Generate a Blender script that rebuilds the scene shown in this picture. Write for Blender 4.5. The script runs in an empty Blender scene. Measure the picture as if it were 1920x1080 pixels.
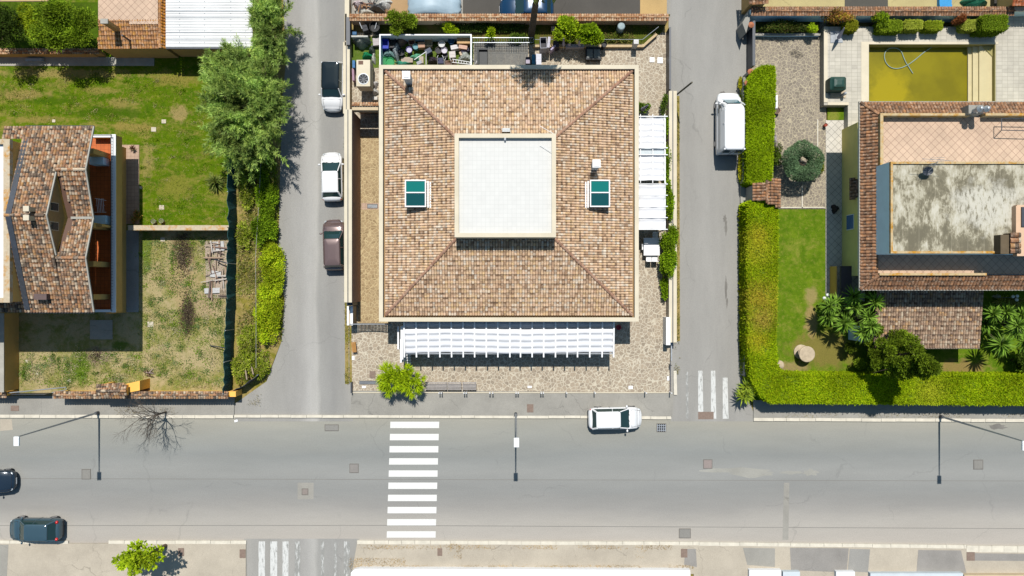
import bpy, math, random
import numpy as np
from mathutils import Vector
PI = math.pi
SC = bpy.context.scene
COL = SC.collection
HC = 56.0            # drone height in metres above the street
# ---------- camera ----------
cd = bpy.data.cameras.new('camera'); cam = bpy.data.objects.new('camera', cd); COL.objects.link(cam)
cam.location = (0, 0, HC); cam.rotation_euler = (0, 0, 0)
cd.sensor_width = 36; cd.lens = 24; cd.clip_start = 0.5; cd.clip_end = 2000
SC.camera = cam
# ---------- sky, sun, exposure ----------
SUN_EL = math.radians(62)
wd = bpy.data.worlds.new('World'); SC.world = wd; wd.use_nodes = True
wn = wd.node_tree; bg = wn.nodes['Background']
sk = wn.nodes.new('ShaderNodeTexSky'); sk.sky_type = 'NISHITA'; sk.sun_disc = False
sk.sun_elevation = SUN_EL; sk.sun_rotation = 0.0
tintn = wn.nodes.new('ShaderNodeMix'); tintn.data_type = 'RGBA'; tintn.blend_type = 'MULTIPLY'; tintn.inputs[0].default_value = 1
wn.links.new(sk.outputs[0], tintn.inputs[6]); tintn.inputs[7].default_value = (.78, 1.0, 1.02, 1); wn.links.new(tintn.outputs[2], bg.inputs[0]); bg.inputs[1].default_value = 0.075
sd = bpy.data.lights.new('sun', 'SUN'); sun = bpy.data.objects.new('sun', sd); COL.objects.link(sun)
sd.energy = 4.4; sd.angle = math.radians(0.5); sd.color = (1, 0.96, 0.9)
sun.location = (0, 30, 60); sun.rotation_euler = (-(PI/2 - SUN_EL), 0, 0)
SC.view_settings.view_transform = 'Standard'; SC.view_settings.look = 'None'
SC.view_settings.exposure = 0.55; SC.view_settings.gamma = 1
SC.cycles.max_bounces = 6

# ---------- pixel of the 1920x1080 photograph -> point at height h ----------
def W(px, py, h=0.0):
    k = (HC - h) / 1280.0
    return Vector(((px - 960) * k, (540 - py) * k, h))
def GX(px): return (px - 960) * HC / 1280.0
def GY(py): return (540 - py) * HC / 1280.0
def R(x0, y0, x1, y1, h=0.0):
    a = W(x0, y1, h); b = W(x1, y0, h)
    return a.x, b.x, a.y, b.y
M1 = HC / 1280.0
KEXP = 2.15
def lin(v):
    v /= 255.0
    return v / 12.92 if v <= 0.04045 else ((v + 0.055) / 1.055) ** 2.4
def A(r, g, b, k=1.0):         # base colour that a sunlit level surface needs to be photographed as r,g,b
    return tuple(min(0.88, lin(v) / KEXP * k) for v in (r, g, b)) + (1.0,)

# ---------- tagging ----------
ORG = {}
def tag(o, label=None, cat=None, group=None, kind=None):
    if label: o['label'] = label
    if cat: o['category'] = cat
    if group: o['group'] = group
    if kind: o['kind'] = kind
    return o
def thing(name, label, cat, loc=(0, 0, 0), rz=0.0, group=None):
    o = bpy.data.objects.new(name, None); COL.objects.link(o)
    o.empty_display_size = 0.3
    o.location = loc; o.rotation_euler = (0, 0, rz)
    ORG[o.name] = Vector(loc) if rz == 0 else None
    return tag(o, label, cat, group)
def copy_tree(o, parent=None):
    c = o.copy(); COL.objects.link(c)
    if parent: c.parent = parent
    for ch in list(o.children): copy_tree(ch, c)
    return c

# ---------- mesh collector ----------
class MB:
    def __init__(s): s.V = []; s.F = []; s.C = []; s.M = []; s.n = 0
    def add(s, V, F, col=None, mi=0):
        V = np.asarray(V, dtype=np.float64).reshape(-1, 3); F = np.atleast_2d(np.asarray(F, dtype=np.int64))
        s.V.append(V); s.F.append(F + s.n); s.n += len(V)
        if col is None: col = np.ones((len(F), 3))
        col = np.asarray(col, dtype=np.float64)
        if col.ndim == 1: col = np.tile(col[:3], (len(F), 1))
        s.C.append(col[:, :3]); s.M.append(np.full(len(F), mi)); return s
    def box(s, x0, x1, y0, y1, z0, z1, col=None, mi=0):
        x0, x1 = sorted((x0, x1)); y0, y1 = sorted((y0, y1))
        V = [(x0,y0,z0),(x1,y0,z0),(x1,y1,z0),(x0,y1,z0),(x0,y0,z1),(x1,y0,z1),(x1,y1,z1),(x0,y1,z1)]
        F = [(0,3,2,1),(4,5,6,7),(0,1,5,4),(1,2,6,5),(2,3,7,6),(3,0,4,7)]
        return s.add(V, F, col, mi)
    def obox(s, c, size, rz=0.0, col=None, mi=0, tilt=0.0):
        a, b, d = size[0]/2, size[1]/2, size[2]
        V = np.array([(-a,-b,0),(a,-b,0),(a,b,0),(-a,b,0),(-a,-b,d),(a,-b,d),(a,b,d),(-a,b,d)], float)
        if tilt:
            ct, st = math.cos(tilt), math.sin(tilt)
            V = np.stack([V[:,0]*ct - V[:,2]*st, V[:,1], V[:,0]*st + V[:,2]*ct], 1)
        cz, sz = math.cos(rz), math.sin(rz)
        V = np.stack([V[:,0]*cz - V[:,1]*sz, V[:,0]*sz + V[:,1]*cz, V[:,2]], 1) + np.array(c)
        F = [(0,3,2,1),(4,5,6,7),(0,1,5,4),(1,2,6,5),(2,3,7,6),(3,0,4,7)]
        return s.add(V, F, col, mi)
    def prism(s, poly, z0, z1, col=None, mi=0):
        n = len(poly)
        ar = sum(poly[i][0]*poly[(i+1)%n][1] - poly[(i+1)%n][0]*poly[i][1] for i in range(n))
        if ar < 0: poly = poly[::-1]
        V = [(p[0],p[1],z0) for p in poly] + [(p[0],p[1],z1) for p in poly]
        s.add(V, [tuple(range(n, 2*n))], col, mi); off = s.n - 2*n
        s.F.append(np.array([[(i), (i+1)%n, n+(i+1)%n, n+i] for i in range(n)]) + off)
        s.F.append(np.array([list(range(n-1, -1, -1))]) + off)
        c = np.ones(3) if col is None else np.array(col)[:3]
        s.C += [np.tile(c, (n, 1)), np.tile(c, (1, 1))]; s.M += [np.full(n, mi), np.full(1, mi)]
        return s
    def sheet(s, poly, z, col=None, mi=0):
        n = len(poly)
        ar = sum(poly[i][0]*poly[(i+1)%n][1] - poly[(i+1)%n][0]*poly[i][1] for i in range(n))
        if ar < 0: poly = poly[::-1]
        return s.add([(p[0],p[1],z) for p in poly], [tuple(range(n))], col, mi)
    def quad(s, a, b, c, d, col=None, mi=0): return s.add([a, b, c, d], [(0,1,2,3)], col, mi)
    def tube(s, p, q, r, r2=None, n=7, col=None, mi=0):
        return s.path([p, q], [r, r if r2 is None else r2], n, col, mi)
    def path(s, pts, rad, n=6, col=None, mi=0):
        pts = [Vector(p) for p in pts]
        if not hasattr(rad, '__len__'): rad = [rad]*len(pts)
        V = []; ref = None
        for i, p in enumerate(pts):
            t = (pts[min(i+1, len(pts)-1)] - pts[max(i-1, 0)])
            if t.length < 1e-9: t = Vector((0,0,1))
            t.normalize()
            if ref is None: ref = Vector((0,0,1)) if abs(t.z) < .9 else Vector((1,0,0))
            a = t.cross(ref)
            if a.length < 1e-4: a = t.cross(Vector((0,1,0)))
            a.normalize(); b = t.cross(a).normalized(); ref = a.cross(t)
            for k in range(n):
                th = 2*PI*k/n; V.append(p + (a*math.cos(th) + b*math.sin(th))*rad[i])
        F = []
        for i in range(len(pts)-1):
            for k in range(n): F.append((i*n+k, i*n+(k+1)%n, (i+1)*n+(k+1)%n, (i+1)*n+k))
        s.add([tuple(v) for v in V], F, col, mi); off = s.n - len(V)
        s.F.append(np.array([list(range(n-1, -1, -1)), [(len(pts)-1)*n + k for k in range(n)]]) + off)
        c = np.ones(3) if col is None else np.array(col)[:3]
        s.C.append(np.tile(c, (2, 1))); s.M.append(np.full(2, mi)); return s
    def lathe(s, c, prof, n=16, col=None, mi=0, sx=1, sy=1):
        V = []; F = []
        for r, z in prof:
            for k in range(n):
                th = 2*PI*k/n; V.append((c[0]+r*math.cos(th)*sx, c[1]+r*math.sin(th)*sy, c[2]+z))
        for i in range(len(prof)-1):
            for k in range(n): F.append((i*n+k, i*n+(k+1)%n, (i+1)*n+(k+1)%n, (i+1)*n+k))
        return s.add(V, F, col, mi)
    def ell(s, c, r, n=12, m=8, col=None, mi=0):
        pr = [(max(1e-4, math.cos(-PI/2+PI*i/m)), math.sin(-PI/2+PI*i/m)) for i in range(m+1)]
        V = []; F = []
        for a, z in pr:
            for k in range(n):
                th = 2*PI*k/n; V.append((c[0]+r[0]*a*math.cos(th), c[1]+r[1]*a*math.sin(th), c[2]+r[2]*z))
        for i in range(m):
            for k in range(n): F.append((i*n+k, i*n+(k+1)%n, (i+1)*n+(k+1)%n, (i+1)*n+k))
        return s.add(V, F, col, mi)
    def leaves(s, P, D, L, Wd, col, N=None, mid=.45):
        P = np.asarray(P); n = len(P); D = D/np.maximum(1e-6, np.linalg.norm(D, axis=1, keepdims=True))
        if N is None: N = RNG.normal(size=(n, 3)) * .5 + np.array([0, 0, 1.0])
        S_ = np.cross(D, N); S_ /= np.maximum(1e-6, np.linalg.norm(S_, axis=1, keepdims=True))
        L = np.broadcast_to(L, (n,))[:, None]; Wd = np.broadcast_to(Wd, (n,))[:, None]
        m = P + D*L*mid; e = P + D*L
        V = np.stack([P, m + S_*Wd*.5, e, m - S_*Wd*.5], 1).reshape(-1, 3)
        F = np.arange(4*n).reshape(n, 4)
        return s.add(V, F, col)
    def build(s, name, mat, parent=None, base=None, smooth=False, bevel=0, local=False):
        V = np.concatenate(s.V)
        if local: org = np.zeros(3)
        elif parent is not None:
            r = ORG.get(parent.name); org = np.zeros(3) if r is None else np.array(r)
        elif base is not None: org = np.array(base, float)
        else: org = np.array([(V[:,0].min()+V[:,0].max())/2, (V[:,1].min()+V[:,1].max())/2, V[:,2].min()])
        me = bpy.data.meshes.new(name); V = V - org
        me.vertices.add(len(V)); me.vertices.foreach_set('co', V.astype(np.float32).ravel())
        lv = np.concatenate([f.ravel() for f in s.F]); lt = np.concatenate([np.full(len(f), f.shape[1]) for f in s.F])
        me.loops.add(len(lv)); me.loops.foreach_set('vertex_index', lv.astype(np.int32))
        me.polygons.add(len(lt)); me.polygons.foreach_set('loop_start', (np.cumsum(lt)-lt).astype(np.int32))
        me.polygons.foreach_set('loop_total', lt.astype(np.int32))
        ms = mat if isinstance(mat, (list, tuple)) else [mat]
        for m in ms: me.materials.append(m)
        me.polygons.foreach_set('material_index', np.concatenate(s.M).astype(np.int32))
        me.polygons.foreach_set('use_smooth', np.full(len(lt), bool(smooth)))
        me.update(calc_edges=True)
        C = np.concatenate(s.C); at = me.attributes.new('tint', 'FLOAT_COLOR', 'FACE')
        at.data.foreach_set('color', np.concatenate([C, np.ones((len(C), 1))], 1).astype(np.float32).ravel())
        o = bpy.data.objects.new(name, me); COL.objects.link(o)
        if parent is not None: o.parent = parent
        elif not local: o.location = org
        ORG[o.name] = Vector(org)
        if bevel:
            b = o.modifiers.new('b', 'BEVEL'); b.width = bevel; b.segments = 2; b.limit_method = 'ANGLE'
        return o
RNG = np.random.default_rng(7); random.seed(7)

# ---------- materials ----------
class NT:
    def __init__(s, name, rough=.85, spec=.3, metal=0.0):
        s.m = bpy.data.materials.new(name); s.m.use_nodes = True; s.t = s.m.node_tree
        s.b = s.t.nodes['Principled BSDF']; s.b.inputs['Roughness'].default_value = rough
        s.b.inputs['Specular IOR Level'].default_value = spec; s.b.inputs['Metallic'].default_value = metal
        s.geo = s.t.nodes.new('ShaderNodeNewGeometry')
    def n(s, t, **k):
        x = s.t.nodes.new('ShaderNode' + t)
        for a, v in k.items(): setattr(x, a, v)
        return x
    def l(s, a, b): s.t.links.new(a, b)
    def pos(s, sc=(1,1,1), rot=0.0, obj=False):
        mp = s.n('Mapping'); mp.inputs['Scale'].default_value = sc; mp.inputs['Rotation'].default_value = (0, 0, rot)
        if obj: s.l(s.n('TexCoord').outputs['Object'], mp.inputs[0])
        else: s.l(s.geo.outputs['Position'], mp.inputs[0])
        return mp.outputs[0]
    def noise(s, scale, vec=None, detail=4, rough=.6, dist=0):
        x = s.n('TexNoise'); x.inputs['Scale'].default_value = scale; x.inputs['Detail'].default_value = detail
        x.inputs['Roughness'].default_value = rough; x.inputs['Distortion'].default_value = dist
        s.l(vec if vec is not None else s.pos(), x.inputs['Vector']); return x.outputs['Fac']
    def ramp(s, f, stops, interp='LINEAR'):
        x = s.n('ValToRGB'); s.l(f, x.inputs[0]); r = x.color_ramp; r.interpolation = interp
        while len(r.elements) < len(stops): r.elements.new(0.5)
        for e, (p, c) in zip(r.elements, stops):
            e.position = p; e.color = c if hasattr(c, '__len__') else (c, c, c, 1)
        return x.outputs[0]
    def mix(s, f, a, b, mode='MIX'):
        x = s.n('Mix', data_type='RGBA', blend_type=mode)
        for v, i in ((f, 0), (a, 6), (b, 7)):
            if hasattr(v, 'is_linked') or hasattr(v, 'links'): s.l(v, x.inputs[i])
            else: x.inputs[i].default_value = v
        return x.outputs[2]
    def math(s, op, a, b=0.0, c=None):
        x = s.n('Math', operation=op)
        for v, i in ((a, 0), (b, 1), (c, 2)):
            if v is None: continue
            if hasattr(v, 'links'): s.l(v, x.inputs[i])
            else: x.inputs[i].default_value = v
        return x.outputs[0]
    def bump(s, h, st=.4, d=.02):
        x = s.n('Bump'); x.inputs['Strength'].default_value = st; x.inputs['Distance'].default_value = d
        s.l(h, x.inputs['Height']); s.l(x.outputs[0], s.b.inputs['Normal'])
    def out(s, c):
        if hasattr(c, 'links'): s.l(c, s.b.inputs['Base Color'])
        else: s.b.inputs['Base Color'].default_value = c
        return s.m
    def ellipse(s, px, py, rx, ry, warp=.25):      # a patch of other soil or growth at a place on the ground
        mp = s.n('Mapping'); mp.vector_type = 'TEXTURE'
        mp.inputs['Location'].default_value = (GX(px), GY(py), 0); mp.inputs['Scale'].default_value = (rx*M1, ry*M1, 1000)
        s.l(s.geo.outputs['Position'], mp.inputs[0])
        ln = s.n('VectorMath', operation='LENGTH'); s.l(mp.outputs[0], ln.inputs[0])
        v = s.math('ADD', ln.outputs['Value'], s.math('MULTIPLY', s.math('SUBTRACT', s.noise(1.6, detail=6), .5), warp*6))
        return s.ramp(v, [(.55, 1.0), (1.0, 0.0)])
    def attr(s):
        x = s.n('Attribute'); x.attribute_name = 'tint'; return x.outputs['Color']
def sc4(c, k): return tuple(min(1, v*k) for v in c[:3]) + (1,)

def m_plain(name, c, rough=.8, var=.15, scale=3.0, spec=.3, metal=0.0, obj=True, dirt=0.0):
    t = NT(name, rough, spec, metal)
    f = t.noise(scale, t.pos(obj=obj), 5)
    col = t.ramp(f, [(.3, sc4(c, 1-var)), (.7, sc4(c, 1+var))])
    if dirt:
        f2 = t.noise(scale*.35, t.pos(obj=obj), 6, .7)
        col = t.mix(t.ramp(f2, [(.5, 0.0), (.75, dirt)]), col, sc4(c, .45))
    return t.out(col)
def m_tint(name, rough=.85, spec=.25, var=.2, scale=9.0, transl=0.0, obj=False):
    t = NT(name, rough, spec)
    f = t.noise(scale, t.pos(obj=obj), 4)
    col = t.mix(1.0, t.attr(), t.ramp(f, [(.3, 1-var), (.7, 1+var)]), 'MULTIPLY')
    t.out(col)
    if transl:
        tr = t.n('BsdfTranslucent'); mx = t.n('MixShader'); mx.inputs[0].default_value = transl
        t.l(t.mix(1.0, col, (1.0, 1.0, .55, 1), 'MULTIPLY'), tr.inputs[0]); o = t.t.nodes['Material Output']
        t.l(t.b.outputs[0], mx.inputs[1]); t.l(tr.outputs[0], mx.inputs[2]); t.l(mx.outputs[0], o.inputs[0])
    return t.m
def m_asphalt(name, c, stretch=(1,1,1), crack=.5, band=None, patch=.12, crackscale=.16):
    t = NT(name, .9, .2)
    big = t.noise(.35, t.pos(stretch), 6, .65)
    fine = t.noise(14, None, 4, .7)
    spk = t.noise(45, None, 2, .6)
    base = band(t) if band else c
    col = t.mix(1.0, base, t.ramp(big, [(.3, 1-patch), (.7, 1+patch)]), 'MULTIPLY')
    col = t.mix(1.0, col, t.ramp(fine, [(.25, .88), (.75, 1.1)]), 'MULTIPLY')
    col = t.mix(1.0, col, t.ramp(spk, [(.3, .86), (.7, 1.12)]), 'MULTIPLY')
    if crack:
        nv = t.n('TexNoise'); nv.inputs['Scale'].default_value = .8; nv.inputs['Detail'].default_value = 5; t.l(t.pos(), nv.inputs[0])
        ad = t.n('VectorMath', operation='MULTIPLY_ADD'); t.l(nv.outputs['Color'], ad.inputs[0]); ad.inputs[1].default_value = (1.6, 1.6, 0); t.l(t.pos(), ad.inputs[2])
        vo = t.n('TexVoronoi', feature='DISTANCE_TO_EDGE'); vo.inputs['Scale'].default_value = crackscale; t.l(ad.outputs[0], vo.inputs[0])
        cr = t.ramp(vo.outputs['Distance'], [(.0, 1.0), (.006, 0.0)])
        msk = t.ramp(t.noise(.25, None, 3), [(.5, 0.0), (.56, crack)])
        col = t.mix(t.math('MULTIPLY', cr, msk), col, sc4(c, .45))
    t.bump(fine, .25, .01)
    return t.out(col)
def m_paving(name, stone1, stone2, grout, scale=2.6, gw=.045):
    t = NT(name, .85, .25)
    nv = t.n('TexNoise'); nv.inputs['Scale'].default_value = 1.5; t.l(t.pos(), nv.inputs[0])
    ad = t.n('VectorMath', operation='MULTIPLY_ADD'); t.l(nv.outputs['Color'], ad.inputs[0]); ad.inputs[1].default_value = (.25, .25, 0); t.l(t.pos((1,1,0)), ad.inputs[2])
    vo = t.n('TexVoronoi', feature='DISTANCE_TO_EDGE'); vo.inputs['Scale'].default_value = scale; t.l(ad.outputs[0], vo.inputs[0])
    vc = t.n('TexVoronoi', feature='F1'); vc.inputs['Scale'].default_value = scale; t.l(ad.outputs[0], vc.inputs[0])
    sp = t.n('SeparateColor'); t.l(vc.outputs['Color'], sp.inputs[0])
    st = t.ramp(sp.outputs[0], [(0, stone1), (.5, stone2), (1, sc4(stone1, .82))])
    st = t.mix(1.0, st, t.ramp(t.noise(9), [(.3, .85), (.7, 1.12)]), 'MULTIPLY')
    st = t.mix(t.ramp(t.noise(.4, None, 5), [(.5, 0.0), (.75, .2)]), st, sc4(stone1, .7))
    g = t.ramp(vo.outputs['Distance'], [(gw*.7, 1.0), (gw*1.5, 0.0)])
    t.bump(t.ramp(vo.outputs['Distance'], [(gw*.6, 0.0), (gw*1.6, 1.0)]), .5, .02)
    return t.out(t.mix(g, st, grout))
def m_tilegrid(name, c, line, size, lw=.012, rot=0.0, var=.08, h=None, cloud=.12):
    t = NT(name, .6, .3)
    b = t.n('TexBrick', offset=0.0, squash=1.0); b.inputs['Scale'].default_value = 1
    b.inputs['Brick Width'].default_value = size; b.inputs['Row Height'].default_value = h or size
    b.inputs['Mortar Size'].default_value = lw; b.inputs['Mortar Smooth'].default_value = .3
    b.inputs['Color1'].default_value = sc4(c, 1-var); b.inputs['Color2'].default_value = sc4(c, 1+var); b.inputs['Mortar'].default_value = line
    t.l(t.pos(rot=rot), b.inputs['Vector'])
    col = t.mix(1.0, b.outputs['Color'], t.ramp(t.noise(.8, None, 6, .7), [(.3, 1-cloud*1.3), (.7, 1+cloud*.7)]), 'MULTIPLY')
    return t.out(col)
def m_grass(name, g1, g2, dry, dryness=.5, extra=None, stretch=(1,1,1)):
    t = NT(name, .95, .1)
    a = t.noise(1.1, t.pos(stretch), 8, .7); b = t.noise(.45, t.pos(stretch), 8, .72, .4); f = t.noise(16, None, 5, .75)
    col = t.mix(t.ramp(a, [(.38, 0.0), (.62, 1.0)]), g1, g2)
    d = t.ramp(b, [(dryness, 0.0), (dryness+.13, 1.0)])
    col = t.mix(t.math('MULTIPLY', d, .85), col, dry)
    e = t.noise(3.4, None, 6, .75); col = t.mix(t.ramp(e, [(.52, 0.0), (.64, .55)]), col, dry); col = t.mix(t.ramp(e, [(.30, .6), (.44, 0.0)]), col, sc4(g1, .8))
    if extra: col = extra(t, col)
    col = t.mix(1.0, col, t.ramp(f, [(.3, .7), (.7, 1.35)]), 'MULTIPLY')
    t.bump(f, .45, .04)
    return t.out(col)
def m_tile(name):
    t = NT(name, .9, .12)
    col = t.attr()
    a = t.noise(5.0, None, 5, .75); b = t.noise(9.0, t.pos((1.1,.9,1)), 4, .7)
    col = t.mix(t.ramp(a, [(.52, 0.0), (.66, .65)]), col, A(246,222,196))
    col = t.mix(t.ramp(b, [(.52, 0.0), (.66, .6)]), col, A(124,104,82))
    col = t.mix(1.0, col, t.ramp(t.noise(30), [(.3, .85), (.7, 1.12)]), 'MULTIPLY')
    return t.out(col)
def m_glass(name, c, rough=.06):
    t = NT(name, rough, .6); return t.out(c)
def m_stucco(name, c, var=.06): return m_plain(name, c, .9, var, 1.2, .15, obj=False)

def road_band(t):
    sp = t.n('SeparateXYZ'); t.l(t.geo.outputs['Position'], sp.inputs[0])
    y = t.math('ADD', sp.outputs[1], t.math('MULTIPLY', t.math('SUBTRACT', t.noise(.12, t.pos((.5,2,1)), 4), .5), 2.2))
    f = t.math('DIVIDE', t.math('SUBTRACT', GY(785), y), 240*M1)
    return t.ramp(f, [(0, A(190,186,172)), (.1, A(180,179,169)), (.28, A(166,168,164)), (.42, A(177,177,172)), (.55, A(168,168,164)), (.68, A(178,175,169)), (.82, A(202,196,186)), (1, A(212,203,191))])
MA = {}
MA['road'] = m_asphalt('road_asphalt', A(160,162,160), (.3,1.6,1), .22, road_band, .06, .12)
def lane_band(t):      # pale worn strip along the middle of the left lane
    sp = t.n('SeparateXYZ'); t.l(t.geo.outputs['Position'], sp.inputs[0])
    x = t.math('ADD', sp.outputs[0], t.math('MULTIPLY', t.math('SUBTRACT', t.noise(.3, t.pos((2,.4,1)), 4), .5), 1.0))
    f = t.math('DIVIDE', t.math('SUBTRACT', x, GX(520)), 135*M1)
    return t.ramp(f, [(0, A(184,181,174)), (.30, A(186,183,177)), (.44, A(200,197,191)), (.54, A(205,202,195)), (.60, A(182,180,174)), (.8, A(176,174,169)), (1, A(184,181,174))])
MA['lane'] = m_asphalt('lane_asphalt', A(178,175,169), (1.5,.3,1), .35, lane_band, .1)
MA['pave_old'] = m_asphalt('pavement_asphalt', A(184,180,170), (1,1,1), .6, None, .14, .3)
MA['pave_conc'] = m_asphalt('pavement_concrete', A(218,206,186), (1,1,1), .7, None, .13, .35)
MA['pave_dark'] = m_asphalt('pavement_patch', A(178,173,166), (1,1,1), .6, None, .14, .3)
MA['dirt'] = m_plain('dry_soil', A(178,160,128), .95, .25, 1.5, .1, obj=False)
MA['kerb'] = m_plain('kerb_stone', A(255,246,226), .85, .1, 2.5, .2, obj=False, dirt=.3)
def m_paint(name, c, under, wear):
    t = NT(name, .7, .3)
    f = t.noise(3.0, t.pos((2.2,.5,1)) if wear > .3 else t.pos((.5,1.5,1)), 8, .75)
    col = t.mix(t.ramp(f, [(wear, 0.0), (wear+.12, 1.0)]), under, c)
    col = t.mix(1.0, col, t.ramp(t.noise(7), [(.3,.93),(.7,1.03)]), 'MULTIPLY')
    return t.out(col)
MA['paint'] = m_paint('road_paint', (.52,.515,.49,1), A(165,165,160), .22)
MA['paint_worn'] = m_paint('worn_road_paint', (.42,.42,.40,1), A(175,174,168), .50)
MA['paint_mid'] = m_paint('half_worn_road_paint', (.44,.44,.42,1), A(175,174,168), .37)
MA['crazy'] = m_paving('crazy_paving', A(194,177,155), A(207,189,164), A(238,226,202), 3.4, .058)
MA['crazy_warm'] = m_paving('crazy_paving_warm', A(194,166,124), A(206,180,138), A(228,205,158), 3.5, .055)
MA['crazy_grey'] = m_paving('crazy_paving_grey', A(166,154,138), A(180,167,148), A(216,202,172), 3.7, .052)
MA['tile'] = m_tile('roof_tile')
MA['tinted'] = m_tint('painted_things', .6, .3, .06, 4, obj=True)
MA['leaf'] = m_tint('leaf', .7, .06, .15, 6, .28)
MA['bark'] = m_plain('bark', A(120,100,82), .95, .3, 9)
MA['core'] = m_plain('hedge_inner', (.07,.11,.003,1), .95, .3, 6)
MA['cream'] = m_stucco('cream_stucco', A(240,218,182))
MA['cream_cop'] = m_plain('cream_coping', A(255,242,214), .85, .07, .8, .2, obj=False)
MA['white'] = m_plain('white_paint', (.6,.6,.6,1), .5, .03, 2)
MA['fabric'] = m_plain('white_awning_cloth', (.56,.56,.57,1), .8, .02, 2)
MA['wtile'] = m_tilegrid('white_terrace_tile', (.452,.447,.425,1), (.385,.385,.365,1), .32, .012, 0, .02, None, .03)
MA['pinktile'] = m_tilegrid('pink_terrace_tile', A(240,206,176), A(176,142,120), .42, .016, PI/4, .05)
MA['diamond'] = m_tilegrid('pale_diamond_tile', A(244,236,220), A(170,165,155), .42, .018, PI/4, .04)
MA['stonedeck'] = m_tilegrid('pool_stone_deck', A(228,220,202), A(188,182,166), .45, .014, 0, .08, .3)
MA['orangetile'] = m_tilegrid('orange_balcony_tile', A(236,126,62), A(180,95,50), .3, .012, 0, .08)
MA['patiotile'] = m_tilegrid('patio_tile', A(222,188,160), A(170,140,120), .3, .012, 0, .08)
MA['ochre'] = m_stucco('ochre_stucco', A(214,170,100,1.5))
MA['tanwall'] = m_stucco('tan_stucco', A(196,160,105,1.5))
MA['yellow'] = m_stucco('yellow_stucco', A(245,190,95,1.5))
MA['green_y'] = m_stucco('yellow_green_stucco', A(228,214,130,1.5))
MA['bluegrey'] = m_stucco('blue_grey_wall', (.50,.66,.72,1))
MA['palegrey'] = m_stucco('pale_grey_paint', (.40,.44,.46,1))
MA['pinkwall'] = m_stucco('pink_grey_wall', A(214,180,150,1.5))
MA['concrete'] = m_plain('concrete', A(200,196,184), .9, .12, 1.6, .2, obj=False, dirt=.4)
MA['metal_dk'] = m_plain('dark_metal', (.03,.035,.045,1), .5, .2, 4, .5)
MA['metal_gr'] = m_plain('grey_metal', (.3,.32,.34,1), .45, .15, 4, .5, .5)
MA['rust'] = m_plain('rusty_cover', A(160,138,124), .9, .15, 6)
MA['rubber'] = m_plain('rubber', (.015,.015,.017,1), .8, .2, 8)
MA['gut'] = m_stucco('gutter_ochre', A(200,165,120))
MA['net'] = m_plain('green_windbreak_net', (.012,.06,.06,1), .8, .25, 3)
MA['black'] = m_plain('black_void', (.008,.008,.01,1), .7, .1, 2)
MA['wood'] = m_plain('weathered_wood', A(190,170,145), .9, .25, 5)
MA['stone'] = m_plain('pale_stone', A(225,205,175), .9, .2, 2.5, .2, dirt=.3)
MA['glass'] = m_glass('car_glass', (.012,.03,.03,1), .08)
MA['teal'] = m_glass('teal_glass', (.0,.115,.10,1), .12)
MA['teal_dk'] = m_glass('dark_teal_glass', (.0,.045,.048,1), .12)
def lichen(name, c, li, am):
    t = NT(name, .9, .15)
    f = t.noise(1.3, None, 8, .75); g = t.noise(5)
    col = t.mix(t.ramp(f, [(am, 0.0), (am+.12, 1.0)]), c, li)
    return t.out(t.mix(1.0, col, t.ramp(g, [(.3,.85),(.7,1.12)]), 'MULTIPLY'))
MA['lichen'] = lichen('lichen_coping', A(232,214,184), A(225,165,80), .50)
MA['lichen_o'] = lichen('orange_lichen_coping', A(232,206,160), A(226,165,60), .48)
def m_stain():
    t = NT('stained_flat_roof', .9, .2)
    p = t.pos((1.4,.8,1)); a = t.noise(.55, p, 9, .72, .3); b = t.noise(2.2, t.pos((2.5,.7,1)), 8, .8)
    v = t.math('ADD', t.math('MULTIPLY', a, .7), t.math('MULTIPLY', b, .3))
    col = t.ramp(v, [(.43, A(134,127,106)), (.485, A(156,148,124)), (.515, A(202,194,168)), (.59, A(236,230,210))])
    wm = t.ellipse(1732, 408, 74, 46, .22); col = t.mix(t.math('MULTIPLY', wm, t.ramp(b, [(.40, 0.0), (.50, .9)])), col, A(238,233,216))
    br = t.n('TexBrick', offset=0.0); br.inputs['Scale'].default_value = 1; br.inputs['Brick Width'].default_value = 1.15; br.inputs['Row Height'].default_value = 50
    br.inputs['Mortar Size'].default_value = .02; br.inputs['Mortar Smooth'].default_value = .8; t.l(t.pos(), br.inputs['Vector'])
    col = t.mix(t.math('MULTIPLY', br.outputs['Fac'], .35), col, A(225,215,190))
    return t.out(col)
MA['stain'] = m_stain()
def m_water():
    t = NT('green_pool_water', .3, .3)
    f = t.noise(.35, None, 4); col = t.mix(t.ramp(f, [(.35, 0.0), (.65, 1.0)]), A(138,128,2), A(160,148,6))
    col = t.mix(t.ellipse(1665, 175, 45, 60, .15), col, A(186,168,4))
    t.bump(t.noise(6, None, 3), .05, .02); return t.out(col)
MA['water'] = m_water()
def yard_extra(t, col):
    for e, c in (((343,478,27,50), A(100,80,58)), ((352,588,20,50), A(88,66,50)), ((180,668,34,20), A(150,130,112)), ((345,530,36,60), A(200,176,130)), ((390,570,32,30), A(196,172,134)), ((150,690,26,40), A(96,126,20)), ((225,648,20,12), A(90,122,20)), ((275,470,12,60), A(110,134,40))):
        col = t.mix(t.math('MULTIPLY', t.ellipse(*e), .85), col, c)
    return col
MA['yard'] = m_grass('dry_yard_ground', A(140,146,66), A(176,164,104), A(206,186,142), .44, yard_extra)
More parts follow.
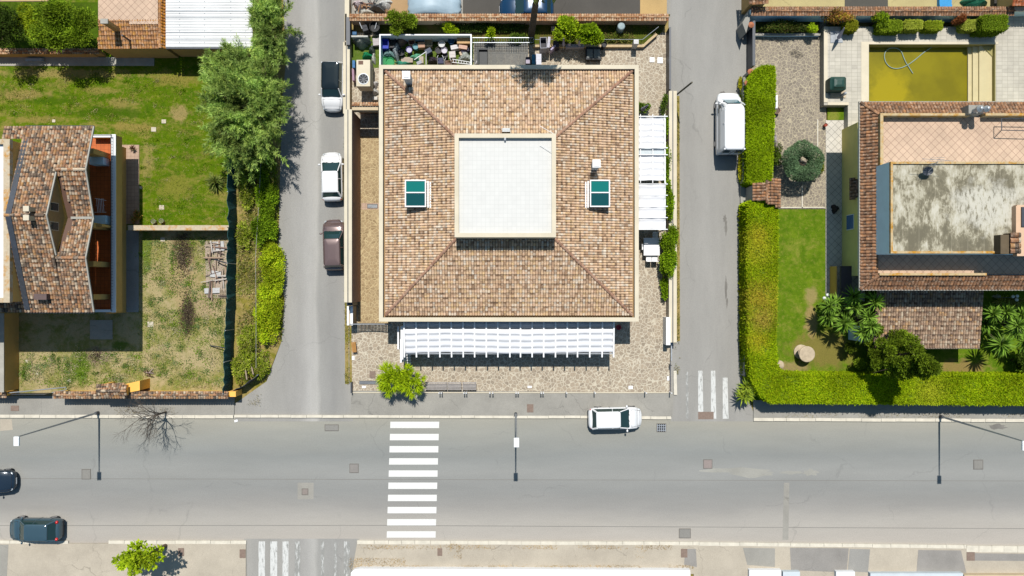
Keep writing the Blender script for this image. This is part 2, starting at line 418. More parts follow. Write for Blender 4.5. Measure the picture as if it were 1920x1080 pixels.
def lawn_extra(t, col):
    for e, c in (((130,138,150,11), A(178,156,96)), ((40,178,60,12), A(172,150,90)), ((330,150,50,14), A(160,146,70)), ((338,212,22,18), A(190,164,110)), ((225,195,22,14), A(168,150,84)), ((190,170,40,8), A(165,150,80)), ((250,238,60,10), A(170,150,80)), ((278,300,14,40), A(178,160,96)), ((330,350,40,30), A(150,146,60)), ((70,225,60,8), A(165,148,80)), ((210,212,90,12), A(70,104,0)), ((100,190,60,9), A(72,106,0))):
        col = t.mix(t.math('MULTIPLY', t.ellipse(*e, .35), .75), col, c)
    return col
MA['lawn'] = m_grass('lawn_ground', A(82,118,2), A(112,136,10), A(172,154,84), .51, lawn_extra, (.6,1.3,1))
def lawn2_extra(t, col):
    for e, c in (((1545,655,75,45), A(150,132,72)), ((1520,600,14,40), A(190,160,110)), ((1480,690,40,14), A(180,155,110)), ((1800,690,60,20), A(170,140,90)), ((1520,555,14,20), A(185,165,110))):
        col = t.mix(t.math('MULTIPLY', t.ellipse(*e), .8), col, c)
    return col
MA['lawn2'] = m_grass('green_lawn_ground', A(92,128,14), A(122,150,28), A(160,160,70), .54, lawn2_extra)
MA['verge'] = m_grass('verge_ground', A(130,130,40), A(165,150,70), A(190,165,110), .42)
MA['bed'] = m_grass('garden_bed_ground', A(80,95,25), A(105,115,35), A(125,105,65), .45)

# ---------- colour palettes ----------
PAL_MAIN = ([A(238,202,162), A(246,210,176), A(252,234,210), A(220,180,144), A(170,138,110), A(240,202,150)], [.28,.22,.16,.15,.14,.07])
PAL_MAIN = ([sc4(q, k) for q, k in zip(PAL_MAIN[0], (1.16,1.14,1.1,1.16,1.2,1.16))], PAL_MAIN[1])
PAL_LEFT = ([A(196,144,106), A(212,168,128), A(240,218,188), A(134,114,98), A(106,94,84), A(214,162,108)], [.24,.16,.14,.24,.14,.08])
PAL_ORNG = ([A(222,160,96), A(210,150,100), A(232,170,80), A(190,140,100), A(228,170,120)], [.3,.25,.1,.2,.15])
PAL_RED = ([A(176,130,98), A(158,116,88), A(196,146,108), A(128,100,80), A(206,146,100)], [.3,.25,.2,.15,.1])
PAL_PORCH = ([A(208,176,146), A(186,154,128), A(232,212,184), A(160,132,110), A(232,184,130), A(140,114,98)], [.26,.22,.16,.16,.08,.12])
PAL_COP = ([A(205,150,105), A(225,180,140), A(185,125,85), A(240,205,165)], [.3,.3,.2,.2])
def pick(pal, n, jit=.12):
    c = np.array([p[:3] for p in pal[0]]); i = RNG.choice(len(c), n, p=np.array(pal[1])/sum(pal[1]))
    return c[i] * (1 + RNG.uniform(-jit, jit, (n, 1)))
def tile_poly(mb, pts, pal, pu=.2, pv=.34, amp=.05, lift=.03):
    P = [np.array(p, float) for p in pts]; U = P[1]-P[0]; U /= np.linalg.norm(U)
    N = np.cross(U, P[2]-P[1]); N /= np.linalg.norm(N)
    if N[2] < 0: N = -N
    Vv = np.cross(N, U)
    q = [(np.dot(p-P[0], U), np.dot(p-P[0], Vv)) for p in P]
    if max(b for a, b in q) < .01: Vv = -Vv; q = [(a, -b) for a, b in q]
    u0 = min(a for a, b in q); u1 = max(a for a, b in q); n = max(1, round((u1-u0)/pu)); pu = (u1-u0)/n
    T = []
    for i in range(n):
        u = u0 + (i+.5)*pu; vs = []
        for k in range(len(q)):
            (a, b), (c, d) = q[k], q[(k+1) % len(q)]
            if (a-u)*(c-u) < 0: vs.append(b + (d-b)*(u-a)/(c-a))
        if len(vs) < 2: continue
        va, vb = min(vs), max(vs); v = math.floor(va/pv)*pv
        while v < vb - .04:
            lo = max(v, va)
            T.append((u, lo, min(v+pv+.03, vb))); v += pv
    T = np.array(T); n = len(T); s5 = np.array([-.5, -.33, 0, .33, .5])*pu; h5 = np.array([-.35, .66, 1, .66, -.35])*amp*1.25
    jit = RNG.uniform(-.006, .006, n); rings = []
    for f, ws, hs, lf in ((0, 1, 1, lift), (.5, .96, .93, lift*.5), (1, .9, .85, 0)):
        v = T[:,1] + (T[:,2]-T[:,1])*f
        rings.append(P[0] + (T[:,0:1, None] + s5[None,:,None]*ws)*U + v[:,None,None]*Vv + (h5[None,:,None]*hs + lf + jit[:,None,None])*N)
    V = np.concatenate(rings, 1).reshape(-1, 3)
    f = np.array([[j+5*r, j+1+5*r, j+6+5*r, j+5+5*r] for r in range(2) for j in range(4)]); F = (np.arange(n)[:,None,None]*15 + f[None]).reshape(-1, 4)
    C = pick(pal, n); C2 = pick(pal, n); Cl = C*.75 + C2*.3; Ch = C2*.85*RNG.uniform(.7, 1.12, (n, 1))
    CC = np.concatenate([np.repeat(Cl[:,None], 4, 1), np.repeat(Ch[:,None], 4, 1)], 1).reshape(-1, 3); mb.add(V, F, CC)
    mb.F.append(np.arange(n)[:,None]*15 + np.array([0,4,3,2,1]) + (mb.n - len(V))); mb.C.append(C*.8); mb.M.append(np.zeros(n))
    return mb
def ridge(mb, p, q, pal, r=.11, step=.38):
    p, q = Vector(p), Vector(q); L = (q-p).length; n = max(1, round(L/step)); d = (q-p)/n
    C = pick(pal, n)
    for i in range(n): mb.tube(p+d*i, p+d*(i+1.08), r*1.08, r*.88, 8, C[i])
    return mb
def coping_tiles(mb, p, q, width, pal, over=.0):     # tiled wall coping laid across the wall
    p, q = Vector(p), Vector(q); d = (q-p).normalized(); s_ = Vector((-d.y, d.x, 0))
    a, b, c, e = p - s_*width/2, q - s_*width/2, q + s_*.02, p + s_*.02
    up = Vector((0, 0, width*.16))
    tile_poly(mb, [a, b, c+up, e+up], pal, .2, width*.55, .045)
    a, b, c, e = q + s_*width/2, p + s_*width/2, p - s_*.02, q - s_*.02
    tile_poly(mb, [a, b, c+up, e+up], pal, .2, width*.55, .045)
    ridge(mb, p+up*1.1, q+up*1.1, pal, .07, .3)
    return mb
# ================= GROUND =================
def poly(*pts): return [(GX(a), GY(b)) for a, b in pts]
def ground(name, pts, z, mat, z0=None, bump=None):
    m = MB()
    if z0 is None: m.sheet(poly(*pts), z)
    else: m.prism(poly(*pts), z0, z)
    return tag(m.build(name, mat), kind='structure')
ground('ground', [(-9000,-9000),(11000,-9000),(11000,9000),(-9000,9000)], -.03, MA['verge'])
ground('main_road', [(-2500,772),(4400,784),(4400,1042),(-2500,1016)], .004, MA['road'])
ground('side_lane', [(520,-900),(652,-900),(655,715),(664,730),(662,790),(440,790),(440,757),(500,715),(528,640),(522,470),(530,120)], .008, MA['lane'])
ground('side_lane', [(1248,-900),(1400,-900),(1400,735),(1418,790),(1258,790)], .008, MA['lane'])
ground('side_lane', [(458,1010),(674,1010),(660,1070),(658,1900),(462,1900)], .008, MA['lane'])
# pavements (raised slabs)
ground('pavement', [(-900,742),(440,742),(440,779),(-900,777)], .12, MA['pave_old'], -.02)
ground('pavement', [(660,732),(1262,735),(1260,780),(658,780)], .12, MA['pave_old'], -.02)
ground('pavement', [(1412,750),(3200,752),(3200,788),(1412,784)], .12, MA['pave_old'], -.02)
ground('pavement', [(-900,1018),(462,1018),(462,1500),(-900,1500)], .12, MA['pave_conc'], -.02)
ground('pavement', [(670,1019),(1300,1020),(1300,1075),(660,1075)], .12, MA['pave_conc'], -.02)
ground('pavement', [(1300,1021),(3000,1034),(3000,1300),(1300,1300)], .118, MA['pave_conc'], -.02)
for q, mt in (([(1284,1028),(1304,1028),(1306,1062),(1282,1058)],'pave_dark'), ([(1480,1026),(1590,1027),(1586,1072),(1482,1068)],'pave_dark'),
          ([(1592,1028),(1630,1029),(1626,1072),(1588,1070)],'lane'), ([(1720,1030),(1800,1031),(1812,1080),(1716,1080)],'pave_dark'),
          ([(1825,1036),(2100,1040),(2100,1052),(1822,1050)],'pave_dark'), ([(1392,1026),(1452,1027),(1452,1062),(1400,1058)],'pave_old'), ([(-40,1020),(18,1020),(14,1100),(-40,1100)],'pave_old')):
    ground('pavement_patch', q, .126, MA[mt])
def kerb(x0, y0, x1, y1, w=6, seed=0):
    m = MB(); n = max(1, int(abs(x1-x0)/34)); rr = random.Random(seed+int(x0))
    a = x0; 
    while a < x1 - 4:
        b = min(x1, a + rr.uniform(22, 40)); t0 = (a-x0)/(x1-x0); t1 = (b-x0)/(x1-x0)
        ya = y0+(y1-y0)*t0; yb = y0+(y1-y0)*t1; k = rr.uniform(.92, 1.02)
        j = rr.uniform(-.3, .3)
        m.prism(poly((a+.25, ya+j),(b-.25, yb+j),(b-.25, yb+w+j),(a+.25, ya+w+j)), -.02, .135+rr.uniform(-.004,.004)); a = b
    return tag(m.build('kerb', MA['kerb']), kind='structure')
kerb(-700, 775, 440, 778); kerb(440, 777.5, 1103, 779, 5); kerb(1103, 779.5, 1258, 780, 5.5); kerb(1412, 783, 3000, 789, 6)
kerb(-700, 1009, 130, 1013, 5.5); kerb(205, 1012.5, 463, 1013, 6); kerb(670, 1012.5, 1310, 1015, 6.5); kerb(1310, 1015.5, 1810, 1021, 6.5); kerb(1810, 1022, 2900, 1032, 12)
m = MB(); m.prism(poly((1262,695),(1268,695),(1269,740),(1263,740)), 0, .13); tag(m.build('kerb', MA['kerb']), kind='structure')
# road markings
m = MB()
for i in range(10):
    y = 790.6 + 22.82*i; sx = -.72*i
    m.sheet(poly((732+sx, y), (823.5+sx, y), (823.2+sx, y+12), (731.6+sx, y+12)), .012)
tag(m.build('crosswalk_marking', MA['paint']), kind='structure')
m = MB()
for a, b in ((485,497),(507,520),(530,541)): m.sheet(poly((a,1015),(b,1015),(b-1,1300),(a-1,1300)), .014)
tag(m.build('crosswalk_marking', MA['paint_mid']), kind='structure')
m = MB()
for a, b in ((553,563),(602,608),(627,632),(645,656)):
    m.sheet(poly((a,1015),(b,1015),(b-1,1300),(a-1,1300)), .014)
tag(m.build('crosswalk_marking', MA['paint_worn']), kind='structure')
m = MB()
m.sheet(poly((1286,697),(1290,697),(1291,785),(1286,785)), .014); tag(m.build('crosswalk_marking', MA['paint_worn']), kind='structure'); m = MB()
for a, b, y in ((1309,1319,695),(1333,1343,695),(1355,1366,708)):
    m.sheet(poly((a,y),(b-2,y),(b,785),(a,785)), .014)
tag(m.build('crosswalk_marking', MA['paint_mid']), kind='structure')
m = MB(); m.sheet(poly((1309,772),(1338,772),(1338,786),(1309,786)), .018); tag(m.build('pavement_patch', MA['rust']), kind='structure')
# asphalt repairs
for q, mt in (([(1470,905),(1480,905),(1478,1012),(1467,1012)],'pave_old'), ([(0,786),(22,786),(24,806),(0,808)],'pave_conc'), ([(558,905),(588,905),(588,936),(558,936)],'pave_old'),([(1316,775),(1440,775),(1440,790),(1316,790)],'lane')):
    ground('asphalt_patch', q, .0085, MA[mt])

# plots
ground('courtyard_stain', [(1478,98),(1490,94),(1503,100),(1505,108),(1495,111),(1482,105)], .104, m_paving('stained_paving', A(120,112,100), A(132,122,108), A(176,164,140), 3.3, .055))
ground('lawn', [(-900,-300),(440,-300),(436,432),(-900,432)], .05, MA['lawn'], -.02)
ground('dry_yard', [(-900,432),(436,432),(428,742),(-900,742)], .05, MA['yard'], -.02)
ground('verge', [(436,-300),(520,-300),(536,120),(516,300),(514,470),(534,560),(528,640),(500,712),(432,742),(440,432)], .045, MA['verge'], -.02)
ground('paved_yard', [(652,62),(1250,62),(1250,300),(1258,735),(661,735)], .1, MA['crazy'], -.02)
ground('paved_passage', [(676,256),(708,256),(730,256),(730,607),(672,607)], .106, MA['crazy_warm'])
ground('drain_strip', [(678,381),(740,381),(740,393),(678,393)], .11, MA['patiotile'])
ground('garden_bed', [(712,28),(1256,28),(1240,62),(1206,84),(1000,84),(712,84)], .14, MA['bed'], -.02)
ground('synthetic_turf', [(655,70),(888,66),(888,140),(712,140),(712,128),(655,128)], .112, m_grass('plastic_turf', A(96,122,40), A(112,136,52), A(150,146,100), .55))
ground('neighbour_yard', [(652,-300),(1256,-300),(1256,30),(652,30)], .06, MA['pave_old'], -.02)
ground('neighbour_asphalt', [(868,-200),(1200,-200),(1200,28),(868,28)], .064, m_asphalt('dark_asphalt', A(102,98,92)))
ground('neighbour_paving', [(1200,-200),(1250,-200),(1250,28),(1200,28)], .068, m_asphalt('tan_paving', A(226,190,130)))
ground('neighbour_paving', [(730,-200),(770,-200),(770,28),(730,28)], .07, m_asphalt('tan_paving_b', A(206,170,125)))
ground('verge_strip', [(1264,180),(1274,180),(1275,640),(1268,640)], .012, MA['verge'])
ground('verge_strip', [(646,30),(653,30),(654,720),(647,720)], .012, MA['verge'])
ground('courtyard_paving', [(1400,40),(1548,40),(1548,392),(1400,392)], .1, MA['crazy_grey'], -.02)
ground('green_lawn', [(1400,392),(2400,392),(2400,750),(1400,750)], .06, MA['lawn2'], -.02)
ground('garden_bed', [(1414,30),(1535,30),(1535,62),(1414,62)], .16, MA['bed'], 0)
ground('side_path', [(1547,226),(1620,226),(1620,565),(1547,565)], .13, MA['diamond'], 0)
ground('garden_bed', [(1550,192),(1582,192),(1582,226),(1550,226)], .15, MA['lawn2'], 0)
ground('north_yard', [(1400,-300),(2400,-300),(2400,30),(1400,30)], .06, m_asphalt('tan_yard', A(214,196,140)), -.02)
ground('north_asphalt', [(1583,-200),(1664,-200),(1664,20),(1583,20)], .066, m_asphalt('dark_yard_asphalt', A(100,96,88)))
ground('patio', [(226,272),(262,272),(262,420),(226,420)], .1, MA['patiotile'], 0)
ground('concrete_path', [(214,432),(261,432),(261,585),(214,585)], .1, m_asphalt('path_concrete', A(175,178,176)), 0)
ground('concrete_pad', [(170,600),(212,600),(212,636),(170,636)], .1, m_asphalt('pad_concrete', A(200,195,180)), 0)
ground('concrete_channel', [(-400,108),(290,108),(290,124),(-400,124)], .1, MA['concrete'], 0)
ground('tan_path', [(-300,-60),(100,-60),(100,3),(-300,5)], .1, m_asphalt('tan_path_m', A(225,190,150)), 0)
ground('dark_lawn', [(-300,5),(186,5),(186,96),(-300,96)], .075, m_grass('dark_lawn_ground', A(75,100,14), A(90,120,20), A(110,120,40), .7))
ground('yard_slabs', [(385,452),(430,452),(430,560),(388,558)], .09, m_asphalt('slab_concrete', A(205,185,165)), 0)

# manhole covers and drains
MA['cover_rim'] = m_plain('cover_rim', A(140,134,126), .9, .1, 5)
def cover(px, py, w, h, mat, label, z=.02, frame=True, name='manhole_cover', group=None, cat='manhole cover'):
    t = thing(name, label, cat, (GX(px), GY(py), z-.01), group=group)
    a, b = w*M1/2, h*M1/2; x, y = GX(px), GY(py)
    m = MB(); m.box(x-a, x+a, y-b, y+b, z-.01, z+.012); m.build('lid', mat, t)
    if frame:
        m = MB()
        for q in ((x-a-.05,x+a+.05,y-b-.05,y-b-.012),(x-a-.05,x+a+.05,y+b+.012,y+b+.05),(x-a-.05,x-a-.012,y-b-.012,y+b+.012),(x+a+.012,x+a+.05,y-b-.012,y+b+.012)): m.box(*q, z-.01, z+.006)
        m.build('frame', MA['cover_rim'], t)
    return t
mg = m_asphalt('cover_filled', A(166,163,156)); mgl = m_asphalt('cover_grey', A(172,166,160))
cover(162, 889, 15, 17, mg, 'faint grey square manhole in the road below the left street lamp shadow')
cover(664, 878, 15, 15, mgl, 'square grey manhole with cross marks in the road left of the big crosswalk')
cover(572, 922, 10, 10, m_asphalt('cover_pink', A(170,158,150)), 'small pinkish manhole inside a pale asphalt patch on the road')
cover(622, 802, 24, 10, mg, 'long faint grey cover in the road close to the top kerb')
cover(1327, 870, 15, 15, m_asphalt('cover_pink2', A(172,158,152)), 'pinkish square manhole in the middle of the road right of the parked white hatchback')
cover(1834, 871, 16, 16, mg, 'faint grey manhole in the road right of the right lamp shadow')
cover(1284, 1000, 20, 16, mg, 'faint rectangular cover in the road near the bottom kerb')
for px, py, w, h, l in ((30,765,15,10,'brown cover in the pavement beneath the left garden gate'), (341,1034,11,15,'brown cover in the pavement right of the bright green street tree'),
    (456,1037,11,16,'brown cover at the right end of the lower left pavement'), (825,1034,9,14,'brown cover in the lower pavement beside a tuft of dry grass'),
    (994,765,12,15,'brown cover in the pavement left of the parked white hatchback'), (1282,1036,12,16,'brown cover beside a grey patch in the lower pavement'),
    (1818,1042,15,16,'brown cover beside dark asphalt at the lower right corner'), (699,702,11,13,'brown cover in the crazy paving left of the round palm bush')):
    cover(px, py, w, h, MA['rust'], l, .135, False)
t = cover(1240, 802, 16, 14, MA['black'], 'black iron drain grate in the gutter right of the parked white hatchback', .016, True, 'drain_grate', None, 'drain')
m = MB(); x, y = GX(1240), GY(802)
for i in range(-2, 3): m.box(x+i*.16-.025, x+i*.16+.025, y-.3, y+.3, .03, .045)
for i in range(-1, 2): m.box(x-.36, x+.36, y+i*.2-.025, y+i*.2+.025, .0455, .05)
m.build('grille', MA['metal_gr'], t)
t = cover(692, 717, 34, 5, MA['black'], 'long dark drain grate in the crazy paving left of the round palm bush', .115, True, 'drain_grate', None, 'drain')
m = MB()
for i in range(17): m.box(GX(675.5+i*2)-.02, GX(675.5+i*2)+.02, GY(719.5), GY(714.5), .128, .14)
m.build('grille', MA['metal_gr'], t)
t = cover(699, 387, 18, 6, MA['black'], 'short dark drain grate across the narrow paved passage', .122, True, 'drain_grate', None, 'drain')
m = MB()
for i in range(9): m.box(GX(691+i*2)-.02, GX(691+i*2)+.02, GY(390), GY(384), .135, .147)
m.build('grille', MA['metal_gr'], t)
mc = m_plain('pale_cover', A(240,228,205), .85, .08, 3)
for px, py, w, l in ((102,227,6,'small pale slab in the lawn above the left tiled roof'), (308,228,8,'pale square cover in the lawn, upper one of the close pair'),
    (289,243,9,'pale square cover in the lawn, lower one of the close pair'), (265,352,5,'small pale slab touching the shaded patio edge'), (304,389,9,'pale square cover in the lawn just above the lichened garden wall'),
    (306,449,8,'pale cover in the dry yard at the edge of the wall shadow'), (283,608,11,'pale square cover alone in the middle of the dry yard'), (51,677,5,'small pale cover in the dry yard beside the long tan wall'),
    (70,701,4,'tiny pale cover in the dry yard near the dark gate'), (131,713,6,'pale cover in the dry yard left of the tiled gate canopy')):
    cover(px, py, w, w*.9, mc, l, .075, False, 'inspection_cover', 'pale inspection covers in the left gardens', 'cover')
for px, py, w, h, l in ((1237,114,10,11,'white square drain cover in the paving by the top right corner of the villa'), (1222,113,9,9,'cream square drain cover left of the white one near the villa corner'),
    (993,725,8,4,'small white cover in the paving below the middle of the veranda'), (1182,726,8,6,'small white cover in the paving above the parked white hatchback'), (1252,709,4,8,'narrow white cover at the right edge of the paving'),
    (663,671,5,7,'small white cover at the left edge of the paving near the bench'), (683,725,7,4,'small white cover below the long drain grate')):
    cover(px, py, w, h, MA['white'], l, .125, False, 'drain_cover', None, 'cover')
# litter
for px, py, l in ((443,789,'scrap of white litter on the road near the left lane mouth'),(700,779,'scrap of white litter on the kerb left of the crosswalk')):
    m = MB(); m.obox((GX(px), GY(py), .02), (.28,.18,.03), .3); tag(m.build('litter', MA['white']), l, 'litter')

# ================= WALLS AND FENCES =================
def wall_x(px0, px1, ypx, thick, h, mat, name, label, cap=None, capmat=None, z0=0.0, cat='wall', capw=.0):
    """wall running left-right; px/py are pixels of its top"""
    k = (HC-h)/1280; x0, x1 = (px0-960)*k, (px1-960)*k; y = (540-ypx)*k
    t = thing(name, label, cat, ((x0+x1)/2, y, 0)); m = MB(); m.box(x0, x1, y-thick/2, y+thick/2, z0, h-(.06 if cap else 0)); m.build('wall_body', mat, t)
    if cap == 'flat':
        m = MB(); m.box(x0-.02, x1+.02, y-thick/2-.03-capw, y+thick/2+.03+capw, h-.06, h); m.build('coping', capmat, t)
    elif cap:
        m = MB(); coping_tiles(m, (x0, y, h-.05), (x1, y, h-.05), thick+.22+capw, cap); m.build('tile_coping', MA['tile'], t)
    return t
def wall_y(xpx, py0, py1, thick, h, mat, name, label, cap=None, capmat=None, z0=0.0, cat='wall'):
    k = (HC-h)/1280; x = (xpx-960)*k; y0, y1 = (540-py1)*k, (540-py0)*k
    t = thing(name, label, cat, (x, (y0+y1)/2, 0)); m = MB(); m.box(x-thick/2, x+thick/2, y0, y1, z0, h-(.06 if cap else 0)); m.build('wall_body', mat, t)
    if cap:
        m = MB(); m.box(x-thick/2-.03, x+thick/2+.03, y0-.02, y1+.02, h-.06, h); m.build('coping', capmat, t)
    return t
# left gardens
wall_x(-300, 186, 96, .22, 1.0, MA['tanwall'], 'garden_wall', 'tan wall with pink tile coping behind the upper left lawn', PAL_COP)
wall_x(240, 430, 427, .34, 1.4, MA['tanwall'], 'garden_wall', 'lichened cream wall between the left lawn and the dry yard', 'flat', MA['lichen'])
wall_x(100, 428, 740.5, .26, 1.5, MA['yellow'], 'garden_wall', 'yellow street wall with terracotta coping below the dry yard', PAL_LEFT, capw=.08)
wall_x(-200, 12, 739, .26, 1.3, MA['yellow'], 'garden_wall', 'short yellow street wall at the left edge of the photo', PAL_LEFT, capw=.08)
wall_y(2, 588, 735, .38, 1.75, MA['ochre'], 'garden_wall', 'long ochre wall with grey top between the left gardens', 'flat', MA['concrete'])
t = thing('street_fence', 'low dark sliding gate in the street wall of the dry yard', 'gate', (GX(70), GY(735), 0))
k = (HC-1.1)/1280
def L(px, py, h): return tuple(W(px, py, h))
m = MB(); m.box(GX(36), GX(100), GY(737), GY(736), .12, .95); m.build('gate_panel', MA['metal_dk'], t)
m = MB(); m.tube(L(14,737,1.1), L(124,726,1.1), .045); m.tube(L(98,736,1.1), L(124,731,1.1), .04); m.tube(L(98,736,1.1), L(98,736,.2), .04); m.tube(L(124,729,1.1), L(124,729,.2), .04); m.build('gate_rail', MA['metal_gr'], t)
# tiled gate canopy
t = thing('gate_canopy', 'little tiled canopy over the yellow garden gate pillar on the street', 'canopy', (GX(205), GY(720), 0))
for a_, b_ in ((183,190),(228,236)): m = MB(); m.box(*R(a_,722,b_,742,2.0), 0, 1.95); m.build('pillar', MA['yellow'], t)
m = MB(); tile_poly(m, [L(181,746,1.95), L(236,746,1.95), L(236,733,2.25), L(181,733,2.25)], PAL_LEFT); tile_poly(m, [L(236,718,1.95), L(181,721,1.95), L(181,733,2.25), L(236,733,2.25)], PAL_LEFT)
ridge(m, L(181,733,2.27), L(236,733,2.27), PAL_LEFT); m.build('canopy_roof', MA['tile'], t)
t = thing('garden_wall', 'short yellow return wall right of the tiled gate canopy', 'wall', (GX(250), GY(728), 0))
m = MB(); m.prism([W(236,720,1.6)[:2], W(262,714,1.6)[:2], W(262,732,1.6)[:2], W(236,737,1.6)[:2]], 0, 1.6); m.build('wall_body', MA['yellow'], t)
# green net fence
def fence(pts, h, name, label, mat, postmat, step=2.2, cat='fence', wavy=.05, panel='panel'):
    b = (sum(p[0] for p in pts)/len(pts), sum(p[1] for p in pts)/len(pts))
    t = thing(name, label, cat, (GX(b[0]), GY(b[1]), 0)); m = MB(); posts = []
    rr = random.Random(len(pts)*7+int(pts[0][0]))
    for (a, b_), (c, d) in zip(pts[:-1], pts[1:]):
        p = Vector((GX(a), GY(b_), 0)); q = Vector((GX(c), GY(d), 0)); Ln = (q-p).length; n = max(1, int(Ln/.35)); prev = None
        nn = Vector((-(q-p).y, (q-p).x, 0)).normalized()
        for i in range(n+1):
            r = p.lerp(q, i/n); lo = r + nn*rr.uniform(-wavy*.3, wavy*.3); hi = r + nn*rr.uniform(-wavy, wavy) + Vector((0,0,h+rr.uniform(-.05,.05)*min(1,wavy*20)))
            th = nn*.015
            if prev:
                for s in (1, -1): m.quad(*[tuple(v) for v in ([prev[0]+th*s, lo+th*s, hi+th*s, prev[1]+th*s] if s > 0 else [lo+th*s, prev[0]+th*s, prev[1]+th*s, hi+th*s])])
                m.quad(tuple(prev[1]+th), tuple(hi+th), tuple(hi-th), tuple(prev[1]-th))
            prev = (lo, hi)
        np_ = max(1, round(Ln/step))
        for i in range(np_+1): posts.append(p.lerp(q, i/np_))
    m.build(panel, mat, t)
    for p in posts[:40]:
        mm = MB(); mm.tube(tuple(p), (p.x, p.y, h+.06), .035); mm.build('post', postmat, t)
    return t
fence([(443,300),(444,430),(442,560),(435,732)], 1.75, 'net_fence', 'leaning dark green windbreak net fence between the dry yard and the weedy verge', MA['net'], MA['metal_gr'], 2.4, wavy=.09, panel='net')
fence([(428,738),(462,722),(492,700)], 1.1, 'sheet_fence', 'dark leaning sheet metal fence at the lower end of the weedy verge', MA['metal_dk'], MA['metal_gr'], 1.6, panel='sheet')
for px, l in ((436,'short yellow stub wall at the corner of the green net fence'),):
    m = MB(); m.box(*R(428,734,442,744,1.3), 0, 1.3); tag(m.build('stub_wall', MA['yellow']), l, 'wall')

# central plot walls
def double_wall(xg0, xg1, y0, y1, h, inner, name, label, capmat, gap=True):
    """wall along the lane: ground-scale pixel x edges"""
    t = thing(name, label, 'wall', (GX((xg0+xg1)/2), GY((y0+y1)/2), 0)); a, b = GX(xg0), GX(xg1); c, d = GY(y1), GY(y0); w = b-a
    m = MB(); m.box(a, b, c, d, 0, h-.08); m.build('wall_body', inner, t)
    m = MB(); m.box(a-.03, a+w*.42, c, d, h-.08, h); m.build('coping', capmat, t); m = MB(); m.box(a+w*.56, b+.03, c, d, h-.08, h); m.build('coping', capmat, t)
    m = MB(); m.box(a+w*.42, a+w*.56, c+.01, d-.01, h-.08, h-.05); m.build('groove', MA['metal_dk'], t)
    return t
# tall wall: top pixels 646..659 at h 3.2
hh = 3.2; k = 1-hh/HC
double_wall(960+(646-960)*k, 960+(659-960)*k, 540+(205-540)*k, 540+(567-540)*k, hh, m_stucco('wall_inner', A(225,182,158)), 'lane_wall', 'tall pinkish wall with twin cream copings left of the square villa', MA['cream_cop'])
double_wall(649, 660, 86, 218, .9, MA['cream'], 'lane_wall', 'low cream wall with twin copings beside the heat pump yard', MA['cream_cop'])
t = wall_y(650.5, -200, 85, .3, .9, MA['cream'], 'lane_wall', 'narrow cream wall along the lane at the top left of the neighbour yard', 'flat', MA['cream_cop'])
t = thing('mesh_gate', 'dark mesh gate at the top of the lane wall left of the storage yard', 'gate', (GX(654), GY(56), 0))
m = MB(); m.box(*R(649,32,656,84,1.3), .9, 1.3); m.box(GX(652), GX(655), GY(84), GY(34), 0, .9); m.build('gate_panel', MA['metal_dk'], t)
hh = 1.5; k = 1-hh/HC
t = thing('lane_wall', 'short white wall with bars between tall wall and veranda gate', 'wall', (GX(660), GY(590), 0))
m = MB(); m.box(*R(651,574,661,610,1.5), 0, 1.42); m.build('wall_body', MA['cream'], t)
m = MB(); m.box(*R(650.5,574,654.5,610,1.5), 1.42, 1.5); m.box(*R(657,574,661.5,610,1.5), 1.42, 1.5); m.build('coping', MA['white'], t)
m = MB(); m.box(*R(650,567,661,573,2.2), 0, 2.2); tag(m.build('gate_post', MA['metal_dk']), 'dark square post at the lower end of the tall lane wall', 'post')
# lintel / carport wall across the passage
t = thing('passage_lintel', 'cream lintel roof across the narrow passage below the heat pump', 'lintel', (GX(684), GY(200), 0))
m = MB(); m.box(*R(660,197,709,206.5,3.0), 2.3, 3.0); m.build('beam', MA['cream'], t)
m = MB(); tile_poly(m, [L(660,193,2.9), L(709,193,2.9), L(709,199,3.1), L(660,199,3.1)], PAL_COP); m.build('tiles', MA['tile'], t)
m = MB(); m.box(GX(676), GX(729), GY(214), GY(210), 0, 2.3); m.build('back_wall', m_stucco('passage_wall', A(190,160,130)), t)
# veranda side gate
t = thing('metal_gate', 'dark slatted metal gate across the passage left of the veranda', 'gate', (GX(700), GY(606), 0))
m = MB()
x0, x1, y = GX(664), GX(732), GY(606)
for i in range(26): m.box(x0+(x1-x0)*i/26+.01, x0+(x1-x0)*(i+.8)/26, y-.015, y+.015, .15, 1.5 - .18*math.sin(PI*i/25))
m.build('slat_panel', MA['metal_dk'], t)
m = MB(); m.path([(x0+(x1-x0)*i/12, y, 1.55-.18*math.sin(PI*i/12)) for i in range(13)], .04); m.tube((x0,y,0),(x0,y,1.6),.05); m.tube((x1,y,0),(x1,y,1.7),.06); m.build('gate_frame', MA['metal_gr'], t)
# right-hand lane walls
double_wall(1249, 1262, 178, 640, 1.15, m_stucco('wall_right_inner', A(235,222,205)), 'lane_wall', 'low white wall with twin cream copings right of the square villa', MA['cream_cop'])
t = thing('sliding_gate', 'white slotted sliding gate leaf at the lower right of the villa wall', 'gate', (GX(1250), GY(620), 0))
m = MB(); m.box(*R(1249,595,1257,647,1.3), .1, 1.3); m.build('gate_panel', MA['white'], t)
m = MB(); m.box(GX(1255.5), GX(1257.5), GY(675), GY(640), .1, .5); m.build('gate_rail', MA['metal_gr'], t)
m = MB(); m.box(GX(1248), GX(1251.5), GY(176), GY(62), .1, 1.3); tag(m.build('mesh_fence', MA['metal_dk']), 'tall black mesh fence beside the lane at the upper right of the villa paving', 'fence')
m = MB(); m.tube((GX(1262), GY(183), 0), (GX(1297)*.93, GY(155)*.93-.0, 4.0), .07); 
tag(m.build('leaning_pole', m_plain('grey_pole', A(120,112,95), .9, .2, 4)), 'grey leaning wooden pole rising from the wall over the right lane', 'pole')
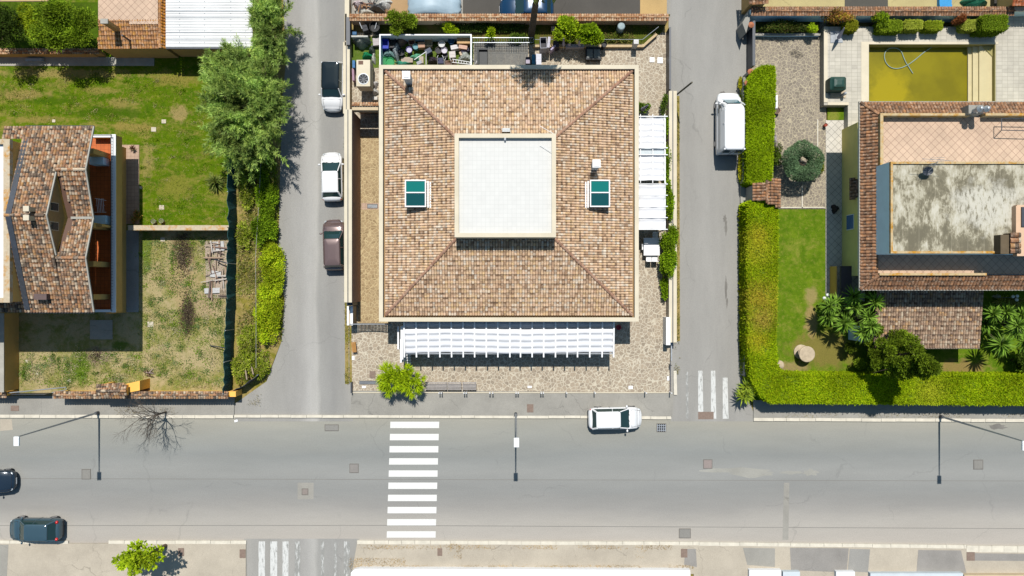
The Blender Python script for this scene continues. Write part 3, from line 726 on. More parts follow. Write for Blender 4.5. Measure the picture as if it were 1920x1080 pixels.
# north boundary of the villa
wall_x(655, 1254, 32.5, .26, 1.35, MA['pinkwall'], 'boundary_wall', 'pink boundary wall with terracotta coping above the villa garden', PAL_COP, capw=.05)
t = thing('retaining_wall', 'low cream stone edging wall with angled end in the villa garden', 'wall', (GX(1110), GY(84), 0))
m = MB(); m.box(*R(1000,82.5,1207,88,.45), 0, .45); m.prism([W(1207,82.5,.45)[:2], W(1229,61,.45)[:2], W(1233,65,.45)[:2], W(1207,88,.45)[:2]], 0, .45); m.build('edging', m_plain('edging_stone', A(232,205,160), .9, .12, 4, obj=False), t)
m = MB(); m.tube(L(1000,74,.9), L(1205,74,.9), .02); m.tube(L(1205,74,.9), L(1235,50,.9), .025)
for i in range(8): m.tube(L(1000+i*29,74,.9), (GX(1000+i*29), GY(76), 0), .02)
m.build('rail', MA['metal_gr'], t)
# right property walls
wall_x(1408, 1902, 21, .30, 1.9, MA['bluegrey'], 'boundary_wall', 'pale grey boundary wall with brown clay coping above the pool garden', PAL_RED, capw=.18)
wall_x(1902, 2300, 17, .30, 1.9, MA['bluegrey'], 'boundary_wall', 'white topped boundary wall at the top right corner of the photo', 'flat', MA['cream_cop'])
t = wall_y(1396.5, 145, 342, .2, 1.0, MA['concrete'], 'lane_wall', 'low grey wall beside the upper hedge and the white van', 'flat', MA['pave_old'])
t = wall_y(1399, 388, 706, .2, 1.0, MA['concrete'], 'lane_wall', 'low grey wall beside the long lower hedge', 'flat', MA['pave_old'])
t = thing('gate_wall', 'angled grey gate pillar wall at the top right lane corner', 'wall', (GX(1395), GY(42), 0))
m = MB(); m.prism([W(1392,43,1.6)[:2], W(1407,15,1.6)[:2], W(1410,22,1.6)[:2], W(1399,62,1.6)[:2]], 0, 1.6); m.build('wall_body', MA['pave_old'], t)
m = MB(); m.box(GX(1389), GX(1396), GY(60), GY(40), 0, .12); m.build('step', MA['kerb'], t)
for px, py, l in ((1409,46,'terracotta capped gate post at the top of the courtyard gate'),(1408,134,'terracotta capped gate post beside the upper end of the hedge'),(1402,155,'small terracotta capped post between hedge and lane')):
    t = thing('gate_post', l, 'post', (GX(px), GY(py), 0)); m = MB(); a = W(px, py, 1.6)
    m.obox((a.x, a.y, 0), (.24,.24,1.5)); m.build('pillar', MA['concrete'], t)
    m = MB(); m.lathe((a.x, a.y, 1.5), [(.26,0),(.24,.06),(.08,.16),(.001,.2)], 8, A(215,135,95)); m.build('cap', MA['tinted'], t)
t = thing('sliding_gate', 'long black sheet metal gate at the courtyard entrance from the lane', 'gate', (GX(1400), GY(95), 0))
m = MB(); m.box(GX(1400), GX(1403), GY(134), GY(52), .05, 1.45); m.box(GX(1399), GX(1404), GY(134), GY(52), 1.45, 1.5); m.build('gate_panel', MA['metal_dk'], t)
wall_x(1410, 1538, 64.5, .12, .5, MA['bluegrey'], 'planter_wall', 'low planter wall under the dark bushes of the courtyard', 'flat', MA['concrete'])
t = thing('gate_canopy', 'small brown tiled canopy between the two hedges on the right lane', 'canopy', (GX(1432), GY(362), 0))
for a_, b_ in ((1414,1418),(1456,1460)): m = MB(); m.box(*R(a_,346,b_,376,2.2), 0, 2.2); m.build('pillar', MA['concrete'], t)
m = MB(); tile_poly(m, [L(1411,376,2.25), L(1411,343,2.25), L(1438,343,2.55), L(1438,376,2.55)], PAL_RED, .24); tile_poly(m, [L(1463,335,2.25), L(1463,390,2.25), L(1438,382,2.55), L(1438,338,2.55)], PAL_RED, .24)
ridge(m, L(1438,338,2.57), L(1438,380,2.57), PAL_RED); m.build('canopy_roof', MA['tile'], t)
m = MB(); m.box(GX(1387), GX(1396), GY(381), GY(348), .02, .2); tag(m.build('gate_step', MA['concrete']), 'grey step in front of the tiled gate canopy on the right lane', 'step')
# thin white path edgings in the courtyard
for q, l in (((1532,224,1534,275),'white edging kerb at the right side of the courtyard'),((1503,348,1505,390),'short white edging kerb below the round olive tree'),((1462,388,1546,390),'pale edging kerb between courtyard and green lawn')):
    m = MB(); a = R(*q, 0.15); m.box(*a, .08, .17); tag(m.build('path_edging', MA['kerb']), l, 'edging')
# low white walls at the bottom edge of the photo
m = MB(); h=.6; pts = [W(x, y, h)[:2] for x, y in ((658,1074),(663,1068.5),(674,1066.5),(1294,1069),(1296,1100),(657,1100))]
tag(m.prism(pts, 0, h).build('white_wall_top', MA['white']), 'long white wall top with rounded corner along the bottom edge of the photo', 'wall')
for a, b, y, c, l in ((1405,1465,1069,'white','small white slab at the bottom edge, nearest the long white wall'),(1468,1500,1072,'palegrey','small grey blue slab at the bottom edge right of the white slab'),(1568,1603,1072,'white','small white slab at the bottom edge under the dark pavement'),(1632,1806,1075,'palegrey','long pale blue slab at the bottom edge'),(1808,2000,1078,'cream','cream slab at the lower right corner')):
    m = MB(); m.box(*R(a, y, b, 1096, .5), .1, .5); tag(m.build('wall_slab', MA[c]), l, 'wall')
# seams and pale wear on the asphalt
MA['seam'] = m_asphalt('seam_tar', A(156,153,146), (1,1,1), 0)
for q in ([(-300,896),(2200,902),(2200,903),(-300,897)], [(-300,985),(700,984.5),(2200,992),(2200,993),(700,985.6),(-300,986)]):
    ground('road_seam', q, .0065, MA['seam'])
for i, (cx, cy, rx, ry) in enumerate(((1410,888,36,7), (1375,882,60,5), (1520,886,14,6), (1484,886,22,3), (1395,700,12,4))):
    pts = [(cx+rx*math.cos(a*PI/9)*(1+.25*math.sin(a*2.3+i)), cy+ry*math.sin(a*PI/9)*(1+.3*math.sin(a*1.7+i*2))) for a in range(18)]
    ground('road_wear', pts, .0075+.0006*i, m_asphalt('worn_patch_%d' % i, A(190,188,178), (1,1,1), 0, None, .14))

for i, (cx, cy, rx, ry) in enumerate(((1361,426,2.5,14), (1359,410,3,7), (1361,540,2.2,20), (1363,567,1.8,10), (1355,175,5,4), (1871,800,16,5)
)):
    pts = [(cx+rx*math.cos(a*PI/9)*(1+.3*math.sin(a*2.9+i)), cy+ry*math.sin(a*PI/9)*(1+.3*math.sin(a*1.7+i*2))) for a in range(18)]
    ground('oil_stain', pts, (.104 if cx > 1450 and cy < 200 else .0125)+.0006*i, m_asphalt('oil_stain_%d' % i, A(150,146,139), (1,1,1), 0, None, .25))
# ================= SQUARE VILLA =================
V3 = lambda x, y, z: (GX(960+x), GY(540+y), z)      # ground-pixel offsets from the photo centre
villa = thing('villa', 'square villa with hipped terracotta roof around a white central terrace', 'house', V3(-5, -165, 0))
PX0, PX1, PY0, PY1 = -232, 221, -389, 58.5            # parapet outer, ground px
m = MB(); m.box(GX(960+PX0+14), GX(960+PX1-12), GY(540+PY1-14), GY(540+PY0+12), 0, 3.4); m.build('wall', MA['cream'], villa)
def ring(m, X0, X1, Y0, Y1, w, z0, z1):
    """rectangular ring, ground px edges, width in px"""
    a, b, c, d = GX(960+X0), GX(960+X1), GY(540+Y1), GY(540+Y0); w = w*M1
    m.box(a, b, c, c+w, z0, z1); m.box(a, b, d-w, d, z0, z1); m.box(a, a+w, c+w, d-w, z0, z1); m.box(b-w, b, c+w, d-w, z0, z1)
m = MB(); ring(m, PX0, PX1, PY0, PY1, 7, 3.2, 3.93); m.build('parapet', MA['cream_cop'], villa)
m = MB(); ring(m, PX0+7, PX1-7, PY0+7, PY1-7, 7, 3.25, 3.42); m.build('gutter', MA['gut'], villa)
EX0, EX1, EY0, EY1 = -221.5, 210.5, -380, 47.5; TX0, TX1, TY0, TY1 = -95, 72.8, -255.5, -84; ZE, ZT = 3.66, 5.15
roof = MB(); e = [V3(EX0,EY1,ZE), V3(EX1,EY1,ZE), V3(EX1,EY0,ZE), V3(EX0,EY0,ZE)]; tt = [V3(TX0,TY1,ZT), V3(TX1,TY1,ZT), V3(TX1,TY0,ZT), V3(TX0,TY0,ZT)]
for i in range(4):
    j = (i+1) % 4; tile_poly(roof, [e[i], e[j], tt[j], tt[i]], PAL_MAIN, .2, .36, .055)
ro = roof.build('tiled_roof', MA['tile'], villa)
m = MB()
for i in range(4):
    j = (i+1) % 4; m.quad(*[(p[0], p[1], p[2]-.02) for p in (e[i], e[j], tt[j], tt[i])], A(140,105,85))
    a, b = e[i], e[j]; m.quad((a[0],a[1],a[2]-.02), (b[0],b[1],b[2]-.02), (b[0],b[1],3.4), (a[0],a[1],3.4), A(150,115,95))
m.build('roof_boards', MA['tinted'], ro)
PAL_HIP = ([A(196,150,124), A(180,136,112), A(206,165,140)], [.5,.3,.2])
for i in range(4): m = MB(); ridge(m, (e[i][0], e[i][1], e[i][2]+.03), (tt[i][0], tt[i][1], tt[i][2]+.03), PAL_HIP, .125, .36); m.build('hip_tiles', MA['tile'], ro)
m = MB(); a, b, c, d = GX(960+TX0), GX(960+TX1), GY(540+TY1), GY(540+TY0); m.box(a+.01, b-.01, c+.01, d-.01, 4.9, 6.3); m.build('terrace_floor', MA['wtile'], villa)
m = MB(); ring(m, TX0, TX1, TY0, TY1, 7, 4.95, 6.62); m.build('terrace_parapet', MA['cream_cop'], villa)
m = MB(); m.box(*R(941,240,957,247,5.35), 5.2, 5.33); vb = m.build('roof_vent', MA['concrete'], villa)
m = MB()
for i in range(4): q = R(942,240.8+i*1.7,956,241.6+i*1.7,5.35); m.box(*q, 5.335, 5.35)
m.build('louvre', MA['metal_gr'], vb)
m = MB(); a = L(947,258,6.6); m.tube(a, (a[0], a[1]-.15, 6.5), .07); m.tube(L(1012,236,5.6), L(1038,251,6.6), .022); m.tube(L(1012,272,6.4), L(1034,284,6.5), .015)
m.build('aerial', MA['white'], villa)
def chimney(px0, py0, px1, py1, h, zb, label_parent, body, cap=True):
    x0, x1, y0, y1 = R(px0, py0, px1, py1, h)
    m = MB(); m.box(x0+.06, x1-.06, y0+.06, y1-.06, zb, h-.12); c = m.build('chimney', body, label_parent)
    m = MB(); m.box(x0, x1, y0, y1, h-.1, h); m.box(x0+.1, x1-.1, y0+.1, y1-.1, h, h+.05); m.build('chimney_cap', MA['white'], c)
chimney(754,133,769,148,5.6, 3.8, villa, MA['palegrey'])
chimney(1111,299,1126,314,6.0, 4.2, villa, MA['palegrey'])
def skylight(x0, y0, x1, y1, side):
    h = 5.05; c = W((x0+x1)/2, (y0+y1)/2, h)
    X0, X1, Y0, Y1 = R(x0, y0, x1, y1, h); fx0, fx1 = (X0, X1-.32) if side < 0 else (X0+.32, X1)
    m = MB(); m.box(fx0+.04, fx1-.04, Y0+.06, Y1-.02, 3.9, h-.1); f = m.build('skylight', MA['white'], villa)
    m = MB(); w = .09; ym = Y1-(Y1-Y0)*.47
    m.box(fx0, fx1, Y0, Y0+w, h-.12, h); m.box(fx0, fx1, Y1-w, Y1, h-.12, h); m.box(fx0, fx0+w, Y0+w, Y1-w, h-.12, h); m.box(fx1-w, fx1, Y0+w, Y1-w, h-.12, h); m.box(fx0+w, fx1-w, ym-.04, ym+.04, h-.12, h+.01)
    if side < 0: m.box(X1-.26, X1-.16, Y0-.02, Y1-.05, 4.3, h-.25); m.box(X1-.1, X1, Y0-.02, Y1-.1, 4.3, h-.35)
    else: m.box(X0, X0+.1, Y0-.02, Y1-.1, 4.3, h-.35); m.box(X0+.16, X0+.26, Y0-.02, Y1-.05, 4.3, h-.25)
    m.build('frame', MA['white'], f)
    m = MB(); m.box(fx0+w, fx1-w, ym+.04, Y1-w, h-.08, h-.04); m.build('pane', MA['teal'], f)
    m = MB(); m.box(fx0+w, fx1-w, Y0+w, ym-.04, h-.08, h-.04); m.build('pane', MA['teal_dk'], f)
skylight(759,337,807,388,-1); skylight(1098,337,1144,388,1)
# south veranda with white cloth
ver = thing('veranda_awning', 'long white beamed awning along the lower side of the villa', 'awning', V3(-5, 85, 0))
bx = [757, 779.7, 802.5, 824, 846, 868, 889.5, 911.6, 933.3, 956, 976, 998, 1019.7, 1042, 1064, 1083.6, 1106.7, 1130, 1151.7]
yb = W(0, 604, 2.9).y; yf = W(0, 670, 2.62).y
for x in bx:
    X = W(x, 0, 3.0).x; m = MB(); m.add(*(lambda a: ([(X-.055,yb,2.78),(X+.055,yb,2.78),(X+.055,yf,2.5),(X-.055,yf,2.5),(X-.055,yb,2.94),(X+.055,yb,2.94),(X+.055,yf,2.66),(X-.055,yf,2.66)], [(0,3,2,1),(4,5,6,7),(0,1,5,4),(1,2,6,5),(2,3,7,6),(3,0,4,7)]))(0)); m.build('beam', MA['white'], ver)
m = MB(); rows = [604, 610, 616.5, 617, 622, 626.5, 627, 633, 638.5, 639, 645, 650.5, 651, 657, 662.5]; sg = [.3, .3, .3, .1, .05, -.01, .06, .05, -.01, .06, .05, -.01, .06, .05, 0]; V = []; xs = []
for i in range(len(bx)-1):
    for t_ in (0, .25, .5, .75): xs.append((W(bx[i]*(1-t_)+bx[i+1]*t_, 0, 3.0).x, math.sin(PI*t_), i))
xs.append((W(bx[-1], 0, 3).x, 0, 0))
for ri, (py, s_) in enumerate(zip(rows, sg)):
    f = ri/(len(rows)-1); hh = 2.86-.26*(py-604)/60
    for X, sn, i in xs:
        w = .02*math.sin(X*2.7+ri)
        V.append((X, W(0, py, 3).y - (.05*math.sin(X*.55+1.0) + .015*sn*(-1)**i)*(0 if ri < 2 else 1) , hh + .02 - s_ - .02*sn + w*.3))
nx = len(xs); F = [(r*nx+c, (r+1)*nx+c, (r+1)*nx+c+1, r*nx+c+1) for r in range(len(rows)-1) for c in range(nx-1)]
m.add(V, F); cl = m.build('cloth', MA['fabric'], ver, smooth=True); so = cl.modifiers.new('s', 'SOLIDIFY'); so.thickness = .02
m = MB(); X0, X1 = W(757,0,3).x, W(1152,0,3).x
for py, hh in ((605,2.7), (637.5,2.5), (663,2.42)): Y = W(0, py, hh).y; m.box(X0, X1, Y-.035, Y+.035, hh, hh+.06)
m.build('purlin', MA['metal_gr'], ver)
for x in bx[::3]:
    X = W(x, 0, 3.0).x; m = MB(); m.box(X-.04, X+.04, W(0,662,2.5).y-.04, W(0,662,2.5).y+.04, .1, 2.5); m.build('post', MA['white'], ver)
# veranda steps, screen & planter on its left
sc_ = thing('veranda_screen', 'white glazed screen with planter at the left end of the veranda', 'screen', V3(-205, 105, 0))
m = MB(); m.box(*R(745,612,748,655,2.2), .1, 2.2); m.box(*R(750,636,754,680,2.0), .1, 2.0); m.box(*R(751,612,756,674,2.6), 2.5, 2.6); m.build('frame', MA['white'], sc_)
m = MB(); m.box(*R(748.3,640,750,660,1.0), .1, .9); m.build('planter_box', MA['concrete'], sc_)
m = MB(); 
for i in range(4): m.box(*R(757+0,664+i*5.2,769,667.5+i*5.2,.9), .3, .9-.1*i)
tag(m.build('steps', MA['white']), 'small set of white slats beside the left end of the veranda', 'steps')
# east pergola
per = thing('side_pergola', 'white slatted folding awning along the right side of the villa', 'pergola', V3(245, -200, 0))
m = MB()
def slatcloth(m, x0, x1, y0, y1, n, h, sag=.1):
    for i in range(n):
        a = y0+(y1-y0)*i/n; b = y0+(y1-y0)*(i+1)/n; X0, X1, Y1, Y0 = W(x0,0,h).x, W(x1,0,h).x, W(0,b,h).y, W(0,a,h).y
        V = []
        for j in range(7):
            t_ = j/6; z = h - sag*math.sin(PI*t_)
            for q in range(9): V.append((X0+(X1-X0)*q/8, Y0+(Y1-Y0)*t_ + .02*math.sin(q*1.3+i), z + .01*math.sin(q*2+i)))
        m.add(V, [(j*9+q, (j+1)*9+q, (j+1)*9+q+1, j*9+q+1) for j in range(6) for q in range(8)])
slatcloth(m, 1196, 1246.5, 220, 276, 5, 2.7, .10); slatcloth(m, 1196, 1246.5, 290, 338, 4, 2.7, .10); 
c1 = m.build('slat_cloth', MA['fabric'], per, smooth=True); c1.modifiers.new('s','SOLIDIFY').thickness = .02
m = MB(); slatcloth(m, 1196, 1248.5, 347, 429, 4, 2.75, .16); c1 = m.build('folded_cloth', MA['fabric'], per, smooth=True); c1.modifiers.new('s','SOLIDIFY').thickness = .02
m = MB()
for y in (218, 277, 290, 345, 366, 387, 408, 430): m.box(*R(1196, y-.8, 1252, y+.8, 2.8), 2.72, 2.8)
for x in (1201, 1224, 1246.5): m.box(*R(x-.7, 214, x+.7, 343, 2.72), 2.64, 2.72)
m.box(*R(1246,219,1248,430,2.6), 2.5, 2.63)
m.build('frame', MA['white'], per)
for y in (218, 277, 343, 430):
    m = MB(); a = W(1248, y, 2.6); m.box(a.x-.04, a.x+.04, a.y-.04, a.y+.04, .1, 2.6); m.build('post', MA['white'], per)
m = MB(); m.box(*R(1196,277,1246,290,2.6), 2.5, 2.56); m.build('grey_panel', MA['palegrey'], per)

# ================= LEFT TERRACED HOUSE =================
lh = thing('terraced_house', 'terraced house with terracotta butterfly roof and orange tiled balcony at the left', 'house', (GX(960-790), GY(425), 0))
X0, XG, XV = -808, -745, -694            # far left, gable plane, verge (ground px offsets)
NE, PK, RG, S2, SE = -267.8, -192.7, -116, -49, 39.8
zE, zP, zR = 6.45, 7.4, 8.4
m = MB(); m.box(GX(960+X0), GX(960-753), GY(540+SE-8), GY(540+NE+10), 0, 6.3)
gy = lambda v: GY(540+v)
m.add([(GX(960+XG-8),gy(NE+6),6.3),(GX(960+XG-8),gy(RG),8.3),(GX(960+XG-8),gy(SE-6),6.3),(GX(960+XG),gy(NE+6),6.3),(GX(960+XG),gy(RG),8.3),(GX(960+XG),gy(SE-6),6.3)], [(3,5,4),(0,1,2)])
m.build('wall', MA['ochre'], lh)
for py in (388,424):
    x = GX(960+XG)+.02; y = W(0, py, 7.4).y; m = MB(); m.box(x, x+.05, y-.32, y+.32, 7.0, 7.95); gw = m.build('window', MA['cream'], lh)
    m = MB(); m.box(x+.04, x+.07, y-.26, y+.26, 7.08, 7.88); m.build('pane', MA['glass'], gw)
rf = MB(); P = lambda x, y, z: (GX(960+x), gy(y), z)
zlin = lambda y: zE + (zR-zE)*(1-abs(y-RG)/((SE-NE)/2))
tp = lambda pts: tile_poly(rf, pts, PAL_LEFT, .2, .34, .06)
tp([P(XG+3,NE,zE), P(X0,NE,zE), P(X0,RG,zR), P(XG+3,RG,zR)])        # north slope, behind gable line
tp([P(X0,SE,zE), P(XG+3,SE,zE), P(XG+3,RG,zR), P(X0,RG,zR)])
tp([P(XV,NE,zE), P(XG+3,NE,zE), P(XG+3,PK,zP), P(XV,PK,zP)])
tp([P(XG+3,SE,zE), P(XV,SE,zE), P(XV,S2,zP), P(XG+3,S2,zP)])
vz = 6.5; xb = XG+8
tp([P(xb+14,RG,vz), P(XV,RG,vz), P(XV,PK,zP), P(xb-4,PK,zP)])
tp([P(XV,RG,vz), P(xb+14,RG,vz), P(xb-4,S2,zP), P(XV,S2,zP)])
tp([P(X0,NE,zE), P(-842,NE,zE), P(-842,NE+22,zE+.27), P(X0,NE+22,zE+.27)]); tp([P(-900,SE,zE), P(X0,SE,zE), P(X0,SE-18,zE+.22), P(-900,SE-18,zE+.22)])
r1 = rf.build('tiled_roof', MA['tile'], lh)
m = MB(); a_ = lambda y, z: (GX(960-806), gy(y), z+.13); b_ = lambda y, z: (GX(960-797), gy(y), z+.13); m.quad(a_(NE+22,zE+.22), b_(NE+22,zE+.22), b_(RG,zR), a_(RG,zR)); m.quad(a_(RG,zR), b_(RG,zR), b_(SE-4,zE+.05), a_(SE-4,zE+.05)); m.build('shade_strip', MA['metal_dk'], lh)  # dark strip over the tiles, painted shade beside the party wall
m = MB(); 
for pts in ([P(XV,NE,zE-.05), P(X0,NE,zE-.05), P(X0,RG,zR-.06), P(XG,RG,zR-.06), P(XG,PK,zP-.06), P(XV,PK,zP-.06)], [P(X0,SE,zE-.05), P(XV,SE,zE-.05), P(XV,S2,zP-.06), P(XG,S2,zP-.06), P(XG,RG,zR-.06), P(X0,RG,zR-.06)],
            [P(xb,RG,vz-.06), P(XV,RG,vz-.06), P(XV,PK,zP-.06), P(xb-6,PK,zP-.06)], [P(XV,RG,vz-.06), P(xb,RG,vz-.06), P(xb-6,S2,zP-.06), P(XV,S2,zP-.06)]):
    m.add(pts, [tuple(range(len(pts)))], A(120,90,75))
m.add([P(XG+1,PK,zP-.1), P(XG+1,RG,zR-.1), P(XG+1,S2,zP-.1), P(XG+1,RG,6.3)], [(0,1,2,3)], A(196,160,105))
m.build('roof_boards', MA['tinted'], r1)
for a, b in ((P(X0,RG,zR+.03), P(XG,RG,zR+.03)), (P(xb-4,PK,zP+.03), P(XV,PK,zP+.03)), (P(xb-4,S2,zP+.03), P(XV,S2,zP+.03))): m = MB(); ridge(m, a, b, PAL_LEFT, .125); m.build('ridge_tiles', MA['tile'], r1)
for a, b in ((P(XV,NE,zE),P(XV,PK,zP)), (P(XV,PK,zP),P(XV,RG,vz)), (P(XV,RG,vz),P(XV,S2,zP)), (P(XV,S2,zP),P(XV,SE,zE)), (P(XG+3,PK+4,zP),P(XG+3,RG,zR)), (P(XG+3,RG,zR),P(XG+3,S2-4,zP))):
    a, b = Vector(a), Vector(b); o = Vector((.1, 0, 0)); u = Vector((0, 0, .1))
    m = MB(); m.add([tuple(v) for v in (a, b, b+o, a+o, a+u, b+u, b+o+u, a+o+u)], [(0,3,2,1),(4,5,6,7),(0,1,5,4),(1,2,6,5),(2,3,7,6),(3,0,4,7)]); m.build('verge_board', MA['concrete'], lh)
m = MB(); a, b = P(xb+8,RG-2,vz+.05), P(XV,RG+2,vz+.05); m.box(a[0], b[0], b[1], a[1], vz, vz+.16); m.build('valley_gutter', MA['concrete'], lh)
m = MB(); a, b = P(X0,NE-2,6.4), P(XV,NE,6.4); m.box(a[0], b[0], b[1], a[1], 6.33, 6.43); m.build('eave_gutter', MA['metal_dk'], lh); m = MB(); a, b = P(X0,SE,6.4), P(XV,SE+2,6.4); m.box(a[0], b[0], b[1], a[1], 6.33, 6.43); m.build('eave_gutter', MA['metal_dk'], lh)
for q in ((43,386,54,396,9.1), (43,403,54,413,9.1)):
    x0, x1, y0, y1 = R(*q); m = MB(); m.box(x0+.04, x1-.04, y0+.04, y1-.04, 8.0, 9.0); c = m.build('chimney', MA['cream'], lh); m = MB(); m.box(x0, x1, y0, y1, 9.0, 9.1); m.build('chimney_cap', MA['cream_cop'], c)
x0, x1, y0, y1 = R(64,551,88,562,7.2); m = MB(); m.box(x0, x1, y0, y1, 6.8, 7.25); m.build('roof_hatch', m_plain('hatch_brown', A(120,100,96), .7), lh)
# balcony
m = MB(); m.box(GX(960-753), GX(960-702), gy(40), gy(-268), 2.5, 2.75); bf = m.build('balcony_floor', MA['orangetile'], lh)
m = MB(); bx0, bx1 = GX(960-705.5), GX(960-699)
m.box(bx0, bx1, gy(42), gy(-270), 2.45, 3.3); m.box(GX(960-742), bx0, gy(-266), gy(-270), 2.45, 3.3); m.box(GX(960-742), bx0, gy(42), gy(38), 2.45, 3.3); m.box(GX(960-742), bx0, gy(-106), gy(-110), 2.75, 4.6); m.build('balcony_parapet', MA['ochre'], lh)
m = MB(); m.box(bx0-.02, bx1+.02, gy(43), gy(-271), 3.3, 3.36); m.box(GX(960-742), bx0, gy(-265.5), gy(-270.5), 3.3, 3.36); m.box(GX(960-742), bx0, gy(42.5), gy(38), 3.3, 3.36); m.build('parapet_cap', MA['white'], lh)
m = MB()
for i in range(60): y = gy(-268+i*5.2); m.tube((bx0+.1, y, 3.36), (bx0+.1, y, 3.6), .012, n=4)
m.tube((bx0+.1, gy(40), 3.62), (bx0+.1, gy(-269), 3.62), .03); m.tube((GX(960-742), gy(-268), 3.62), (bx0+.1, gy(-268), 3.62), .03); m.build('handrail', MA['metal_dk'], lh)
for yy in (-235, -108, -42, 15):
    m = MB(); m.box(GX(960-738), GX(960-716), gy(yy+5), gy(yy-4), 2.75, 4.9); m.build('balcony_pier', MA['ochre'], lh)
for px, py, h in ((180,300,3.6), (185,412,3.5)):
    x0, x1, y0, y1 = R(px-13, py-8, px+13, py+8, h); m = MB(); m.box(x0, x1, y0, y1, 2.76, h)
    tag(m.build('cabinet', MA['bluegrey']), 'grey cabinet on the shaded orange balcony, %s' % ('upper one' if py < 350 else 'lower one beside the drying rack'), 'cabinet')
m = MB()
for i in range(5): m.tube(L(181+i*3, 372, 3.7), L(183+i*3, 398, 3.7), .012, n=4)
m.tube(L(178,372,3.7), L(199,376,3.7), .015, n=4); m.tube(L(178,398,3.7), L(199,398,3.7), .015, n=4); m.tube(L(180,385,3.7), L(180,385,2.76), .02, n=4); m.tube(L(196,385,3.7), L(196,385,2.76), .02, n=4)
tag(m.build('drying_rack', MA['white']), 'folding white drying rack on the orange balcony', 'drying rack')
m = MB(); m.box(GX(960-728), GX(960-722), gy(46), gy(-262), 0, 2.45); m.build('lower_wall', MA['ochre'], lh)
# neighbour block at the far left edge
nb = thing('parapet_block', 'white topped parapet block at the left edge rising above the tiled roof', 'house', (GX(-80), GY(420), 0))
x1 = GX(960-808); yn, ys = W(0,238,8.0).y-.9, W(0,566,8.0).y
m = MB(); m.box(x1-18, x1, ys, yn, 0, 7.7); m.build('wall', MA['ochre'], nb)
m = MB(); m.box(x1-.42, x1+.03, ys-.05, yn+.05, 7.7, 8.0); m.box(x1-18, x1-.42, yn-.3, yn+.05, 7.7, 8.0); m.box(x1-18, x1-.42, ys-.05, ys+.3, 7.7, 8.0); m.build('parapet_cap', MA['lichen'], nb)
m = MB(); m.box(x1-18, x1-.42, ys+.3, yn-.3, 7.7, 7.75); m.build('flat_roof', MA['white'], nb)

# ================= TOP LEFT HOUSE AND SHED =================
th = thing('orange_roof_house', 'low house with orange lichened tile roof and pale terrace at the top left', 'house', (GX(250), GY(60), 0))
m = MB(); m.box(*R(186,-300,308,90,2.4), 0, 2.3); m.build('wall', MA['tanwall'], th)
rf = MB(); tile_poly(rf, [L(184,92,2.35), L(300,91,2.35), L(300,36,2.75), L(184,36,2.75)], PAL_ORNG, .2, .34); rr = rf.build('tiled_roof', MA['tile'], th)
m = MB(); m.quad(*[tuple(Vector(q)-Vector((0,0,.04))) for q in (L(184,92,2.35), L(300,91,2.35), L(300,36,2.75), L(184,36,2.75))], A(150,105,60)); m.build('roof_boards', MA['tinted'], rr)
m = MB(); ridge(m, L(300,90,2.5), L(300,-60,2.95), PAL_ORNG, .12); tile_poly(m, [L(310,90,2.5), L(310,-60,2.5), L(301,-60,2.8), L(301,90,2.8)], ([A(240,160,50), A(230,150,60), A(200,130,70)], [.5,.3,.2]), .24, .3); m.build('edge_tiles', MA['tile'], th)
m = MB(); m.box(*R(184,-200,296,38,2.8), 2.3, 2.8); m.box(*R(242,38,296,45,2.8), 2.3, 2.797); m.build('terrace_floor', MA['pinktile'], th)
x0, x1_, y0, y1 = R(188,35,202,44,4.4); m = MB(); m.box(x0+.05, x1_-.05, y0+.05, y1-.05, 2.3, 4.3); c = m.build('chimney', MA['tanwall'], th); m = MB(); m.box(x0, x1_, y0, y1, 4.3, 4.4); m.build('chimney_cap', MA['concrete'], c)
m = MB(); m.tube((L(231,68,3.4)[0], L(231,68,3.4)[1], 2.4), L(229,66,3.6), .07); m.build('flue_pipe', MA['metal_dk'], th)
sh = thing('metal_roof_shed', 'shed with white corrugated metal roof at the top left', 'shed', (GX(390), GY(40), 0))
m = MB(); m.box(*R(312,-300,470,87,2.45), 0, 2.4); m.build('wall', MA['tanwall'], sh)
m = MB(); x0, x1_, y0, y1 = R(310,-300,473,88,2.7); V = []; n = 150
for i in range(n+1):
    y = y0+(y1-y0)*i/n; z = 2.62+ .035*(1 if i % 2 else 0)
    V += [(x0, y, z), (x1_, y, z)]
m.add(V, [(2*i, 2*i+1, 2*i+3, 2*i+2) for i in range(n)]); m.build('corrugated_roof', m_plain('white_sheet_metal', (.50,.50,.49,1), .5, .09, .6, .3, obj=False, dirt=.12), sh)
m = MB(); 
for py in (20, 32, 60, 74, 88): a = R(310, py-.6, 473, py+.3, 2.7); m.box(*a, 2.66, 2.675)
for px in (336, 383, 432, 460):
    for py in range(-20, 88, 11): a = W(px, py, 2.7); m.obox((a.x, a.y, 2.66), (.05,.05,.03))
m.build('roof_seam', MA['metal_gr'], sh)
m = MB(); m.box(x0, x1_, y0-.12, y0-.02, 2.5, 2.62); m.build('gutter', MA['metal_dk'], sh)
m = MB(); a = GX(108); m.box(GX(-300), GX(186), GY(108), GY(105), 0, .98); tag(m.build('wall_base', MA['tanwall']), 'tan wall base along the concrete channel under the upper left hedge', 'wall')

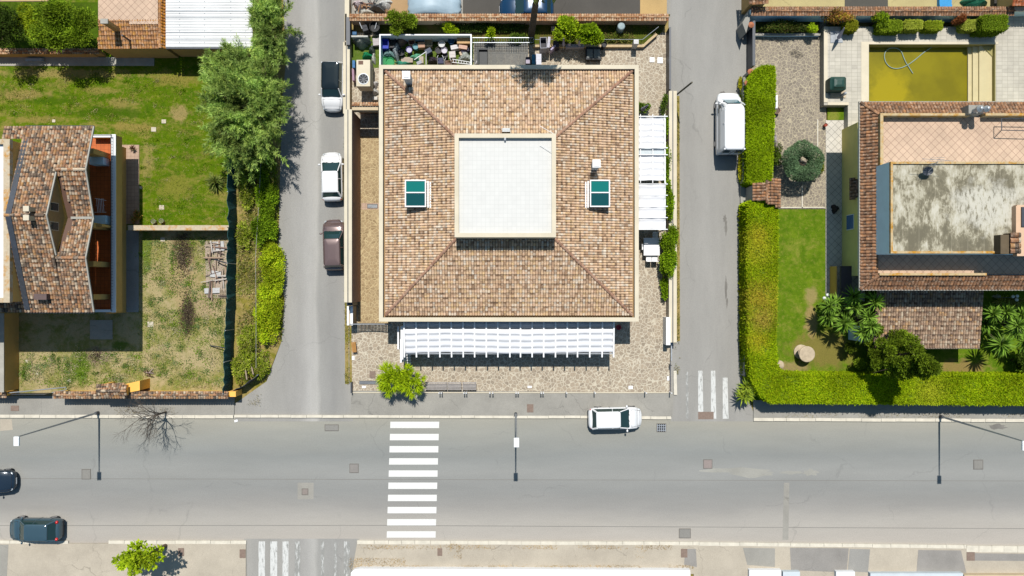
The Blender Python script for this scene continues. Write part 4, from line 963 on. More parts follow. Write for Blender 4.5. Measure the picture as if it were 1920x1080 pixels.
# ================= RIGHT HOUSE =================
rh = thing('yellow_house', 'yellow green house with stained flat roof block and tiled skirt roof at the right', 'house', (GX(960+800), GY(380), 0))
wx, ex = 617, 590; yN, yS = -314, 2; zk = 5.4; rx = 2400-960
m = MB(); m.box(GX(960+wx), GX(960+rx), gy(-22), gy(-296), 0, 2.7); m.build('wall', MA['green_y'], rh)
m = MB(); m.box(GX(960+wx+.3), GX(960+rx), gy(-22.3), gy(-295.7), 2.7, 5.6); m.build('upper_wall', MA['bluegrey'], rh)
def win_w(yp, h, w, hh, par, mat):    # window on the west wall
    y = GY(540+yp); x = GX(960+wx); m = MB(); m.box(x-.05, x+.02, y-w/2-.06, y+w/2+.06, h, h+hh); f = m.build('window', MA['white'], par)
    m = MB(); m.box(x-.06, x-.05, y-w/2, y+w/2, h+.02, h+hh-.02)
    for i in range(2):
        for j in range(3): m.box(x-.07, x-.045, y-w/2+.02+i*w/2, y-w/2+(i+1)*w/2-.04, h+.05+j*hh/3, h+(j+1)*hh/3-.02)
    m.build('pane', mat, f)
win_w(-120, 1.0, 1.1, 1.1, rh, m_glass('blue_glass', (.05,.12,.25,1), .2))
m = MB(); y = GY(360+5); tile_poly(m, [(GX(1567),GY(382),2.3),(GX(1567),GY(342),2.3),(GX(1577),GY(346),2.75),(GX(1577),GY(378),2.75)], PAL_RED, .24, .24); m.quad((GX(1567),GY(382),2.28),(GX(1567),GY(342),2.28),(GX(1577),GY(346),2.73),(GX(1577),GY(378),2.73), A(90,70,60)); m.build('door_canopy', MA['tile'], rh)
m = MB(); m.box(GX(960+wx)-1.0, GX(960+wx)-.9, GY(556), GY(500), 0, 1.2); m.build('porch_wall', MA['yellow'], rh); m = MB(); m.box(GX(960+wx)-.86, GX(960+wx), GY(560), GY(500), 1.6, 1.75); m.build('porch_shade_slab', m_plain('dark_porch_shade', A(92,82,84), .8), rh)  # dark slab stands in for the shaded porch interior
# skirt roof
ix, iN, iS = 613, -291, -21; zi = 6.0
rf = MB(); tp = lambda pts: tile_poly(rf, pts, PAL_RED, .24, .4, .06)
tp([P(ex,yN,zk), P(ex,yS,zk), P(ix,iS,zi), P(ix,iN,zi)]); tp([P(rx,yN,zk), P(ex,yN,zk), P(ix,iN,zi), P(rx,iN,zi)]); tp([P(ex,yS,zk), P(rx,yS,zk), P(rx,iS,zi), P(ix,iS,zi)])
r1 = rf.build('skirt_roof', MA['tile'], rh)
m = MB()
for pts in ([P(ex,yN,zk), P(ex,yS,zk), P(ix,iS,zi), P(ix,iN,zi)], [P(rx,yN,zk), P(ex,yN,zk), P(ix,iN,zi), P(rx,iN,zi)], [P(ex,yS,zk), P(rx,yS,zk), P(rx,iS,zi), P(ix,iS,zi)]):
    m.quad(*[(p[0], p[1], p[2]-.03) for p in pts], A(110,85,70))
m.add([P(ex,yN,zk-.05), P(ex,yS,zk-.05), P(rx,yS,zk-.05), P(rx,yN,zk-.05)], [(0,3,2,1)], A(200,190,180))
m.build('roof_boards', MA['tinted'], r1)
m = MB(); ridge(m, P(ex,yN,zk+.04), P(ix,iN,zi+.04), PAL_RED, .12); m.build('hip_tiles', MA['tile'], r1); m = MB(); ridge(m, P(ex,yS,zk+.04), P(ix,iS,zi+.04), PAL_RED, .12); m.build('hip_tiles', MA['tile'], r1)
m = MB(); m.box(*(lambda a,b: (a[0]-.1, a[0]-.0, b[1], a[1]))(P(ex,yN,0), P(ex,yS,0)), zk-.1, zk+.02); m.box(P(ex,yS,0)[0]-.1, P(rx,yS,0)[0], P(ex,yS,0)[1]-.1, P(ex,yS,0)[1], zk-.1, zk+.02); m.box(P(ex,yN,0)[0]-.1, P(rx,yN,0)[0], P(ex,yN,0)[1], P(ex,yN,0)[1]+.1, zk-.1, zk+.02); m.build('eave_gutter', MA['concrete'], rh)
# terrace
m = MB(); m.box(GX(960+ix+2), GX(960+rx), gy(iS-2), gy(iN+2), 5.4, 5.7); m.build('terrace_floor', MA['pinktile'], rh)
m = MB()
m.box(GX(960+ix), GX(960+ix+5), gy(-192), gy(iN), 5.6, 6.3); m.box(GX(960+ix+5), *(W(1822,0,6.3).x,), gy(iN+4), gy(iN), 5.6, 6.3); m.box(W(1848,0,6.3).x, GX(960+rx), gy(iN+4), gy(iN), 5.6, 6.3)
m.box(GX(960+ix), W(1852,0,6.3).x, gy(iS), gy(iS-4), 5.6, 6.2); m.build('terrace_parapet', MA['lichen_o'], rh)
ch = MB(); ch.box(*R(1818,196,1846,212,6.8), 5.4, 6.7); ch.build('chimney_stack', MA['pave_old'], rh)
for px in (1842, 1855):
    m = MB(); a = W(px, 202, 7.6); m.lathe((a.x, a.y, 5.6), [(.16,0),(.16,1.6),(.24,1.6),(.24,1.75),(.14,1.9),(.1,2.0),(.001,2.02)], 12); m.build('flue', MA['metal_gr'], rh)
# roof block
bx0, byN, byS, zb = 610, -203.6, -55.8, 7.9
m = MB(); m.box(GX(960+bx0), GX(960+rx), gy(byS), gy(byN), 5.5, 7.7); m.build('block_wall', MA['bluegrey'], rh)
m = MB(); m.box(GX(960+bx0+3), GX(960+rx), gy(byS-3), gy(byN+3), 7.7, 7.78); m.build('flat_roof', MA['stain'], rh)
m = MB(); a, b, c, d = GX(960+bx0), GX(960+rx), gy(byS), gy(byN); m.box(a, a+.16, c, d, 7.7, zb); m.box(a+.16, b, d-.16, d, 7.7, zb); m.box(a+.16, b, c, c+.16, 7.7, zb-.04); m.build('roof_rim', MA['lichen_o'], rh)
m = MB(); m.box(*R(1905,386,1908,438,8.2), 7.75, 8.2); m.box(*R(1908,384,2100,480,8.2), 7.75, 8.15); m.build('stair_block', MA['pinkwall'], rh)
m = MB(); m.box(*R(1916,388,2000,425,8.25), 8.16, 8.25); m.build('stair_hatch', MA['metal_dk'], rh)
m = MB(); m.box(*R(1877,440,1893,476,8.5), 7.7, 8.45); c = m.build('roof_chimney', m_plain('brown_box', A(120,104,80), .9), rh)
m = MB(); tile_poly(m, [L(1894,476,8.5), L(1894,436,8.5), L(1914,436,8.7), L(1914,476,8.7)][::1], PAL_LEFT, .34, .5, .09); m.box(*R(1895,437,1914,475,8.5), 7.7, 8.4, A(120,90,70)); m.build('chimney_tiles', MA['tile'], c)
# aerial and dish
m = MB(); a = W(1745, 308, 8.6); m.tube((a.x, a.y-.1, 7.5), (a.x, a.y, 9.4), .03)
for i in range(5): m.tube((a.x-.5, a.y+.12*i-.2, 9.2+.04*i), (a.x+.5, a.y+.12*i-.15, 9.2+.04*i), .012, n=4)
m.tube((a.x-1.0, a.y+.25, 9.3), (a.x+1.1, a.y+.1, 9.3), .014, n=4); m.tube((a.x, a.y, 9.3), (a.x-.3, a.y-.6, 8.8), .014, n=4); ae = m.build('aerial', MA['metal_gr'], rh)
m = MB(); n = 16; V = [(a.x-.02, a.y-.42, 8.2)]; 
for rr_, dz in ((.2,.03),(.38,.1)):
    for k_ in range(n): th_ = 2*PI*k_/n; V.append((a.x+rr_*math.cos(th_), a.y-.42+rr_*.8*math.sin(th_), 8.2+dz+.25*math.sin(th_)*rr_))
m.add(V, [(0, 1+k_, 1+(k_+1) % n) for k_ in range(n)]); m.add(V, [(1+k_, 1+n+k_, 1+n+(k_+1) % n, 1+(k_+1) % n) for k_ in range(n)]); m.build('dish', MA['metal_dk'], ae)
m = MB(); m.tube(L(1878,222,6.5), L(1960,223,6.5), .03); m.tube(L(1878,222,6.5), L(1878,244,6.5), .03); m.tube(L(1878,244,6.5), L(1960,246,6.5), .03); m.tube(L(1878,244,6.5), L(1878,244,5.7), .03); m.build('planter_frame', MA['metal_dk'], rh)
# porch
po = thing('tiled_porch', 'low tiled lean-to porch in front of the yellow green house', 'porch', (GX(1735), GY(590), 0))
h0, h1 = 2.6, 3.1; yS2 = W(0,652,2.6).y; yN2 = W(0,540,3.1).y; xa, xb_ = W(1640,0,2.8).x, W(1840,0,2.8).x
m = MB(); tile_poly(m, [(xa,yS2,h0),(xb_,yS2,h0),(xb_,yN2,h1),(xa,yN2,h1)], PAL_PORCH, .2, .36, .055); r1 = m.build('tiled_roof', MA['tile'], po)
m = MB(); m.quad((xa,yS2,h0-.03),(xb_,yS2,h0-.03),(xb_,yN2,h1-.03),(xa,yN2,h1-.03), A(120,95,80)); m.box(xa, xb_, yS2-.08, yS2, h0-.12, h0, A(170,150,130)); m.build('roof_boards', MA['tinted'], r1)
for px in (1648, 1735, 1828):
    a = W(px, 645, 2.5); m = MB(); m.box(a.x-.12, a.x+.12, a.y-.12, a.y+.12, 0, 2.55); m.build('post', MA['concrete'], po)
m = MB(); m.box(W(1613,0,2).x, W(1638,0,2).x, W(0,640,2).y, W(0,612,2).y, 0, 2.0); m.build('side_wall', MA['bluegrey'], po)

# ================= POOL GARDEN =================
Zp = .85
pt = thing('pool_terrace', 'raised pale stone pool terrace at the upper right', 'terrace', (GX(1750), GY(130), 0))
kk = 1-Zp/HC
def PG(px, py): return W(px, py, Zp).x, W(px, py, Zp).y
x0, y0 = PG(1545, 50); x1, y1 = PG(2400, 500); X0p, Y0p = PG(1629, 83); X1p, Y1p = PG(1867, 300)
m = MB(); 
m.box(x0, X0p, PG(0,197)[1], y0, 0, Zp-.01); m.box(PG(1590,0)[0], X0p, PG(0,243)[1], PG(0,197)[1], 0, Zp-.01); m.box(X1p, x1, y1+2, y0, 0, Zp-.01); m.box(X0p, X1p, Y0p, y0, 0, Zp-.012)
m.build('terrace_deck', [MA['stonedeck']], pt)
m = MB(); m.box(x0-.02, x0+.28, PG(0,192)[1], y0, Zp-.01, Zp+.03); m.box(x0+.28, PG(1591,0)[0], PG(0,197)[1], PG(0,192)[1], Zp-.01, Zp+.03); m.build('edge_stone', MA['cream_cop'], pt)
m = MB(); w_ = .27; a, b = X0p-.62, X1p; m.box(a, X0p, Y1p, Y0p+.2, Zp-.01, Zp+.012); m.box(X0p, b+.2, Y0p, Y0p+.2, Zp-.01, Zp+.012); m.build('pool_border', MA['cream_cop'], pt)
pl = thing('swimming_pool', 'rectangular swimming pool basin with cream steps beside the yellow green house', 'swimming pool', (GX(1745), GY(140), 0))
crm = m_plain('pool_lining', A(238,222,172), .7, .05, 1.5, .3, obj=False)
crs = m_plain('pool_side', A(190,178,112), .7, .05, 1.5, .3, obj=False)
m = MB(); m.box(X0p-.2, X1p, Y0p-.001, Y0p+.2, -.45, Zp-.02); m.box(X0p-.1, X0p+.02, Y1p, Y0p-.002, -.45, Zp-.03); m.build('pool_wall', crs, pl)
m = MB()
for a, b, z in ((1815,1824,.25), (1824,1836,.38), (1836,1866,.5)):
    k0 = (HC-z)/1280; m.box((a-960)*k0, (b-960)*k0+.02, Y1p, Y0p-.01, -.4, z)
m.build('pool_steps', crm, pl)
m = MB(); m.box(X1p-.06, X1p+.02, Y1p, Y0p, -.4, Zp-.02); m.prism([(X1p-.9,Y0p-.02),(X1p-.05,Y0p-.02),(X1p-.05,Y0p-.9)], .5, .56); m.build('pool_edge', crs, pl)
m = MB(); k0 = (HC-.1)/1280; m.box(X0p, (1818-960)*k0, Y1p, Y0p-.005, -.4, .12); tag(m.build('pool_water', MA['water']), kind='structure')
m = MB(); pts = []
for px, py in ((1749,87),(1740,93),(1730,100),(1717,111),(1703,121),(1690,127),(1678,128.5),(1668,125),(1661,117),(1658.5,108),(1659,100),(1664,93),(1672,90),(1682,91),(1690,97),(1694,107),(1699,118),(1705,127),(1713,140)): pts.append(L(px, py, .17))
P2 = []
for i in range(len(pts)-1):
    for s_ in range(4):
        p0, p1, p2, p3 = (Vector(pts[max(0,min(len(pts)-1,i+j))]) for j in (-1,0,1,2)); t_ = s_/4
        P2.append(tuple(.5*((2*p1)+(p2-p0)*t_+(2*p0-5*p1+4*p2-p3)*t_*t_+(3*p1-p0-3*p2+p3)*t_**3)))
m.path(P2, .035, 6); tag(m.build('pool_hose', m_plain('hose_pale_blue', A(175,200,190), .5, .1)), 'pale blue looped hose floating on the green pool water', 'hose')
m = MB(); m.sheet([PG(x, y) for x, y in ((1880,-40),(2100,-40),(2100,70),(1880,50))], Zp+.004); tag(m.build('pool_terrace_patch', MA['stonedeck']), kind='structure')
# ================= VEGETATION =================
def cols(n, *cs, jit=.25):
    c = np.array([q[:3] for q in cs]); w = RNG.random((n, 1)); i = RNG.integers(0, len(c), n); j = RNG.integers(0, len(c), n)
    return (c[i]*w + c[j]*(1-w)) * (1 + RNG.uniform(-jit, jit, (n, 1)))
def rdir(n, up=.5):
    d = RNG.normal(size=(n, 3)); d /= np.linalg.norm(d, axis=1, keepdims=True); d[:,2] = d[:,2]*.7 + up
    return d
def blob_pts(blobs, n, shell=.55):
    b = np.array([list(c) + list(r) for c, r in blobs], float); w = b[:,3]*b[:,4]*b[:,5]; w = w**.75; i = RNG.choice(len(b), n, p=w/w.sum())
    d = RNG.normal(size=(n, 3)); d /= np.linalg.norm(d, axis=1, keepdims=True)
    rr = (shell + (1-shell)*RNG.random((n, 1)))
    return b[i,:3] + d*rr*b[i,3:], d
def clump_cols(P, n, cs, scale=1.2, contrast=.35):
    """colour varies leaf by leaf and clump by clump"""
    ph = RNG.uniform(0, 6, 6)
    v = np.sin(P[:,0]*scale*2+ph[0]+np.sin(P[:,1]*scale*1.7+ph[1])*1.4) + np.sin(P[:,1]*scale*2.3+ph[2]+np.sin(P[:,0]*scale*1.3+ph[3]))
    return cols(n, *cs) * (1 + contrast*.5*v[:,None])
GREEN = [(.10,.16,.02), (.14,.21,.02), (.07,.12,.015)]
LIME = [(.26,.36,.006), (.34,.43,.01), (.17,.26,.005)]
DARK = [(.04,.075,.012), (.06,.10,.015), (.085,.13,.02)]
FEATH = [(.21,.32,.07), (.30,.41,.11), (.11,.19,.03), (.34,.43,.09)]
HEDGE = [(.20,.30,.003), (.25,.34,.004), (.12,.20,.002), (.28,.33,.006)]
OLIVE = [(.09,.15,.07), (.13,.20,.10), (.06,.11,.05)]
YUCCA = [(.13,.24,.025), (.20,.32,.045), (.07,.13,.012)]
def leafy(mb, blobs, n, size, cs, shell=.5, up=.5, aspect=.5, contrast=.35, scale=1.2):
    P, d = blob_pts(blobs, n, shell); k = P[:,2] > .05; P, d = P[k], d[k]; n = len(P)
    D = d*.8 + rdir(n, up)*.8; L = size*RNG.uniform(.6, 1.3, n)
    mb.leaves(P, D, L, L*aspect, clump_cols(P, n, cs, scale, contrast)); return mb
def randblobs(c, R_, n, sub=.42, seed=0, flat=.7):
    rr = random.Random(seed); out = []
    for i in range(n):
        th = rr.uniform(0, 2*PI); u = math.sqrt(rr.random()); zz = rr.uniform(-.6, 1)*math.sqrt(max(0, 1-u*u*.8))
        s = sub*rr.uniform(.65, 1.25)
        out.append(((c[0]+R_[0]*u*.75*math.cos(th), c[1]+R_[1]*u*.75*math.sin(th), c[2]+R_[2]*zz*.7), (R_[0]*s, R_[1]*s, R_[2]*s*flat+.05)))
    return out
def trunk_mb(base, top, r, limbs, seed):
    rr = random.Random(seed); m = MB(); b, t_ = Vector(base), Vector(top); mid = b.lerp(t_, .5) + Vector((rr.uniform(-.1,.1), rr.uniform(-.1,.1), 0))
    m.path([b, mid, t_], [r, r*.8, r*.5], 8)
    for e in limbs:
        s = b.lerp(t_, rr.uniform(.45, .9)); e = Vector(e); mm = s.lerp(e, .5) + Vector((0, 0, .15)); m.path([s, mm, e], [r*.45, r*.3, r*.1], 5)
    return m
def tree(name, label, bpx, cpx, h, Rr, n, size, cs, nb=14, group=None, seed=1, up=.5, aspect=.5, cat='tree', sub=.42, shell=.5, hc=None, contrast=.35):
    base = (GX(bpx[0]), GY(bpx[1]), .05); hc = hc or h*.7; c = W(cpx[0], cpx[1], hc)
    t = thing(name, label, cat, base, group=group)
    bl = randblobs(c, Rr, nb, sub, seed)
    trunk_mb(base, (c.x, c.y, hc), .05+.03*h, [b[0] for b in bl[:9]], seed).build('trunk', MA['bark'], t)
    leafy(MB(), bl, n, size, cs, shell, up, aspect, contrast).build('crown', MA['leaf'], t)
    return t
def shrub(name, label, px, py, r, h, n, size, cs, cat='shrub', group=None, seed=1, z0=.1, aspect=.5, nb=6):
    hc = h*.55; c = W(px, py, hc); R3 = (r*M1, r*M1, h*.5) if not hasattr(r, '__len__') else (r[0]*M1, r[1]*M1, h*.5)
    bl = randblobs((c.x, c.y, hc+z0), R3, nb, .55, seed)
    t = thing(name, label, cat, (c.x, c.y, z0), group=group)
    leafy(MB(), bl, n, size, cs, .3, .6, aspect).build('foliage', MA['leaf'], t)
    m = MB()
    for b in bl[:5]: m.tube((c.x, c.y, 0), b[0], .025, .01, 5)
    m.build('stem', MA['bark'], t); return t
# --- tufts scattered over ground: stuff
def tufts(name, rects, n, size, cs, aspect=.25, zmax=.05, up=.9):
    m = MB()
    ar = np.array([(c-a)*(d-b) for a, b, c, d in rects], float); i = RNG.choice(len(rects), n, p=ar/ar.sum()); rc = np.array(rects, float)[i]
    px = rc[:,0] + (rc[:,2]-rc[:,0])*RNG.random(n); py = rc[:,1] + (rc[:,3]-rc[:,1])*RNG.random(n)
    P = np.stack([(px-960)*M1, (540-py)*M1, np.full(n, zmax)], 1); L = size*RNG.uniform(.5, 1.4, n)
    v = np.sin(P[:,0]*1.1+np.sin(P[:,1]*.9)*2)+np.sin(P[:,1]*1.6+np.sin(P[:,0]*.7)*2+1)+RNG.normal(0, .5, n); k = v > -.6
    P, L = P[k], L[k]; n = len(P)
    m.leaves(P, rdir(n, up), L, L*aspect, clump_cols(P, n, cs, .8, .3)); return tag(m.build(name, MA['leaf']), kind='stuff')
tufts('grass', [(-80,128,425,236),(262,236,432,418),(180,236,262,256)], 15000, .10, [(.10,.18,.002),(.15,.22,.006),(.28,.25,.07)])
tufts('dry_grass', [(265,445,430,725),(38,660,265,725)], 17000, .14, [(.15,.24,.02),(.34,.32,.12),(.42,.36,.2),(.20,.28,.06)])
tufts('grass', [(1462,394,1546,700),(1546,560,1900,700),(1460,690,1560,712)], 16000, .07, [(.12,.22,.01),(.18,.28,.015),(.26,.29,.05)])
tufts('grass', [(0,6,40,96)], 1500, .1, [(.07,.12,.012),(.1,.15,.015)])
tufts('verge_grass', [(447,292,520,420),(447,420,505,700)], 15000, .30, [(.34,.28,.10),(.42,.35,.17),(.24,.28,.04),(.15,.21,.02)], .14)
tufts('verge_grass', [(488,300,522,470),(486,470,530,640),(470,640,508,700)], 9000, .3, [(.22,.32,.01),(.30,.38,.015),(.14,.22,.01),(.34,.30,.1)], .18)
tufts('verge_grass', [(1263,185,1273,700),(646,95,650,575),(647,575,656,720)], 3800, .14, [(.2,.19,.06),(.14,.17,.03),(.28,.2,.09)], .25)
tufts('dry_grass', [(672,1021,1260,1028),(655,1045,760,1066),(760,1058,1300,1064),(838,1018,866,1046),(1190,1024,1216,1046)], 5200, .10, [(.42,.27,.1),(.36,.24,.1),(.3,.22,.1)], .3, .13)
tufts('dry_grass', [(40,722,430,728),(300,762,330,776),(215,762,280,776),(1420,775,1920,782),(440,738,490,760)], 2600, .1, [(.3,.24,.13),(.2,.18,.08),(.24,.2,.1)], .3, .1)
m = MB()
for cx, cy, rx, ry, k in ((345,478,.6,1.5,1500),(353,588,.45,1.6,1700),(180,667,.6,.35,300)):
    q = np.column_stack([RNG.normal(GX(cx), rx*.5, k), RNG.normal(GY(cy), ry*.5, k), np.full(k, .06)]); m.leaves(q, rdir(k, .5), .16, .05, cols(k, (.10,.075,.05), (.06,.045,.035), (.16,.12,.08)))
tag(m.build('burnt_grass', MA['leaf']), kind='stuff')
m = MB(); rw = random.Random(11)
for i in range(230):
    px, py = (rw.uniform(266,428), rw.uniform(448,722)) if rw.random() < .62 else (rw.uniform(40,266), rw.uniform(662,722))
    k = rw.randint(20, 90); q = np.column_stack([RNG.normal(GX(px), rw.uniform(.08,.32), k), RNG.normal(GY(py), rw.uniform(.08,.3), k), np.full(k, .06)])
    c3 = rw.choice([(.10,.17,.03),(.16,.26,.02),(.20,.27,.10),(.40,.36,.22),(.13,.2,.05)]); m.leaves(q, rdir(k, .8), .15*RNG.uniform(.5,1.3,k), .05, cols(k, c3, jit=.3))
tag(m.build('weeds', MA['leaf']), kind='stuff')
m = MB()
for i in range(150):
    px, py = (rw.uniform(0,420), rw.uniform(128,232)) if rw.random() < .6 else (rw.uniform(264,430), rw.uniform(240,416))
    k = rw.randint(20, 60); q = np.column_stack([RNG.normal(GX(px), rw.uniform(.08,.35), k), RNG.normal(GY(py), rw.uniform(.06,.2), k), np.full(k, .06)])
    c3 = rw.choice([(.08,.15,.003),(.18,.28,.01),(.36,.32,.14),(.26,.26,.06)]); m.leaves(q, rdir(k, .8), .11*RNG.uniform(.5,1.3,k), .04, cols(k, c3, jit=.3))
tag(m.build('weeds', MA['leaf']), kind='stuff')
# --- weedy bushes on the verge
def bushes(label, spots, cs, hh, size, dens, cat='bush', name='wild_bush', group='wild bushes on the weedy verge'):
    for i, (px, py, rx, ry, lab) in enumerate(spots):
        c = W(px, py, hh*.6); t = thing(name, lab, cat, (c.x, c.y, .05), group=group)
        bl = randblobs((c.x, c.y, hh*.5), (rx*M1*1.3, ry*M1*1.35, hh*.6), 34, .26, 31*i+7+int(px))
        leafy(MB(), bl, int(rx*ry*dens*2.1), size, cs, .25, .6, .42, .4, 1.0).build('foliage', MA['leaf'], t)
bushes('', [(490,300,22,32,'dark green bush at the foot of the large feathery tree'),(500,368,16,42,'tall green bush on the verge opposite the white hatchback'),(494,430,20,28,'green bush on the verge opposite the gap between white and brown cars')], [(.14,.24,.01),(.22,.33,.012),(.08,.15,.008)], 1.3, .16, 4.2)
bushes('', [(507,492,22,36,'bright lime bush on the verge beside the brown parked car'),(508,546,22,36,'bright lime bush in the middle of the lower verge'),(500,606,25,34,'bright lime bush where the verge narrows towards the road')], [(.34,.42,.01),(.28,.38,.012),(.2,.3,.01),(.4,.42,.02)], 1.2, .15, 4.2)
bushes('', [(458,440,14,22,'small lime bush next to the green net fence opposite the garden wall'),(462,350,14,34,'straw coloured bush in front of the net fence below the feathery tree'),(470,635,22,22,'sparse olive bush near the lower end of the verge'),(456,688,18,28,'green bush behind the leaning metal sheets'),(486,682,16,22,'small olive bush at the tip of the verge')], [(.24,.33,.015),(.34,.38,.03),(.15,.23,.015),(.33,.30,.09)], .9, .14, 4.0)
# --- feathery trees
def feathery(name, label, bpx, cpx, hc, Rr, nbr, blades, seed, Ls=.62):
    base = (GX(bpx[0]), GY(bpx[1]), .05); c = W(cpx[0], cpx[1], hc); t = thing(name, label, 'tree', base, group='feathery trees by the left lane')
    rr = random.Random(seed); ends = []; P = []; AX = []
    for i in range(nbr):
        th = rr.uniform(0, 2*PI); f = rr.random()**.6; u = rr.uniform(.2, .95)*(1 if rr.random() < .7 else 1.25)
        e = Vector((c.x + Rr[0]*u*math.cos(th), c.y + Rr[1]*u*math.sin(th), c.z + Rr[2]*(1.0*math.sqrt(max(0, 1.15-u*u)) - rr.uniform(0, .9))))
        s0 = Vector((c.x + Rr[0]*u*.35*math.cos(th), c.y + Rr[1]*u*.35*math.sin(th), c.z - Rr[2]*.3)); ends.append(e); ns = 30
        ax = (e-s0).normalized() + Vector((0, 0, .25))
        for k in range(ns):
            q = s0.lerp(e, .25+.8*k/ns); P.append((q.x+rr.gauss(0,.10), q.y+rr.gauss(0,.10), q.z+rr.gauss(0,.10))); AX.append(tuple(ax))
    P = np.array(P); AX = np.array(AX); AX += RNG.normal(size=AX.shape)*.35; AX /= np.linalg.norm(AX, axis=1, keepdims=True); n0 = len(P)
    trunk_mb(base, (c.x, c.y, hc), .2, ends[:26], seed).build('trunk', MA['bark'], t)
    base_c = clump_cols(P, n0, FEATH, .9, .5); Pn = np.repeat(P, blades, 0); A_ = np.repeat(AX, blades, 0); n = len(Pn)
    Pn = Pn + A_*RNG.random((n, 1))*Ls*.6; D = A_*.9 + RNG.normal(size=(n, 3))*.5; mb = MB(); L_ = Ls*.5*RNG.uniform(.6, 1.2, n)
    mb.leaves(Pn, D, L_, L_*.12, np.repeat(base_c, blades, 0)*RNG.uniform(.75, 1.25, (n, 1))); mb.build('crown', MA['leaf'], t); return t
feathery('feathery_tree', 'largest pale green feathery tree between the left lawn and the lane', (500,240), (462,205), 3.5, (3.3,4.6,1.7), 290, 12, 5)
feathery('feathery_tree', 'narrow pale green feathery tree beside the white metal shed roof', (512,85), (508,50), 3.3, (1.4,3.3,1.3), 100, 12, 8)
feathery('feathery_tree', 'shorter feathery tree spilling over the lawn below the shed corner', (455,150), (428,122), 3.4, (2.0,1.5,1.1), 46, 9, 12)
tree('broadleaf_tree', 'large bright green broadleaf tree in the top left garden', (118,62), (118,45), 4.4, (2.4,2.05,1.5), 15000, .17, [(.13,.20,.01),(.19,.27,.015),(.08,.13,.008)], 34, seed=3, sub=.34, contrast=.5, group='trees in the top left garden')
tree('broadleaf_tree', 'yellow green smaller tree beside the large tree in the top left garden', (62,55), (58,45), 3.2, (1.1,1.5,1.1), 5000, .15, [(.22,.28,.01),(.28,.33,.015),(.14,.2,.01)], 14, seed=4, group='trees in the top left garden')
tree('broadleaf_tree', 'dark green tree cut by the left edge at the top left corner', (12,60), (6,52), 4.2, (1.5,1.9,1.4), 7000, .15, [(.03,.05,.008),(.045,.075,.01)], 18, seed=6, group='trees in the top left garden')
tree('street_tree', 'small bright lime street tree on the lower left pavement', (312,1022), (263,1046), 4.0, (2.5,1.5,1.1), 2100, .27, [(.26,.36,.01),(.34,.42,.015),(.2,.3,.01)], 46, seed=9, sub=.13, hc=3.4, aspect=.6)
tree('garden_tree', 'light green leafy tree growing over the terracotta coping above the storage yard', (752,50), (750,42), 3.0, (1.35,1.15,.9), 4200, .15, [(.15,.22,.015),(.21,.29,.02),(.1,.15,.01)], 16, seed=12, sub=.34)
shrub('garden_shrub', 'small lime shrub just above the white frame of the storage yard', 846, 56, 13, 1.2, 900, .16, LIME, seed=2)
shrub('garden_shrub', 'small lime shrub between the storage yard and the grey deck', 921, 66, 12, 1.2, 900, .16, LIME, seed=3)
shrub('garden_shrub', 'low green plants left of the palm trunk', 972, 70, (18,10), .7, 1200, .14, GREEN, seed=5)
shrub('garden_shrub', 'dark low plants behind the storage yard', 880, 50, (60,10), .5, 2400, .14, DARK, seed=6, nb=12)
shrub('garden_shrub', 'dark ground plants left of the pale stool by the palm', 960, 52, (36,9), .4, 1600, .13, DARK, seed=7, nb=10)
tree('citrus_shrub', 'loose bright green shrub left of the round one in the villa garden', (1068,72), (1060,58), 2.6, (.95,1.1,.8), 3200, .18, [(.22,.32,.01),(.3,.38,.012),(.15,.23,.01)], 12, seed=14, aspect=.6, cat='shrub')
tree('citrus_shrub', 'dense round bright green shrub in the villa garden', (1104,66), (1104,59), 2.6, (1.2,1.0,.9), 6500, .16, [(.18,.28,.008),(.25,.34,.01),(.12,.2,.008)], 14, seed=15, cat='shrub')
shrub('flower_bed', 'low flowering plants behind the stone edging wall', 1160, 72, (42,8), .5, 1500, .12, [(.14,.2,.02),(.2,.15,.05),(.1,.14,.02)], seed=16, nb=12, cat='plants')
shrub('potted_plants', 'green potted plants beside the closed parasol by the villa wall', 1205, 202, (14,9), .9, 700, .2, GREEN, seed=17, cat='plants')
shrub('climbing_plant', 'dark green plants behind the top end of the right villa wall', 1245, 196, (7,16), 1.1, 700, .14, DARK+GREEN, seed=18, cat='plants')
for i, (px, py, rx, ry, h, lab) in enumerate(((1246,240,5,24,1.2,'narrow hedge strip beside the upper slatted awning'),(1249,305,6,36,1.3,'narrow hedge strip beside the middle of the slatted awning'),(1252,378,8,34,1.7,'green hedge bulging over the wall beside the folded awning'),(1254,450,13,26,2.0,'bushy hedge beside the white garden table'),(1252,490,13,26,2.2,'bushiest hedge part reaching the lane below the white table'),(1246,540,7,18,.9,'small dark shrub below the bushy hedge'))):
    shrub('side_hedge', lab, px, py, (rx,ry), h, int(rx*ry*17), .15, [(.18,.30,.006),(.22,.33,.012),(.10,.17,.01)], 'hedge', 'hedge plants along the right villa wall', 40+i, nb=16)
for i, (px, y0, y1, lab) in enumerate(((1389,146,175,'yellow flowering strip beside the lane just above the white van'),(1388,296,342,'yellow flowering strip beside the lane below the white van'),(1390,392,412,'short yellow flowering strip below the tiled gate canopy'))):
    shrub('flower_strip', lab, px, (y0+y1)/2, (4,(y1-y0)/2), .7, 900, .11, [(.45,.40,.01),(.38,.36,.01),(.2,.22,.02)], 'flowers', 'yellow flower strips along the right lane', 60+i, .02, nb=12)
